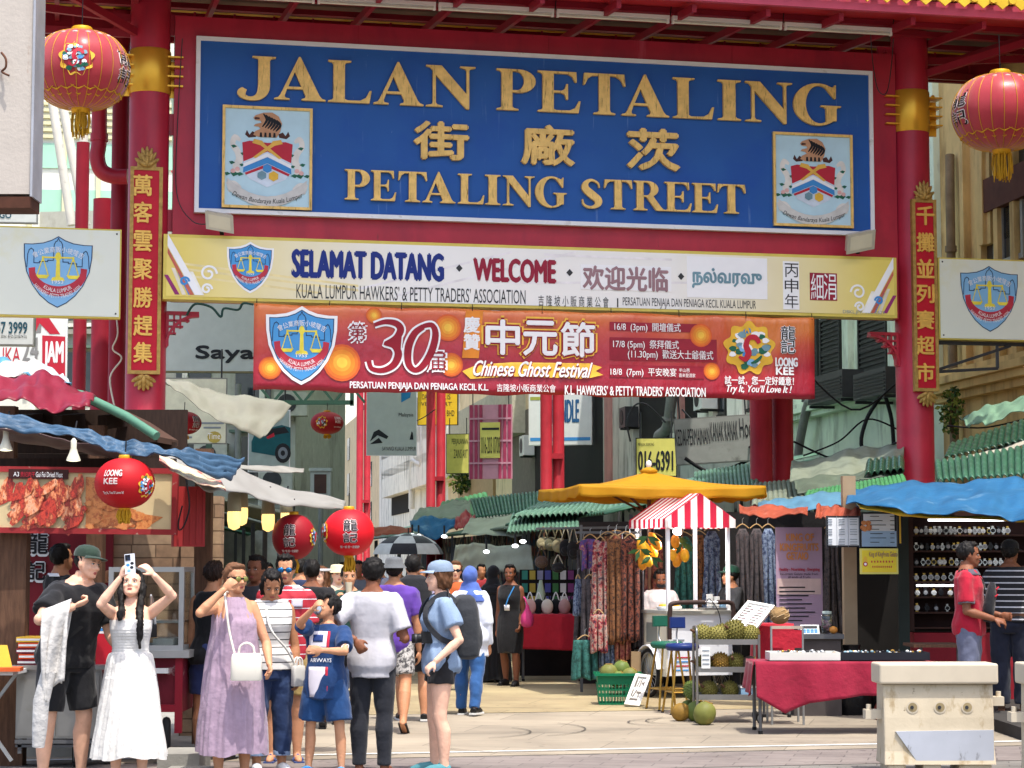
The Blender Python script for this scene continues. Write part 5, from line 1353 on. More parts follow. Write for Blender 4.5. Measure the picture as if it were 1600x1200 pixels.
tiles('tile_roof','plain green roof sheet right of the far red posts',(690,786,66),(760,770,64),(680,822,62),(770,800,60),mat('bright green sheet','#3f7a4c'),10,.04)
tarp('tarpaulin','grey tarpaulin over the roofs left of the red tarpaulin bundle',[(655,796,58),(700,786,57),(735,780,56)],[(640,818,55),(690,812,54),(735,806,53)],TGREY,.08,31,24,8)
tarp('tarpaulin','pale beige tarpaulin sagging over the roof edge below the red bundle',[(735,812,47),(790,806,46),(845,806,45)],[(720,834,45),(790,838,44),(840,832,43)],mat('pale dusty tarpaulin','#9a9a86',.6,var=.15,sc=2),.06,32,30,8)
LAMPG=mat('stall lamp glow','#f2f6ff',.3,emit=2.5)
for k,(px,py,Y)in enumerate(((644,836,44),(654,837,44),(694,838,43),(817,846,38),(805,853,38),(760,862,40))):
 p=at(px,py,Y);o=thing('stall_lamp',('pair of bright lamps right of the orange awning edge, left one','pair of bright lamps right of the orange awning edge, right one','bright lamp below the blue tarpaulin scrap','upper bright lamp left of the hanging bags','lower bright lamp left of the hanging bags','small lamp above the beige tarpaulin')[k],'lamp',p,'bright lamps under the stall roofs');b=MB();b.ell(p,(.06,.04,.035),LAMPG,12,8);b.build('bulb',o);b=MB();b.tube([p+V((0,0,.05)),p+V((0,0,.22))],.02,DGREY,6);b.build('holder',o)
 # the food stall at the left
BRK,nt,bs=_new('stone cladding')
tc=nt.nodes.new('ShaderNodeTexCoord');mp=nt.nodes.new('ShaderNodeMapping');mp.inputs['Rotation'].default_value=(math.pi/2,0,0)
nt.links.new(tc.outputs['Object'],mp.inputs[0]);bt=nt.nodes.new('ShaderNodeTexBrick');bt.inputs['Scale'].default_value=1;bt.inputs['Brick Width'].default_value=.37;bt.inputs['Row Height'].default_value=.12;bt.inputs['Mortar Size'].default_value=.006;bt.offset=.37;bt.squash=.6;bt.squash_frequency=3
bt.inputs['Color1'].default_value=(*lin('#8d6f56'),1);bt.inputs['Color2'].default_value=(*lin('#a58a6e'),1);bt.inputs['Mortar'].default_value=(*lin('#69523e'),1)
nt.links.new(mp.outputs[0],bt.inputs[0]);n_=_noise(nt,8,detail=8);o_=_mix(nt,.7,bt.outputs[0],n_.outputs[0],'OVERLAY');nt.links.new(o_,bs.inputs['Base Color']);bs.inputs['Roughness'].default_value=.8
bp=nt.nodes.new('ShaderNodeBump');bp.inputs['Distance'].default_value=.02;nt.links.new(bt.outputs['Fac'],bp.inputs['Height']);bp.invert=True;nt.links.new(bp.outputs[0],bs.inputs['Normal'])
def pbox(mb,tl,br,Y,th,m):
 a=at(tl[0],tl[1],Y);c=at(br[0],br[1],Y);mb.box((a.x,Y,c.z),(c.x,Y+th,a.z),m);return a,c
stall=thing('food_stall','dried meat food stall with timber posts and a sloping green edged roof at the left','food stall',(xat(120,18),18,0))
b=MB()
for px in(9,150,318):p=at(px,800,18.2);b.box((p.x-.07,18.15,0),(p.x+.07,18.3,3.0-(px*.0012)),WOOD)
p=at(11,900,16.9);b.box((p.x-.11,17.12,0),(p.x+.10,17.27,zat(826,17.2)),WOOD)
b.each('post',stall)
b=MB();f0=[at(-40,585,18.4),at(130,618,18.2),at(200,652,18),at(246,682,17.8)]
r0=[p+V((0,1.1,.03))for p in f0]
for i in range(3):
 t=V((0,0,.05));b.add([f0[i],f0[i+1],r0[i+1],r0[i],f0[i]-t,f0[i+1]-t,r0[i+1]-t,r0[i]-t],[(0,1,2,3),(7,6,5,4),(0,4,5,1),(1,5,6,2),(2,6,7,3),(3,7,4,0)],mat('brown ply','#4a3428',.8,var=.2,sc=3))
b.build('roof',stall)
b=MB();b.tube([tuple(p+V((0,-.04,.0)))for p in f0],.04,mat('green roof edge','#4f7a66',.5),8);b.build('roof_edge',stall)
b=MB()
pbox(b,(-40,640),(290,760),19.4,.08,DWOOD);b.build('upper_backing',stall)
b=MB()
for y,Yd in((726,17.4),(700,18.6)):
 p,q=at(-40,y,Yd),at(275,y,Yd);b.beam(p,q,.08,.10,DWOOD)
for px in(20,90,160):p=at(px,660,18.4);b.beam(p,p+V((0,2.2,.2)),.08,.12,DWOOD)
b.each('beam',stall)
b=MB();pbox(b,(-40,820),(172,1100),19.3,.06,mat('red wall print','#7e1f2a',.6,var=.25,sc=2));pbox(b,(172,815),(290,1100),19.35,.06,BRK);b.build('back_wall',stall)
b=MB();f=Fr(at(100,900,19.29),(1,0,0))
for ch,x,y,h,m in(('龍',58,850,20,PUREW),('記',56,893,18,PUREW),('龍',59,849,17,BLACK),('記',57,892,15,BLACK)):
 TP(b,ch,f,(x-h,y+h),(x+h,y-h),m,bold=.05 if m is PUREW else .02,w=.01 if m is PUREW else .018)
b.build('lettering',stall)
b=MB();a,c=at(284,775,19.0),at(342,1010,19.0);b.box((a.x,19.0,0),(c.x,19.25,a.z),BRK);b.build('stone_wall',stall)
b=MB();p=at(324,900,18.9);b.box((p.x-.025,18.88,0),(p.x+.025,18.93,2.7),mat('green post','#24382e',.5));b.build('slim_post',stall)
pb=thing('poster_board','long red framed poster board of dried meat and fried food above the left stall','poster',at(137,830,17.0))
f=Fr(at(137,780,17.0),(1,.02,-.012),(.012,0,1))
u0,v1=f.uv(-40,728);u1,v0=f.uv(276,836)
b=MB();RFRM=mat('worn red frame','#8f2a2c',.6,var=.15,dirt=('#b9a08c',.64,.74,14,None))
b.fbox(f,u0,v0,u1,v1,-.06,-.01,RFRM);t=.045
for q in((u0,v0,u1,v0+t),(u0,v1-t,u1,v1),(u1-t,v0+t,u1,v1-t)):b.fbox(f,*q,-.02,.02,RFRM)
b.build('frame',pb)
MEAT=blotch('dried meat print',['#4a0f0d','#a02018','#c8402a','#7c1712','#d8794a','#e8b08a','#8a1c15'],9,.45,'noise',(1.4,1,.7))
FRY=blotch('fried food print',['#8a4a22','#b8642c','#d0874a','#a04a20','#dca468'],9,.45)
CRM=mat('poster cream','#c9b48a',.45,var=.08)
b=MB();t=.045
x=[f.uv(p,780)[0]for p in(12,134)]
b.fbox(f,u0,v0+t,x[0],v1-t,-.01,.0,CRM);b.fbox(f,x[0],v0+t,x[1],v1-t,-.01,.0,CRM);b.fbox(f,x[1],v0+t,u1-t,v1-t,-.01,.0,CRM)
rr2=random.Random(4)
def jerky(cx,cy,n,sx,sy,m,w0,ln=.16):
 for i in range(n):
  px_,py_=cx+rr2 .uniform(-sx,sx),cy+rr2 .uniform(-sy,sy);u,v=f.uv(px_,py_);a=rr2 .uniform(.4,1.4);L=ln*rr2 .uniform(.6,1.2)
  b.poly(f,stroke([(u-L*math.cos(a)/2,v-L*math.sin(a)/2,.03),(u+.02,v,.075),(u+L*math.cos(a)/2,v+L*math.sin(a)/2,.03)],3),w0+i*.0006,m)
jerky(74,788,62,52,30,MEAT,.004,.2);jerky(5,760,5,8,22,MEAT,.004)
q=[f.uv(*p)for p in((134,745),(160,748),(185,790),(205,800),(255,808),(230,824),(134,826))];b.poly(f,q,.004,FRY)
for i in range(34):
 px_,py_=rr2 .uniform(136,225),rr2 .uniform(770,822);u,v=f.uv(px_,py_);r_=rr2 .uniform(.025,.06)
 b.poly(f,[(u+r_*(1+.3*math.sin(5*a+i))*math.cos(a),v+r_*.8*math.sin(a))for a in[j*.63 for j in range(10)]],.006+i*.0005,FRY)
b.fbox(f,*f.uv(14,748),*f.uv(108,734),.02,.024,mat('print dark strip','#3a1a18',.5))
b.build('print',pb)
b=MB();TP(b,'A3',f,(22,744.5),(31,737.5),PUREW,w=.028);TP(b,'贵妃肉干',f,(33,745),(56,737.5),PRED,w=.028);TP(b,'Gui Fei Dried Meat',f,(57,745.5),(99,738),PUREW,w=.028);b.build('lettering',pb)
o=thing('metal_panel','faded red metal panel hanging at the right end of the poster board','panel',at(297,855,17.2))
b=MB();RP=mat('faded red metal','#9a2a2a',.55,var=.15,sc=3,stretch=(2,2,.4),dirt=('#c08a7c',.66,.75,9,None))
f=Fr(at(297,810,17.2),(1,.25,0));u0,v1=f.uv(272,760);u1,v0=f.uv(320,854);b.fbox(f,u0,v0,u1,v1,-.2,0,RP)
for i in range(5):b.fbox(f,u0+(u1-u0)*i/5+.03,v0+.02,u0+(u1-u0)*i/5+.045,v1-.02,0,.008,RP)
b.build('sheet',o);b=MB();b.tube(smooth_path([tuple(at(290,745,17)),tuple(at(296,790,17)),tuple(at(288,820,17)),tuple(at(280,828,17)),tuple(at(279,815,17)),tuple(at(285,790,17))],6),.007,BLACK,6);b.build('cord',o)
def bulb(px,py,Y,lab,lit,r=.058):
 p=at(px,py,Y);o=thing('hanging_bulb',lab,'lamp',p,'bulbs hanging in the left stall')
 b=MB()
 if lit:
  g=mat('lit bulb glass','#ffc878',.3,emit=.75)
  b.lathe([(.012,.1),(.045,.06),(r,-.0),(r,-.06),(r*.8,-.12),(.01,-.14)],p,g,16);b.build('bulb',o)
  b=MB();b.lathe([(.02,.2),(.055,.16),(.06,.02),(.04,.0)],p,mat('bulb socket','#8f8a70',.5),14);b.build('socket',o)
 else:
  b.lathe([(.008,.12),(.024,.10),(.024,.04),(.036,.0),(.055,-.045),(.058,-.06)],p,mat('white bulb','#cfcbb8',.4),16);b.build('bulb',o)
  b=MB();b.lathe([(.056,-.06),(.03,-.066),(.006,-.068)],p,mat('bulb lens glow','#fff2cc',.3,emit=.8),16);b.build('lens',o)
 b=MB();b.tube([p+V((0,0,.11)),p+V((.01,.06,.26))],.008,BLACK,5);b.build('cord',o)
bulb(9,692,17.0,'leftmost white spotlight bulb over the poster board',False);bulb(115,708,16.8,'white spotlight bulb near the big red paper lantern',False)
bulb(366,802,17.6,'front glowing bulb under the white awning',True);bulb(377,796,18.2,'glowing bulb half hidden behind another under the white awning',True);bulb(419,806,18.6,'glowing bulb left of the dark red lantern',True);bulb(447,803,19.6,'glowing bulb just above the dark red lantern',True,.05)
o=thing('glass_cabinet','aluminium framed glass food cabinet behind the woman in the white dress','display cabinet',(xat(228,17.4),17.4,.9))
a,c=at(170,886,17.3),at(286,1016,17.3);ALU=mat('aluminium frame','#b4b4b0',.4,.5,var=.08)
b=MB();x0,x1,z0,z1=a.x,c.x,c.z,a.z;t=.04
for yy in(17.3,17.85):
 for q in((x0,z0,x1,z0+t),(x0,z1-t,x1,z1),(x0,z0+t,x0+t,z1-t),(x1-t,z0+t,x1,z1-t)):b.box((q[0],yy,q[1]),(q[2],yy+t,q[3]),ALU)
for xx in(x0,x1-t):
 for zz in(z0,z1-t):b.box((xx,17.34,zz),(xx+t,17.85,zz+t),ALU)
b.box((x0-.04,17.24,z0-.06),(x1+.06,17.92,z0),ALU);b.build('frame',o)
b=MB();gm=mat('cabinet glass','#dfe8e6',.04,var=0,trans=1.0);b.box((x0+t,17.31,z0+t),(x1-t,17.318,z1-t),gm);b.box((x1-.02,17.345,z0+t),(x1-.012,17.85,z1-t),gm);b.build('glass',o)
b=MB();b.box((x0+.02,17.36,z0+.22),(x1-.02,17.84,z0+.235),ALU);b.box((x0+.35,17.42,z0+.005),(x1-.1,17.8,z0+.09),mat('white tray','#c8c8c0',.5));b.build('shelf',o)
o=thing('food_cart','peeling maroon food cart under the glass cabinet','cart',(xat(240,17.4),17.4,0))
b=MB();MAR=mat('peeling maroon paint','#6a1a28',.6,var=.2,sc=3,dirt=('#a88a88',.6,.68,5,(1,1,1.5)))
a=at(150,1016,17.3);b.box((a.x,17.32,.42),(c.x-.0,17.88,z0-.062),MAR);b.build('body',o)
b=MB()
for xx in(a.x,c.x-.06):b.box((xx,17.28,.25),(xx+.06,17.32,z0-.062),GRED2)
b.box((a.x+.06,17.28,.42),(c.x-.06,17.32,.48),GRED2);b.box((a.x,17.28,.42+.25),(a.x+.02,17.3,.7),GRED2);b.build('frame',o)
RUB=mat('rubber tyre','#1c1c1d',.8)
def wheel(c,r,w,axis=(1,0,0),spokes=0,par=None,fork=False,rimm=None):
 c=V(c);ax=V(axis).normalized();e1=ax.cross(V((0,0,1))).normalized();e2=V((0,0,1))
 b=MB();n=24;
 rings=[[c+ax*(w/2*math.cos(q))+(e1*math.cos(t)+e2*math.sin(t))*(r-w/2+w/2*math.sin(q))for q in[k*math.pi/4 for k in range(8)]]for t in[i*2*math.pi/n for i in range(n+1)]]
 b.loft(rings,RUB,caps=False);ty=b.build('wheel',par)
 b=MB()
 if spokes:
  for i in range(spokes):t=i*2*math.pi/spokes;b.tube([c,c+(e1*math.cos(t)+e2*math.sin(t))*(r-w*.8)],.004,TIN,4)
  rings=[[c+ax*(w*.35*math.cos(q))+(e1*math.cos(t)+e2*math.sin(t))*(r-w*1.1+w*.25*math.sin(q))for q in[k*math.pi/3 for k in range(6)]]for t in[i*2*math.pi/n for i in range(n+1)]]
  b.loft(rings,TIN,caps=False);b.cyl(c-ax*w*.6,c+ax*w*.6,r*.1,TIN,10)
 else:b.cyl(c-ax*w*.35,c+ax*w*.35,r*.62,rimm or STEELD,14)
 b.build('rim',ty)
 return ty
for xx in(xat(262,17.3),xat(180,17.3)):wheel((xx,17.35,.19),.19,.07,(1,.15,0),par=o)
b=MB();p=at(250,1048,17.25);b.box((p.x-.06,17.22,p.z-.02),(p.x+.07,17.28,p.z+.02),OFFW);b.build('handle',o)
o=thing('steel_cart','stainless steel serving cart on castors behind the man in black','cart',(xat(90,17),17,0))
a,c=at(26,1046,16.9),at(158,1154,16.9)
b=MB();b.box((a.x,16.9,c.z),(c.x,17.5,a.z),STEEL);b.box((a.x-.03,16.86,a.z),(c.x+.03,17.55,a.z+.035),STEEL);b.box((a.x+.01,16.885,c.z+.02),(a.x+.32,16.9,a.z-.03),STEEL);b.box((a.x+.34,16.885,c.z+.02),(c.x-.02,16.9,a.z-.03),STEEL);b.build('body',o)
b=MB();
for xx in(a.x+.02,c.x-.05):
 for yy in(16.9,17.46):b.box((xx,yy,.12),(xx+.03,yy+.03,c.z),STEELD)
b.box((a.x,16.88,.2),(c.x,16.92,.23),STEELD);b.box((a.x,16.9,.17),(c.x,17.5,.19),STEELD);b.each('leg',o)
for xx in(a.x+.18,c.x-.22):wheel((xx,17.0,.11),.11,.045,(1,.3,0),par=o,rimm=TIN)
o=thing('folding_table','thin white topped folding table at the left edge','table',(xat(0,16.6),16.6,0))
b=MB();p=at(25,1048,16.5);b.box((p.x-1.0,16.4,p.z-.03),(p.x,16.95,p.z),OFFW);b.build('top',o);b=MB();b.beam((p.x-.5,16.5,p.z-.03),(p.x-.02,16.5,.1),.025,.025,TIN);b.beam((p.x-.04,16.7,p.z-.03),(p.x-.6,16.7,.0),.025,.025,TIN);b.each('leg',o)
tz=p.z
o=thing('paper_stack','yellow paper food wrapper pile on the folding table','paper',(xat(6,16.5),16.5,tz));b=MB();q=at(8,1040,16.5)
b.fbox(Fr((q.x,16.5,tz+.005),(1,.2,0),(-.3,.2,1)),-.15,0,.06,.2,-.02,.02,PYEL);b.fbox(Fr((q.x,16.45,tz),(1,.1,0)),-.2,.0,.14,.03,-.1,.1,mat('orange paper','#c85a2a',.6));b.build('sheets',o)
p=at(44,1046,16.75)
for k in range(5):
 b=MB();z=a.z+.036+k*.045;m=[TRED,mat('orange card','#cc4a22',.6),TRED,mat('orange card'),PYEL][k]
 dx=(.0,.012,-.008,.006,-.01)[k];b.box((p.x-.13+dx,16.92,z),(p.x+.11+dx,17.2,z+.04),m);b.box((p.x-.125+dx,16.915,z+.012),(p.x+.105+dx,16.922,z+.028),OFFW)
 tag(b.build('food_box'),'%s flat food box in the pile on the steel cart'%['bottom red','second lowest orange','middle red','second highest orange','topmost yellow'][k],'box','food boxes piled on the steel cart')
o=thing('drink_tray','red crate of packets beside the glass cabinet','crate',(xat(165,17.1),17.1,.85));a2,c2=at(152,990,17.1),at(178,1050,17.1)
b=MB();b.box((a2 .x,17.05,c2 .z),(c2 .x,17.26,a2 .z),mat('red plastic','#b3202c',.4));b.build('tray',o)
b=MB()
for k in range(4):b.box((a2 .x-.1,17.06,a2 .z+.002+k*.022),(c2 .x,17.24,a2 .z+.02+k*.022),[OFFW,MIDB,OFFW,PRED][k])
b.build('packets',o)
b=MB();SLAB=mat('grey stone slab','#8d8b84',.8,var=.12,sc=4,bump=.2)
for k,(tl,br,Yd,lab)in enumerate((((246,1150),(312,1172),16.3,'upper grey stone step between the two women at the left'),((244,1174),(318,1210),15.6,'lower grey stone step between the two women at the left'))):
 b=MB();a2,c2=at(*tl,Yd),at(*br,Yd);b.box((a2 .x,Yd,0),(c2 .x,Yd+.6+.1*k,.17-.09*k),SLAB);tag(b.build('stone_step'),lab,'step')
b=MB();p=at(330,1100,18.1);b.box((p.x-6,17.9,0),(p.x,24,.09),SLAB);tag(b.build('pavement'),kind='structure')
# people: one continuous body, clothes and hair as parts
def _remesh(vs,fs,voxel,smooth=3,ang=None):
 me=bpy.data.meshes.new('r');me.from_pydata(vs,[],fs)
 o=bpy.data.objects.new('r',me)
 m=o.modifiers.new('r','REMESH');m.mode='VOXEL';m.voxel_size=voxel
 if smooth:
  s=o.modifiers.new('s','SMOOTH');s.factor=.5;s.iterations=smooth
 r=_eval_mesh(o)
 n=len(r.vertices);co=np.empty(n*3);r.vertices.foreach_get('co',co);no=np.empty(n*3);r.vertex_normals.foreach_get('vector',no)
 f=[tuple(p.vertices)for p in r.polygons]
 bpy.data.objects.remove(o);bpy.data.meshes.remove(me);bpy.data.meshes.remove(r)
 return co.reshape(-1,3),no.reshape(-1,3),f
def _wr(co,no,amp,sc,seed,stretch=(1,1,.45)):
 """folds pushed in and out of a cloth surface"""
 if not amp:return co
 rg=np.random.RandomState(seed);d=np.zeros(len(co));q=co*np.array(stretch)
 for k in range(7):
  w=rg.normal(size=3);w/=np.linalg.norm(w);f=sc*(1.0+.45*k)
  d+=np.sin(q@w*f+rg.uniform(0,6.28)+1.3*np.sin(q@rg.normal(size=3)*f*.35))/(1+.35*k)
 return co+no*(amp*d/3)[:,None]
TORSO={'m':[(.47,.074,.060,.0),(.50,.092,.068,.004),(.535,.098,.068,.004),(.575,.093,.064,0),(.62,.088,.060,-.002),(.68,.095,.064,-.003),(.74,.106,.068,-.003),(.785,.108,.062,.002),(.815,.092,.050,.006),(.835,.055,.040,.008),(.855,.036,.036,.006)],'f':[(.47,.078,.062,.0),(.50,.098,.072,.006),(.535,.100,.070,.006),(.575,.088,.060,0),(.62,.074,.052,-.002),(.66,.077,.056,-.006),(.715,.087,.068,-.012),(.75,.089,.062,-.006),(.79,.090,.050,.004),(.815,.076,.042,.006),(.835,.046,.036,.008),(.855,.031,.031,.006)],'c':[(.46,.074,.060,.0),(.50,.086,.064,.003),(.54,.088,.064,.003),(.58,.086,.062,0),(.62,.085,.060,-.002),(.68,.090,.060,-.002),(.74,.098,.060,-.002),(.775,.100,.054,.002),(.80,.085,.046,.006),(.82,.05,.038,.008),(.84,.034,.034,.006)]}
HEADR=[(0.0,.10,-.33,-.14),(.06,.18,-.385,-.06),(.14,.235,-.395,.06),(.24,.27,-.385,.20),(.36,.30,-.385,.30),(.48,.318,-.365,.38),(.56,.33,-.375,.42),(.66,.335,-.385,.445),(.78,.325,-.36,.43),(.88,.27,-.28,.36),(.95,.18,-.16,.25),(1.0,.05,-.02,.10)]
SKINS={'light':'#d9a88c','fair':'#e0b096','tan':'#b07a58','brown':'#7d4d35','dark':'#553325','warm':'#c08a68'}
HAIRC={'black':'#14110f','darkbrown':'#2a1b14','brown':'#5a3a24','auburn':'#6b4a34'}
def skin(k):return mat('skin '+k,SKINS[k],.55,var=.10,sc=14,spec=.3,bump=.15,bs=60,dirt=('#a8604a' if k in('light','fair','warm','tan')else'#4a2a1e',.62,.85,5,None))
LEATHER=mat('black leather','#1b1a1b',.45);SOLE=mat('white rubber','#cfcfcc',.6)
LIPM=mat('lips','#a0524c',.5);EYEW=mat('eye white','#d8d2cc',.3);EYED=mat('eye dark','#17100e',.2)
PEOPLE={}
def person(label,px,Y,H,phi=0,sex='m',build=1.0,z0=0.0,lean=(0,0),head=(0,0,0),LA=None,RA=None,LL=None,RL=None,sk='tan',hair=('short','black'),wear=(),shoes=('shoe',None),vox=.009,seed=1,eyes=True,hips=0.0,group=None,hs=None,lift=0.0):
 pos=V((xat(px,Y),Y,z0));ph=math.radians(phi)
 Rz=Matrix.Rotation(ph,3,'Z')
 W=lambda p:pos+Rz@V(p)
 root=thing('person',label,'person',pos,group)
 tor=TORSO[sex];hu=(hs or(.222 if sex=='m' else .212 if sex=='f' else .195))
 n0=lambda d:V(d).normalized()
 ul,fl=.178*H,.148*H;tl,sl=.235*H,.245*H
 LL=LL or((.04,0,-1),(.0,.04,-1));RL=RL or((-.04,0,-1),(.0,.04,-1))
 ikL,ikR=(LA if LA and LA[0]=='ik' else None),(RA if RA and RA[0]=='ik' else None);LA=None if ikL else LA;RA=None if ikR else RA
 LA=LA or((.16,0,-1),(.05,-.22,-1));RA=RA or((-.16,0,-1),(-.05,-.22,-1))
 hipz=.52*H
 J={}
 low=1e9
 for s,leg in((1,LL),(-1,RL)):
  h=V((s*.05*H*build**.5,0,hipz));k=h+n0(leg[0])*tl;a=k+n0(leg[1])*sl
  J[s,'hip'],J[s,'knee'],J[s,'ank']=h,k,a;low=min(low,a.z-.045)
 drop=V((0,0,-low+lift))
 for k in list(J):J[k]=J[k]+drop
 piv=V((0,0,.53*H))+drop
 LM=Matrix.Rotation(math.radians(lean[0]),3,'X')@Matrix.Rotation(math.radians(lean[1]),3,'Y')
 def tw(p):
  p=V(p)+drop
  if p.z<=piv.z:return p+V((hips*0,0,0))
  t=min(1,(p.z-piv.z)/(.06*H));q=piv+LM@(p-piv)
  return p.lerp(q,t)
 bw=build
 def tring(z,inf,n=24,hem=None):
  zs=[t[0]for t in tor]
  z_=min(max(z,zs[0]),zs[-1]);i=max(k for k in range(len(zs))if zs[k]<=z_+1e-9);i=min(i,len(zs)-2)
  t=(z_-zs[i])/(zs[i+1]-zs[i]);a,c=tor[i],tor[i+1]
  hw=(a[1]+(c[1]-a[1])*t)*H*bw+inf;hd=(a[2]+(c[2]-a[2])*t)*H*(bw**1.4)+inf;yo=(a[3]+(c[3]-a[3])*t)*H
  out=[]
  for k in range(n):
   q=2*math.pi*k/n;cx,sy=math.cos(q),math.sin(q)
   out.append(tw((hw*math.copysign(abs(cx)**.82,cx),yo+hd*math.copysign(abs(sy)**.82,sy),z*H)))
  return out
 shx=(.084 if sex=='f' else .099 if sex=='m' else .090)*H*(.5+.5*bw)
 def solve(ik,s):
  S0=tw((s*shx,.006*H,.788*H));t=Rz.transposed()@(at(*ik[1])-pos)-S0;L=min(t.length,(ul+fl)*.985);dr=t.normalized()
  pole=V(ik[2]);pole=(pole-dr*pole.dot(dr)).normalized();x=(ul*ul-fl*fl+L*L)/(2*L);h=math.sqrt(max(0,ul*ul-x*x))
  E=dr*x+pole*h;return(E,dr*L-E)+tuple(ik[3:])
 if ikL:LA=solve(ikL,1)
 if ikR:RA=solve(ikR,-1)
 for s,arm in((1,LA),(-1,RA)):
  S0=tw((s*shx,.006*H,.788*H));E=S0+n0(arm[0])*ul;Wr=E+n0(arm[1])*fl
  J[s,'sh'],J[s,'el'],J[s,'wr']=S0,E,Wr
 nk0=tw((0,.012*H,.83*H));
 HM=LM.lerp(Matrix.Identity(3),.45)@Matrix.Rotation(math.radians(head[0]),3,'Z')@Matrix.Rotation(math.radians(head[1]),3,'X')@Matrix.Rotation(math.radians(head[2]),3,'Y')
 hc=nk0+LM@V((0,-.008*H,.035*H));pv=V((0,.10,.10))
 def hp(x,y,z):return hc+HM@((V((x,y,z))-pv)*hu)
 def emit(mb_or,name,m,voxel=None,smooth=3,wr=0,wsc=22,stretch=(1,1,.45),parent=root,sm=True,**kw):
  """transform local shapes to the world and link them as one mesh"""
  mb=mb_or
  if voxel:
   co,no,f=_remesh([tuple(p)for p in mb.v],mb.f,voxel,smooth)
   co=_wr(co,no,wr,wsc,seed,stretch)
   out=MB();out.add([W(p)for p in co],f,m,True)
  else:
   out=MB();out.v=[tuple(W(p))for p in mb.v];out.f=mb.f;out.m=mb.m;out.sm=mb.sm;out.mats=mb.mats
  return out.build(name,parent,**kw)
 b=MB();SK=skin(sk)
 # body
 b.loft([tring(t[0],0)for t in tor],SK)
 b.tube([nk0-V((0,0,.03)),hc+(HM@V((0,.03,.10)))*hu],[.036*H*(.9 if sex!='m' else 1.05),.030*H],SK,12)
 ab=.5+.5*bw;la=.9 if sex=='f' else .92 if sex=='c' else 1.0
 for s,arm in((1,LA),(-1,RA)):
  S0,E,Wr=J[s,'sh'],J[s,'el'],J[s,'wr'];r=H*ab*la
  P=[S0,S0 .lerp(E,.35),S0 .lerp(E,.75),E,E.lerp(Wr,.25),E.lerp(Wr,.7),Wr]
  b.tube(P,[.033*r,.030*r,.025*r,.0235*r,.0255*r,.0185*r,.0155*r],SK,12);b.ell(S0,.032*r,SK,10,8);b.ell(E,.0235*r,SK,10,8)
  d=n0(arm[1]);curl=arm[2]if len(arm)>2 else .55
  pn=n0(arm[3])if len(arm)>3 else V((-s,-.2,0)).normalized()
  hd=n0(arm[4])if len(arm)>4 else d
  pn=(pn-hd*pn.dot(hd)).normalized();sd=hd.cross(pn)*(1 if s>0 else-1)
  if sd.y>0 and len(arm)<=3:sd=sd*1
  k=H/1.7*(1.0 if sex=='m' else .92 if sex=='f' else 1.05)
  rot=Matrix((sd,pn,hd)).transposed();b.ell(Wr+hd*.05*k,(.040*k,.018*k,.056*k),SK,12,8,rot=rot)
  J[s,'hand']=Wr+hd*.085*k+pn*.02;J[s,'pn']=pn;J[s,'hd']=hd
  thumb_side=-1
  for i,L in enumerate((.072,.080,.075,.058)):
   p=Wr+hd*.088*k+sd*((1.5-i)*.0215*k);a=.15*curl;P=[p-hd*.02*k,p]
   for q,fr_ in enumerate((.44,.32,.24)):
    a+=curl*(.55,.95,.6)[q]+i*.03;p=p+(hd*math.cos(a)+pn*math.sin(a))*L*fr_*k;P.append(p)
   b.tube(P,[.0095*k,.0095*k,.0088*k,.0082*k,.0068*k],SK,8)
  p=Wr+hd*.025*k+sd*.030*k;q=p+(hd*.65+sd*.62+pn*.45).normalized()*.036*k;e=q+(hd*.85+sd*.15+pn*.5).normalized()*.030*k
  b.tube([p,q,e],[.013*k,.0105*k,.008*k],SK,8)
 for s in(1,-1):
  h,kn,a=J[s,'hip'],J[s,'knee'],J[s,'ank'];r=H*bw**.7*(1.0 if sex!='c' else .88)
  cb=V((0,.010*H,0))
  b.tube([h+V((0,0,.02*H)),h.lerp(kn,.25),h.lerp(kn,.6),h.lerp(kn,.88),kn,kn.lerp(a,.12),kn.lerp(a,.3)+cb,kn.lerp(a,.55)+cb*.7,kn.lerp(a,.85),a-V((0,0,.01))],[.054*r,.052*r,.043*r,.034*r,.033*r,.031*r,.034*r,.030*r,.021*r,.020*r],SK,14)
  leg=LL if s>0 else RL;fw=n0(leg[2])if len(leg)>2 else V((s*.12,-1,0)).normalized()
  fl_=.145*H;base=V((a.x,a.y,a.z-.045));J[s,'fw']=fw
  up=V((0,0,1))if len(leg)<4 else n0(leg[3])
  J[s,'foot']=(base,fw,fl_,up)
  b.tube([base-fw*.035+up*.032,base+fw*.03+up*.034,base+fw*fl_*.5+up*.026,base+fw*fl_*.74+up*.016],[.030,.034,.032,.016],SK,10)
 rings=[]
 for z,hw,f,bk in HEADR:
  cy,ry=(f+bk)/2,(bk-f)/2;rings.append([hp(hw*math.copysign(abs(math.cos(q))**.9,math.cos(q)),cy+ry*math.sin(q),z)for q in[2*math.pi*k/20 for k in range(20)]])
 b.loft(rings,SK)
 b.tube([hp(0,-.365,.56),hp(0,-.41,.45),hp(0,-.455,.36),hp(0,-.40,.315)],[.035*hu,.05*hu,.068*hu,.045*hu],SK,8)
 for s in(1,-1):
  b.ell(hp(s*.335,.03,.44),(.035*hu,.065*hu,.11*hu),SK,10,7,rot=HM);b.ell(hp(s*.07,-.405,.345),.035*hu,SK,8,6)
  b.ell(hp(s*.17,-.31,.36),(.10*hu,.07*hu,.09*hu),SK,8,6);b.ell(hp(s*.13,-.345,.585),(.13*hu,.05*hu,.03*hu),SK,8,6)
 b.ell(hp(0,-.355,.07),(.09*hu,.055*hu,.06*hu),SK,8,6)
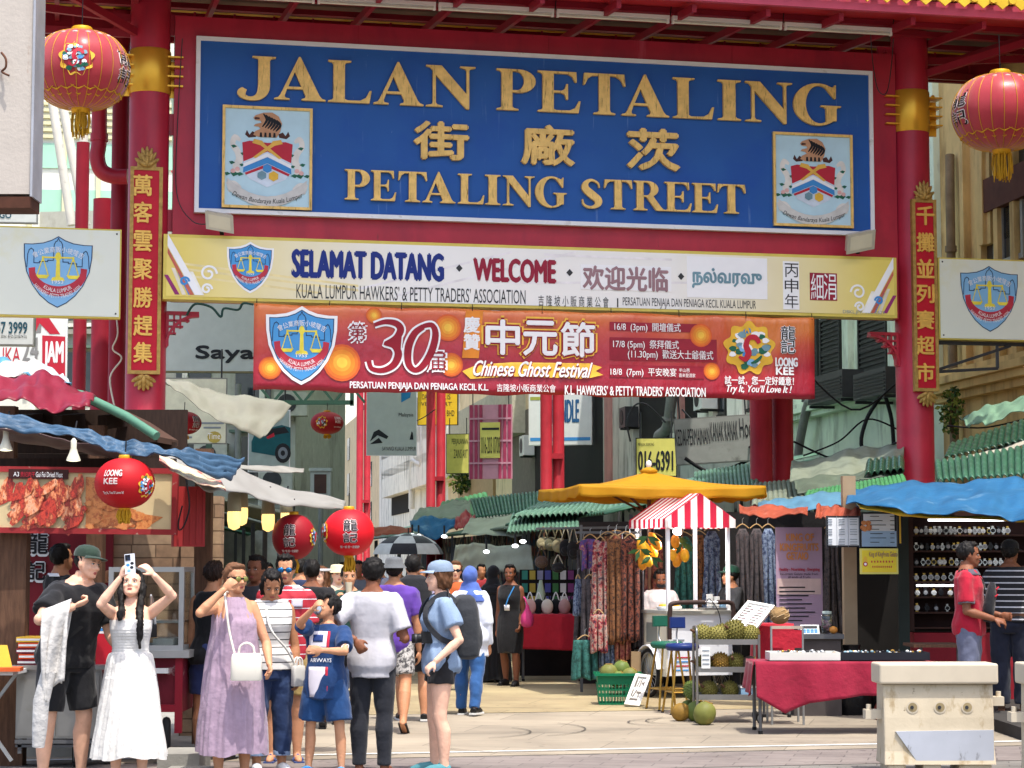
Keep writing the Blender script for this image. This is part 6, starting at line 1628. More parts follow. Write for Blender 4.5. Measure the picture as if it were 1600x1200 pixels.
 b.ell(hp(0,-.385,.225),(.10*hu,.035*hu,.03*hu),SK,8,6);b.ell(hp(0,-.378,.175),(.09*hu,.035*hu,.028*hu),SK,8,6)
 body=emit(b,'body',SK,vox,2)
 if eyes:
  b=MB()
  for s in(1,-1):
   b.ell(hp(s*.135,-.352,.50),(.062*hu,.03*hu,.026*hu),EYEW,10,6,rot=HM);b.ell(hp(s*.135,-.372,.502),(.028*hu,.016*hu,.027*hu),EYED,8,6,rot=HM)
   b.tube([hp(s*.06,-.392,.575),hp(s*.13,-.398,.598),hp(s*.22,-.350,.580)],[.009*hu,.013*hu,.007*hu],mat('hair '+hair[1],HAIRC.get(hair[1],'#333333'),.6),6)
   b.tube([hp(s*.075,-.372,.517),hp(s*.135,-.385,.528),hp(s*.20,-.345,.515)],[.006*hu,.009*hu,.006*hu],EYED,5)
  b.ell(hp(0,-.408,.222),(.092*hu,.022*hu,.020*hu),LIPM,10,6,rot=HM);b.ell(hp(0,-.398,.182),(.08*hu,.022*hu,.022*hu),LIPM,10,6,rot=HM)
  emit(b,'face',None)
  # hair
 st,hcol=hair[0],hair[1]
 HR=mat('hair '+hcol,HAIRC.get(hcol,hcol if hcol.startswith('#')else'#333333'),.5,var=.45,sc=60,stretch=(1,1,.12),bump=.9,bs=90)
 if st not in('none','hijab'):
  b=MB()
  if st=='buzz':b.ell(hp(0,.085,.64),(.352*hu,.435*hu,.385*hu),HR,18,12,rot=HM)
  else:
   b.ell(hp(0,.105,.645),(.385*hu,.445*hu,.43*hu),HR,20,14,rot=HM)
   if st in('short','long','bob','bun','fringe','tail'):b.ell(hp(0,-.10,.945),(.29*hu,.265*hu,.125*hu),HR,14,8,rot=HM)
   if st=='fringe':
    for q in(-.2,-.07,.07,.2):b.tube([hp(q,-.25,.95),hp(q*1.15,-.40,.82),hp(q*1.2,-.425,.66)],[.10*hu,.075*hu,.02*hu],HR,8)
  if st=='bob':
   b.ell(hp(0,.16,.35),(.40*hu,.36*hu,.42*hu),HR,16,10,rot=HM)
   for s in(1,-1):b.tube([hp(s*.28,.02,.8),hp(s*.37,.02,.45),hp(s*.34,-.02,.10)],[.09*hu,.09*hu,.05*hu],HR,8)
  if st=='bun':b.ell(hp(0,.50,.70),.19*hu,HR,12,8)
  if st=='tail':b.tube([hp(0,.50,.75),hp(0,.70,.5),hp(.02,.62,.0),hp(.02,.5,-.35)],[.10*hu,.14*hu,.11*hu,.03*hu],HR,10)
  if st=='long':
   b.tube([hp(0,.25,.7),hp(0,.34,.2),V(hp(0,.42,-.5)),V(hp(0,.40,-1.3))],[.34*hu,.33*hu,.28*hu,.12*hu],HR,12)
   for s,e in((1,-2.3),(-1,-.6)):b.tube([hp(s*.30,.0,.85),hp(s*.39,-.04,.4),hc+V((s*.30*hu,-.34*hu,-.5*hu)),hc+V((s*.33*hu,-.66*hu,(-.95 if s>0 else-.6)*hu)),hc+V((s*.36*hu,-.80*hu,(-1.8 if s>0 else-.8)*hu))],[.10*hu,.12*hu,.14*hu,.15*hu,.06*hu],HR,8)
  emit(b,'hair',HR,.010 if vox<.012 else .014,1,.011,100,(1.6,1.6,.5))
  # clothes
 for w in wear:
  kind,m,o=w[0],w[1],(w[2]if len(w)>2 else{})
  nm=o.get('name');lo=o.get('loose',.016);b=MB();cv=o.get('vox',max(.011,vox*1.15))
  if kind=='top':
   z0_,z1_=o.get('hem',.49),o.get('neck',.832)
   zs=[z0_]+[t[0]for t in tor if z0_+.01<t[0]<z1_-.008]+[z1_]
   fl2=o.get('flare',.0)
   b.loft([tring(z,lo+fl2*max(0,(.62-z)/.15)*.03+(.009 if z<.6 else 0))for z in zs],m)
   sl_=o.get('sleeve',.6);fo=o.get('fore',0)
   if sl_>0:
    for s in(1,-1):
     S0,E,Wr=J[s,'sh'],J[s,'el'],J[s,'wr'];r=H*ab*la;e=S0 .lerp(E,min(1,sl_));sw=o.get('swide',.010)
     P=[S0-(E-S0)*.02,S0 .lerp(E,.3*sl_),e];Q=[.036*r+lo*.8,.033*r+lo*.8+sw*.4,.027*r+lo*.8+sw]
     if fo:P+=[E,E.lerp(Wr,fo*.5),E.lerp(Wr,fo)];Q+=[.028*r+lo*.7,.027*r+lo*.7,.02*r+lo*.7]
     b.tube(P,Q,m,14);b.ell(S0,.033*r+lo*.7,m,12,8)
   elif o.get('strap',True):
    for s in(1,-1):b.ell(tw((s*shx*.72,.004*H,.81*H)),(.030*H,.046*H,.026*H),m,10,7)
   emit(b,nm or'shirt',m,cv,2,o.get('wr',.013),o.get('wsc',26))
  elif kind in('trousers','shorts'):
   wz=o.get('waist',.585);lo=o.get('loose',.012);to=o.get('to',.95 if kind=='trousers' else .42);wd=o.get('wide',.0)
   zs=[.458,.485]+[t[0]for t in tor if .49<t[0]<wz-.01]+[wz]
   b.loft([tring(z,lo)for z in zs],m);b.ell(V((0,0,.474*H))+drop,(.05*H,.055*H,.03*H),m,12,8)
   for s in(1,-1):
    h,kn,a=J[s,'hip'],J[s,'knee'],J[s,'ank'];r=H*bw**.7
    chain=[(h+V((0,0,.01*H)),.056),(h.lerp(kn,.3),.054),(h.lerp(kn,.65),.045),(kn,.037),(kn.lerp(a,.3)+V((0,.008*H,0)),.037),(kn.lerp(a,.65),.031),(a,.027)]
    cum=[0,.15,.33,.5,.65,.82,1.0];P,Q=[],[]
    for(p,q),c in zip(chain,cum):
     if c<=to:P.append(p);Q.append(q*r+lo*.8+wd*c)
     else:
      c0=cum[cum.index(c)-1];t=(to-c0)/(c-c0)
      if t>.02:i=cum.index(c);P.append(chain[i-1][0].lerp(p,t));Q.append((chain[i-1][1]+(q-chain[i-1][1])*t)*r+lo*.8+wd*to)
      break
    b.tube(P,Q,m,16)
   emit(b,nm or kind,m,cv,2,o.get('wr',.009),o.get('wsc',24),o.get('stretch',(1,1,.8)))
  elif kind=='dress':
   n=96;rg=o['rings'];pl=o.get('pleats',22);rr_=random.Random(seed);phs=[rr_.uniform(0,6.28)for _ in range(4)];rings=[]
   R2=smooth_path([tuple(r_)for r_ in rg],5);ru=o.get('ruche')
   if ru:R2=[tuple(float(np.interp(-zz,[-r_[0]for r_ in R2],[r_[q]for r_ in R2]))+(.0022*math.sin(zz*480)if q in(1,2)and ru[0]<zz<ru[1]else 0)if q else zz for q in range(4))for zz in np.linspace(R2[0][0],R2[-1][0],150)]
   z_top,z_bot=R2[0][0],R2[-1][0]
   for(z,hw,hd,pa)in R2:
    ring=[];yo_=o.get('yo',0)
    if z>.5 and z<o.get('fit_to',2):
     zs_=[t[0]for t in tor];hw=max(hw,float(np.interp(z,zs_,[t[1]for t in tor]))*bw+.014/H);hd=max(hd,float(np.interp(z,zs_,[t[2]for t in tor]))*bw+.016/H);yo_=float(np.interp(z,zs_,[t[3]for t in tor]))
    for k in range(n):
     q=2*math.pi*k/n
     mod=1+pa*(.6*math.sin(pl*q+phs[0]+2*math.sin(z*9))+.5*math.sin(pl*.47*q//1*0+int(pl*.45)*q+phs[1])+.3*math.sin(int(pl*1.7)*q+phs[2]))
     zz=z*H+(.012*math.sin(3*q+phs[3])+.008*math.sin(7*q))*(1 if z<z_bot+.02 else 0)
     ring.append(tw((hw*H*mod*math.cos(q),hd*H*mod*math.sin(q)+yo_*H,zz)))
    rings.append(ring)
   b.loft(rings,m);emit(b,nm or'dress',m)
  elif kind=='cap':
   b.loft([[hp(r_*math.cos(q)*.40,.075+r_*math.sin(q)*.485,z)for q in[2*math.pi*k/24 for k in range(24)]]for r_,z in((1.0,.70),(1.0,.82),(.93,.95),(.72,1.06),(.35,1.12),(.05,1.13))],m)
   yaw=o.get('turn',0)
   def br(u,v):
    a=(u-.5)*2.1+math.radians(yaw);r1=.44;ext=.30*(1-(2*u-1)**2*.55)*v
    return hp(math.sin(a)*(.385+ext),.075-math.cos(a)*(.475+ext),.735-.05*v-.05*(2*u-1)**2*v)
   b.grid(br,16,4,o.get('brim',m),th=.006);b.ell(hp(0,.07,1.135),.02*hu,m,8,5)
   emit(b,nm or'cap',m)
  elif kind=='bucket':
   b.loft([[hp(r_*math.cos(q)*.40,.075+r_*math.sin(q)*.485,z)for q in[2*math.pi*k/24 for k in range(24)]]for r_,z in((1.38,.60),(1.36,.63),(1.04,.76),(.98,.95),(.86,1.05),(.4,1.09),(.05,1.09))],m);emit(b,nm or'bucket_hat',m)
  elif kind=='hijab':
   b.ell(hp(0,.10,.60),(.40*hu,.475*hu,.50*hu),m,20,14,rot=HM);b.ell(hp(0,.10,.10),(.34*hu,.36*hu,.34*hu),m,16,10,rot=HM)
   b.loft([[tw((r_*H*math.cos(q)*(1.25),.008*H+r_*.85*H*math.sin(q),z*H))for q in[2*math.pi*k/24 for k in range(24)]]for r_,z in((.098,.755),(.088,.80),(.055,.84),(.045,.88))],m)
   emit(b,'headscarf',m,.013,2,.008,30)
  elif kind=='glasses':
   lens=o.get('lens',BLACK)
   for s in(1,-1):
    b.ell(hp(s*.145,-.405,.50),(.125*hu,.025*hu,.092*hu),lens,12,8,rot=HM);b.beam(hp(s*.27,-.38,.53),hp(s*.345,.02,.52),.010,.016,m)
   b.beam(hp(-.05,-.43,.52),hp(.05,-.43,.52),.010,.012,m);emit(b,'sunglasses',m)
  elif kind=='mask':
   b.ell(hp(0,-.24,.20),(.26*hu,.205*hu,.19*hu),m,14,10,rot=HM);emit(b,'face_mask',m)
  elif kind=='backpack':
   k_=o.get('size',1.0)
   c=tw((0,(tor[5][2]+.065*k_)*H,.69*H));hw,hd,hh=.098*H*k_,.068*H*k_,.155*H*k_
   rings=[[c+LM@V((hw*f_*math.copysign(abs(math.cos(q))**.6,math.cos(q)),hd*f_*math.copysign(abs(math.sin(q))**.6,math.sin(q))+dy,hh*z))for q in[2*math.pi*j/20 for j in range(20)]]for f_,z,dy in((.5,-1.05,0),(.92,-.96,0),(1.0,-.6,.006),(1.0,0,.004),(.92,.55,0),(.72,.88,-.005),(.4,1.0,-.008))]
   b.loft(rings,m);b.ell(c+LM@V((0,hd*.95,-hh*.35)),(hw*.75,hd*.28,hh*.42),m,14,10)
   bp=emit(b,'backpack',m,.014,1,.006,18)
   b=MB()
   for s in(1,-1):
    P=[tring(.78,.02)[0]*0+tw((s*.055*H*bw,.050*H*bw+.02,.80*H)),tw((s*.060*H*bw,.01,.838*H)),tw((s*.066*H*bw,-.058*H*bw-.01,.79*H)),tw((s*.078*H*bw,-.072*H*bw-.012,.72*H)),tw((s*.100*H*bw,-.02*H,.64*H)),tw((s*.085*H*bw,.06*H,.61*H))]
    Q=smooth_path([tuple(p)for p in P],6)
    for a0,a1 in zip(Q,Q[1:]):b.beam(a0,V(a1)+(V(a1)-V(a0))*.2,.042,.014,m,up=tuple((V(a0)-tw((0,0,V(a0).z-drop.z))).normalized()))
   emit(b,'strap',m)
  elif kind=='strap':
   P=[tw(p_)for p_ in[(x*H,y*H,z*H)for x,y,z in o['path']]];Q=smooth_path([tuple(p)for p in P],6);wd_=o.get('w',.025)
   for a0,a1 in zip(Q,Q[1:]):
    out_=(V(a0)-tw((0,0,V(a0).z-drop.z)));out_.z*=.3
    b.beam(a0,V(a1)+(V(a1)-V(a0))*.15,wd_,.008,m,up=tuple(out_.normalized()))
   emit(b,nm or'strap',m)
   # shoes
 skd,sm_=shoes
 if skd!='none':
  for s in(1,-1):
   base,fw,fl_,up=J[s,'foot'];b=MB();mm=sm_ or LEATHER
   if skd=='sandal':
    b.beam(base-fw*.045+up*.006,base+fw*fl_*.78+up*.006,.085,.016,mm,up=tuple(up));b.tube([base+fw*.08-fw.cross(up)*.04+up*.02,base+fw*.07+up*.062,base+fw*.08+fw.cross(up)*.04+up*.02],.012,mm,8)
    emit(b,'sandal',mm)
   else:
    b.tube([base-fw*.042+up*.040,base+fw*.02+up*.050,base+fw*fl_*.45+up*.038,base+fw*fl_*.78+up*.024],[.036,.042,.042,.024],mm,12)
    sh=emit(b,'shoe',mm,.011,1)
    b=MB();b.beam(base-fw*.062+up*.010,base+fw*fl_*.80+up*.010,.070,.018,SOLE if skd=='trainer' else mm,up=tuple(up));emit(b,'sole',None,parent=sh)
    if skd=='boot' or'sock' in skd:
     pass
 P={k:W(v)if k[1]in('sh','el','wr','hand','hip','knee','ank')else v for k,v in J.items()}
 P['W']=W;P['tw']=tw;P['hp']=hp;P['H']=H;P['root']=root;P['Rz']=Rz;P['tring']=tring;P['drop']=drop
 PEOPLE[label]=P
 return P
def ubag(name,label,cat,c,w,h,d,m,rotz=0,strap=None,sm=None,parent=None):
 """small structured bag: body, flap line, handles, strap"""
 c=V(c);Rm=Matrix.Rotation(math.radians(rotz),3,'Z')
 o=thing(name,label,cat,c)
 b=MB();rings=[]
 for z,f in((-.5,.92),(-.46,1.0),(.3,.97),(.46,.9),(.5,.82)):
  rings.append([c+Rm@V((w/2*f*math.copysign(abs(math.cos(q))**.35,math.cos(q)),d/2*f*math.copysign(abs(math.sin(q))**.35,math.sin(q)),h*z))for q in[2*math.pi*j/24 for j in range(24)]])
 b.loft(rings,m);b.build('body',o)
 b=MB()
 for yy in(-d*.3,d*.3):b.tube(smooth_path([tuple(c+Rm@V((x,yy,z)))for x,z in((-w*.25,h*.45),(-w*.2,h*.75),(0,h*.88),(w*.2,h*.75),(w*.25,h*.45))],4),.008,sm or m,6)
 b.build('handle',o)
 if strap:
  b=MB();b.tube(smooth_path([tuple(p)for p in strap],6),.009,sm or m,6);b.build('strap',o)
 return o
 # the people in the street
def cloth(key,col,rough=.85,**k):return mat('cloth '+key,col,rough,var=k.pop('var',.10),sc=k.pop('sc',9),bump=k.pop('bump',.5),bs=k.pop('bs',11),sheen=.15,**k)
def patch(P,z0,z1,a0,a1,inf,m,name='shirt_print',nz=8,na=10,parent=None):
 """print that follows the front of the torso; angles from straight ahead, to the person's left"""
 b=MB()
 def fn(u,v):
  r=P['tring'](z0+(z1-z0)*v,inf,96);k=(-90+a0+(a1-a0)*u)/360*96%96;i=int(k);t=k-i
  return P['W'](V(r[i%96]).lerp(V(r[(i+1)%96]),t))
 b.grid(fn,na,nz,m,th=-.002);return b.build(name,parent or P['root'])
BLKT=cloth('black tee','#17171a');BLKS=cloth('black shorts','#1c1c1f');WHT=cloth('white cotton','#b2b0b5',bump=.6,bs=6);DEN=cloth('blue denim','#27395e',dirt=('#5a7096',.58,.8,4,None));DDEN=cloth('black denim','#22242b',dirt=('#4a4d55',.6,.8,4,None))
P=person('man in black with a dark green cap and a white jacket over his forearm',106,15.9,1.85,46,'m',1.08,lean=(17,2),head=(14,-4,8),RA=('ik',(116,947,15.55),(-1,.1,-.5),1.4,(.2,.3,.9)),LA=((.15,-.25,-1),(-.05,-.75,-.45),.7),LL=((.10,-.10,-1),(.02,.10,-1)),RL=((-.10,.04,-1),(-.06,.05,-1)),sk='light',hair=('buzz','black'),wear=[('top',BLKT,{'sleeve':.72,'swide':.022,'hem':.475,'loose':.026}),('shorts',BLKS,{'to':.46,'wide':.05,'loose':.014}),('cap',cloth('dark green cap','#25362c'),{'turn':0}),('strap',LEATHER,{'path':[(.085,.05,.80),(.075,-.02,.825),(.05,-.075,.76),(-.02,-.085,.68),(-.085,-.06,.60)],'w':.04,'name':'crossbody_strap'})],shoes=('shoe',LEATHER),vox=.008,seed=3)
e,w_=P[-1,'el'],P[-1,'wr'];rt=P['root']
b=MB();TAT=mat('tattoo ink','#4a4a4c',.6,var=.3,sc=30)
for t,r in((.25,.0375),(.62,.034)):
 c=V(P[-1,'sh']).lerp(V(e),.80+t*.1)if t<.5 else V(e).lerp(V(w_),.28)
 ax=(V(w_)-V(e)).normalized()
 for i in range(9):
  a=i*1.9;d=V((math.sin(a),-abs(math.cos(a)),.3*math.cos(a*2)));d=(d-ax*d.dot(ax)).normalized()
  b.ell(c+d*r+ax*(i%4-1.5)*.022,(.013,.004,.012),TAT,6,4)
b.build('tattoo',rt)
JK=cloth('white linen','#bdbab6',bump=.8,bs=14);m_=(e+w_)/2+V((.02,0,0));ax=(w_-e).normalized()
jac=thing('jacket','white jacket draped over the forearm of the man in black','jacket',m_+V((0,0,-.4)))
def drape(u,v,L,side,wd,ph):
 s=(u-.5)*wd;x=m_-ax*.02+ax*(s*(1-.25*v))
 if v<.12:a=math.pi*(v/.12-.5)*1.0;return x+V((0,-.062*math.cos(a)*1,.062*math.sin(a)*0+.058))*(1)+V((0,.0,0))if False else x+V((0,side*.062*(v/.12),.06*(1-(v/.12)**2)))
 q=(v-.12)/.88
 return x+V((-.02*q+.03*math.sin(9*u+ph)*q,side*(.062+.034*math.sin(13*u+ph+3*q)*min(1,q*3)),-L*q*(1+.10*math.sin(5*u+ph))))
b=MB();b.grid(lambda u,v:drape(u,v,.56,-1,.23,.5),30,26,JK,th=.012);b.grid(lambda u,v:drape(u,v,.50,1,.22,2.2),24,20,JK,th=.012);b.build('body',jac)
b=MB();q0=m_+V((-.06,-.05,-.42));b.tube([tuple(q0),tuple(q0+V((-.05,-.01,-.22))),tuple(q0+V((-.06,.0,-.42))),tuple(q0+V((-.07,.01,-.55)))],[.055,.06,.055,.045],JK,14);b.build('sleeve',jac)
P=person('woman in a strapless white dress lifting her phone to take a picture',206,15.75,1.62,6,'f',1.0,head=(-6,-20,0),lean=(-4,0),RA=('ik',(188,903,15.5),(-.7,-.2,-.8),.8,(.6,.3,0),(.35,-.1,.9)),LA=('ik',(240,898,15.5),(1,0,-.25),.6,(-.6,.3,0),(-.7,-.1,.75)),sk='fair',hair=('long','black'),wear=[('dress',cloth('white dress','#cfccc7',bump=.5,bs=16),{'rings':[(.757,.094,.066,.0),(.745,.096,.070,.003),(.70,.09,.078,.006),(.66,.082,.066,.008),(.615,.084,.064,.008),(.595,.10,.078,.03),(.50,.115,.10,.05),(.35,.138,.125,.06),(.2,.160,.145,.075),(.135,.168,.15,.085)],'pleats':30,'ruche':(.61,.752)})],shoes=('sandal',mat('nude sandal','#b08a70')),vox=.008,seed=5)
hm=(V(P[1,'hand'])+V(P[-1,'hand']))/2
ph=thing('phone','phone in a white patterned case held up by the woman in the white dress','phone',at(203,881,15.42))
f=Fr(at(203,881,15.42),(1,0,.10),(-.1,.15,1));b=MB();b.fbox(f,-.037,-.074,.037,.074,-.009,0,mat('phone case','#cfd2da',.35));b.build('case',ph)
b=MB();b.fbox(f,-.032,.025,.006,.068,0,.004,mat('dark blue lens plate','#20283c',.3))
for x,y in((-.022,.057),(-.004,.057),(-.022,.036)):b.cyl(f.pt(x,y,.004),f.pt(x,y,.007),.0085,BLACK,12)
b.build('camera_plate',ph);b=MB()
for i,(x,y,m)in enumerate(((-.015,-.01,MIDB),(.012,-.03,INK),(-.01,-.052,SKYB),(.016,.0,PEOPLE and INK))):b.ell(f.pt(x,y,0),(.014,.002,.014),m,10,5)
b.build('case_print',ph)
ubag('shoulder_bag','small black and tan shoulder bag under the arm of the woman in the white dress','bag',at(237,985,15.85),.075,.10,.05,mat('black bag leather','#1d1c1e',.4),20,[at(232,978,15.85),at(236,950,15.8),at(236,930,15.75),at(241,950,15.9),at(243,980,15.88)],TIN)
P=person('stall keeper in a black shirt with his back turned inside the left stall',96,18.5,1.76,125,'m',1.05,z0=.09,RA=((-.2,-.6,-.6),(0,-1,.15),.8),LA=((.35,-.8,-.2),(.1,-1,.45),.8),sk='tan',wear=[('top',BLKT,{'sleeve':.7}),('trousers',BLKS)],vox=.011,seed=7,eyes=False,head=(10,-5,0))
patch(P,.824,.840,120,240,.020,PUREW,'collar',3,12)
LIL=cloth('lilac cotton','#9c8698',bump=.6,bs=14)
P=person('woman in a loose lilac dress touching her mirrored sunglasses with one hand',366,16.0,1.68,22,'f',1.02,head=(20,2,0),RA=('ik',(350,921,15.72),(-.8,.1,-.8),.9,(.4,.6,0),(.7,-.1,.7)),LA=('ik',(421,1040,15.85),(.4,.7,0),.5),sk='warm',hair=('bun','auburn'),wear=[('dress',LIL,{'rings':[(.832,.048,.046,.01),(.81,.058,.054,.03),(.78,.074,.064,.05),(.74,.096,.082,.05),(.66,.105,.094,.05),(.55,.122,.108,.055),(.40,.138,.122,.06),(.25,.148,.130,.07),(.135,.152,.134,.075)],'pleats':24,'fit_to':.74}),('glasses',BLACK,{'lens':mat('gold mirror lens','#9c9a5a',.12,.7)})],shoes=('sandal',LEATHER),vox=.008,seed=9)
CRB=mat('cream leather','#ddd6c8',.45,var=.04)
ubag('handbag','cream structured handbag on the hip of the woman in lilac','bag',at(385,1042,15.68),.235,.20,.11,CRB,5,[at(366,1020,15.68),at(358,985,15.7),at(353,945,15.72),at(352,925,15.85),at(362,930,16.1)])
P=person('person in a black sleeveless top turned away behind the woman in lilac',334,17.6,1.70,165,'f',1.05,sk='tan',hair=('short','darkbrown'),wear=[('top',BLKT,{'sleeve':0,'hem':.48}),('shorts',cloth('navy shorts','#2a3560'),{'to':.4,'wide':.03})],vox=.011,seed=11,eyes=False)
P=person('smiling dark haired man looking out between the lilac dress and the sunglasses teenager',402,18.4,1.75,-20,'m',1.0,sk='brown',hair=('short','black'),wear=[('top',cloth('charcoal tee','#3a3a40'),{}),('trousers',DDEN)],vox=.011,seed=12)
P=person('woman in a striped sleeveless top and rolled jeans looking down',424,16.5,1.64,18,'f',1.04,head=(-5,28,0),LA=((.20,.02,-1),(.02,-.22,-1),.9),RA=((-.18,.05,-1),(0,-.3,-1),.6),sk='tan',hair=('bob','black'),wear=[('top',stripes('striped knit',['#d8d6d2','#2a2a30'],.058,2,.14,.9,.01),{'sleeve':0,'hem':.50,'loose':.014,'wr':.008}),('trousers',DEN,{'to':.86,'wide':.01})],shoes=('trainer',mat('white trainer','#cfd2d6',.6)),vox=.008,seed=13)
b=MB()
for s in(1,-1):
 k,a=P[s,'knee'],P[s,'ank'];c0,c1=V(k).lerp(V(a),.66),V(k).lerp(V(a),.75);b.tube([c0,c0 .lerp(c1,.2),c1],[.064,.069,.068],cloth('pale denim cuff','#7c8fae'),16)
b.build('cuff',P['root'])
ubag('handbag','small white flap bag between the striped woman and the boy in the blue kit','bag',at(466,1056,16.45),.11,.16,.06,mat('white bag leather','#d8d5ce',.45),40,[at(462,1040,16.45),at(448,1015,16.38),at(424,985,16.3),at(416,950,16.4),at(418,925,16.55)])
REDK=stripes('red football shirt',['#a81f30','#d0ccd0'],.075,2,.10,.8,.02)
P=person('teenager with blue mirrored sunglasses in a red shirt with thin white stripes',447,17.5,1.76,5,'m',.98,head=(-4,6,0),sk='warm',hair=('short','black'),wear=[('top',REDK,{'sleeve':.75,'swide':.02,'hem':.46}),('shorts',cloth('khaki shorts','#a8905a'),{'to':.42,'wide':.04}),('glasses',BLACK,{'lens':mat('blue mirror lens','#2f7ab8',.1,.7)})],shoes=('sandal',mat('blue slider','#3a4a78')),vox=.010,seed=14)
patch(P,.822,.838,-75,75,.020,PUREW,'collar',3,12);patch(P,.735,.775,10,38,.026,mat('round badge','#b8b4c0'),'badge',4,4)
KIT=cloth('blue football kit','#173560')
P=person('boy in a blue football kit with white and red panels drinking from a can',510,16.2,1.42,-14,'c',1.0,head=(-42,-14,0),lean=(-4,0),RA=('ik',(489,951,15.9),(-1,0,-.6),1.1,(.5,.3,-.2)),LA=('ik',(503,1016,15.86),(.9,.3,-.5),.7,(-.1,.9,-.1)),sk='warm',hair=('fringe','black'),wear=[('top',KIT,{'sleeve':.78,'swide':.016,'hem':.43,'loose':.018,'flare':.6}),('shorts',cloth('blue shorts','#1a3e6c'),{'to':.44,'wide':.06,'loose':.02})],shoes=('trainer',MIDB),vox=.008,seed=15,LL=((.14,-.02,-1),(.05,.02,-1)),RL=((-.14,0,-1),(-.06,.04,-1)))
for k,(z0,z1)in enumerate(((.70,.79),(.445,.60))):
 patch(P,z0,z1,-34,10,.030+.008*k,mat('kit white panel','#d2ccd4'),'shirt_print');patch(P,z0,z1,10,17,.031+.008*k,mat('kit red panel','#b4283c'),'shirt_print',8,3)
patch(P,.733,.772,-20,2,.033,mat('navy crest','#24386a'),'badge',4,4)
f=Fr((0,0,0),(1,0,0))
class PatchFr:
 def __init__(s,P,z,inf,a0):s.P,s.z,s.inf,s.a0=P,z,inf,a0
 def pt(s,u,v,w=0):
  H=s.P['H'];r=s.P['tring'](s.z+v/H,s.inf+w,96);k=(-90+s.a0+u*420)/360*96%96;i=int(k);t=k-i
  return s.P['W'](V(r[i%96]).lerp(V(r[(i+1)%96]),t))
b=MB();pf=PatchFr(P,.625,.030,-22);T(b,'AIRWAYS',pf,-.02,0,.115,.03,PUREW,w=.004);b.build('lettering',P['root'])
so,eo=V(P[1,'sh']),V(P[1,'el']);c=so.lerp(eo,.62);f=Fr(c+V((0.008,-.066,-.02)),(1,.25,0),(.2,0,1));b=MB();T(b,'60',f,-.03,-.02,.032,.025,PUREW,w=.004);b.build('number',P['root'])
hnd=V(P[-1,'hand']);mo=V(P['W'](P['hp'](0,-.44,.22)));can=thing('drink_can','silver drink can the boy in the blue kit is drinking from','can',(hnd+mo)/2)
b=MB();d=(mo-hnd).normalized();c0=mo-d*.125;b.tube([c0,c0+d*.008,c0+d*.105,c0+d*.118],[.024,.031,.031,.024],mat('silver can','#b8bcc0',.25,.7),16);b.build('body',can);b=MB();b.tube([c0+d*.04,c0+d*.075],.0318,PGREY,16);b.build('band',can)
P=person('man in white T-shirt and black jeans seen from behind',583,16.5,1.72,172,'m',.92,RA=((-.36,.14,-1),(.25,-1,.1)),LA=('ik',(556,1000,16.27),(.8,.3,-.2),1.3,(.2,-1,.3),(-.5,.15,-.75)),sk='brown',hair=('short','black'),wear=[('top',WHT,{'sleeve':.78,'swide':.018,'hem':.445,'loose':.026,'flare':.3,'wr':.012,'wsc':17}),('trousers',DDEN,{'to':.97,'loose':.013,'wr':.006})],shoes=('sandal',LEATHER),vox=.008,seed=17,eyes=False,head=(8,4,0))
P=person('man in a purple T-shirt and grey bucket hat walking away',616,20.6,1.74,176,'m',1.08,sk='tan',hair=('short','black'),RL=((-.1,.30,-1),(-.02,.65,-1),(-.05,-1,-.6),(0,.6,.8)),LL=((.06,-.18,-1),(.02,.06,-1)),wear=[('top',cloth('purple tee','#5a3a92'),{'sleeve':.7,'hem':.46}),('shorts',blotch('black and white shorts',['#1c1c20','#b8b4b0','#1c1c20','#6a6668'],26,.85),{'to':.42,'wide':.03}),('bucket',cloth('grey felt','#5c5f62'))],shoes=('sandal',LEATHER),vox=.011,seed=18,eyes=False)
P=person('man in a lavender shirt with a big black backpack walking away',645,22.0,1.78,186,'m',1.06,sk='tan',hair=('short','black'),LL=((.05,-.22,-1),(0,.05,-1)),RL=((-.05,.12,-1),(0,.3,-1)),wear=[('top',cloth('lavender shirt','#b0a4c4'),{'sleeve':.8,'hem':.47}),('shorts',BLKS,{'to':.46,'wide':.03}),('backpack',cloth('black nylon','#1b1c20'),{'size':1.15})],shoes=('trainer',LEATHER),vox=.012,seed=19,eyes=False)
P=person('woman in a grey blue cap with a camera and grey backpack looking left',689,16.5,1.69,-80,'f',1.02,head=(-4,2,0),LA=('ik',(680,1034,16.24),(.2,.6,-.3),.9,(-.3,.4,-.4)),RA=('ik',(677,1001,16.5),(-.2,.4,-1),1.3,(.4,-.2,.5)),LL=((.03,-.05,-1),(0,.10,-1)),RL=((-.02,-.10,-1),(0,.02,-1)),sk='fair',hair=('bob','brown'),wear=[('top',blotch('blue dotted shirt',['#7489a4','#7a8eaa','#8296b0','#7489a4','#a4b2c0'],60,.85),{'sleeve':.62,'swide':.02,'hem':.475,'loose':.022}),('shorts',cloth('black cotton shorts','#201f22'),{'to':.20,'wide':.03,'loose':.014}),('backpack',cloth('charcoal nylon','#2d2f33'),{'size':.93}),('cap',cloth('grey blue cap','#7a8a9e'),{'brim':cloth('grey blue brim','#8797aa')})],shoes=('shoe',mat('teal trainer','#4a7f86',.7)),vox=.008,seed=20)
h=V(P[-1,'hand']);cb=thing('camera','black camera with a long lens held by the woman in the grey blue cap','camera',h)
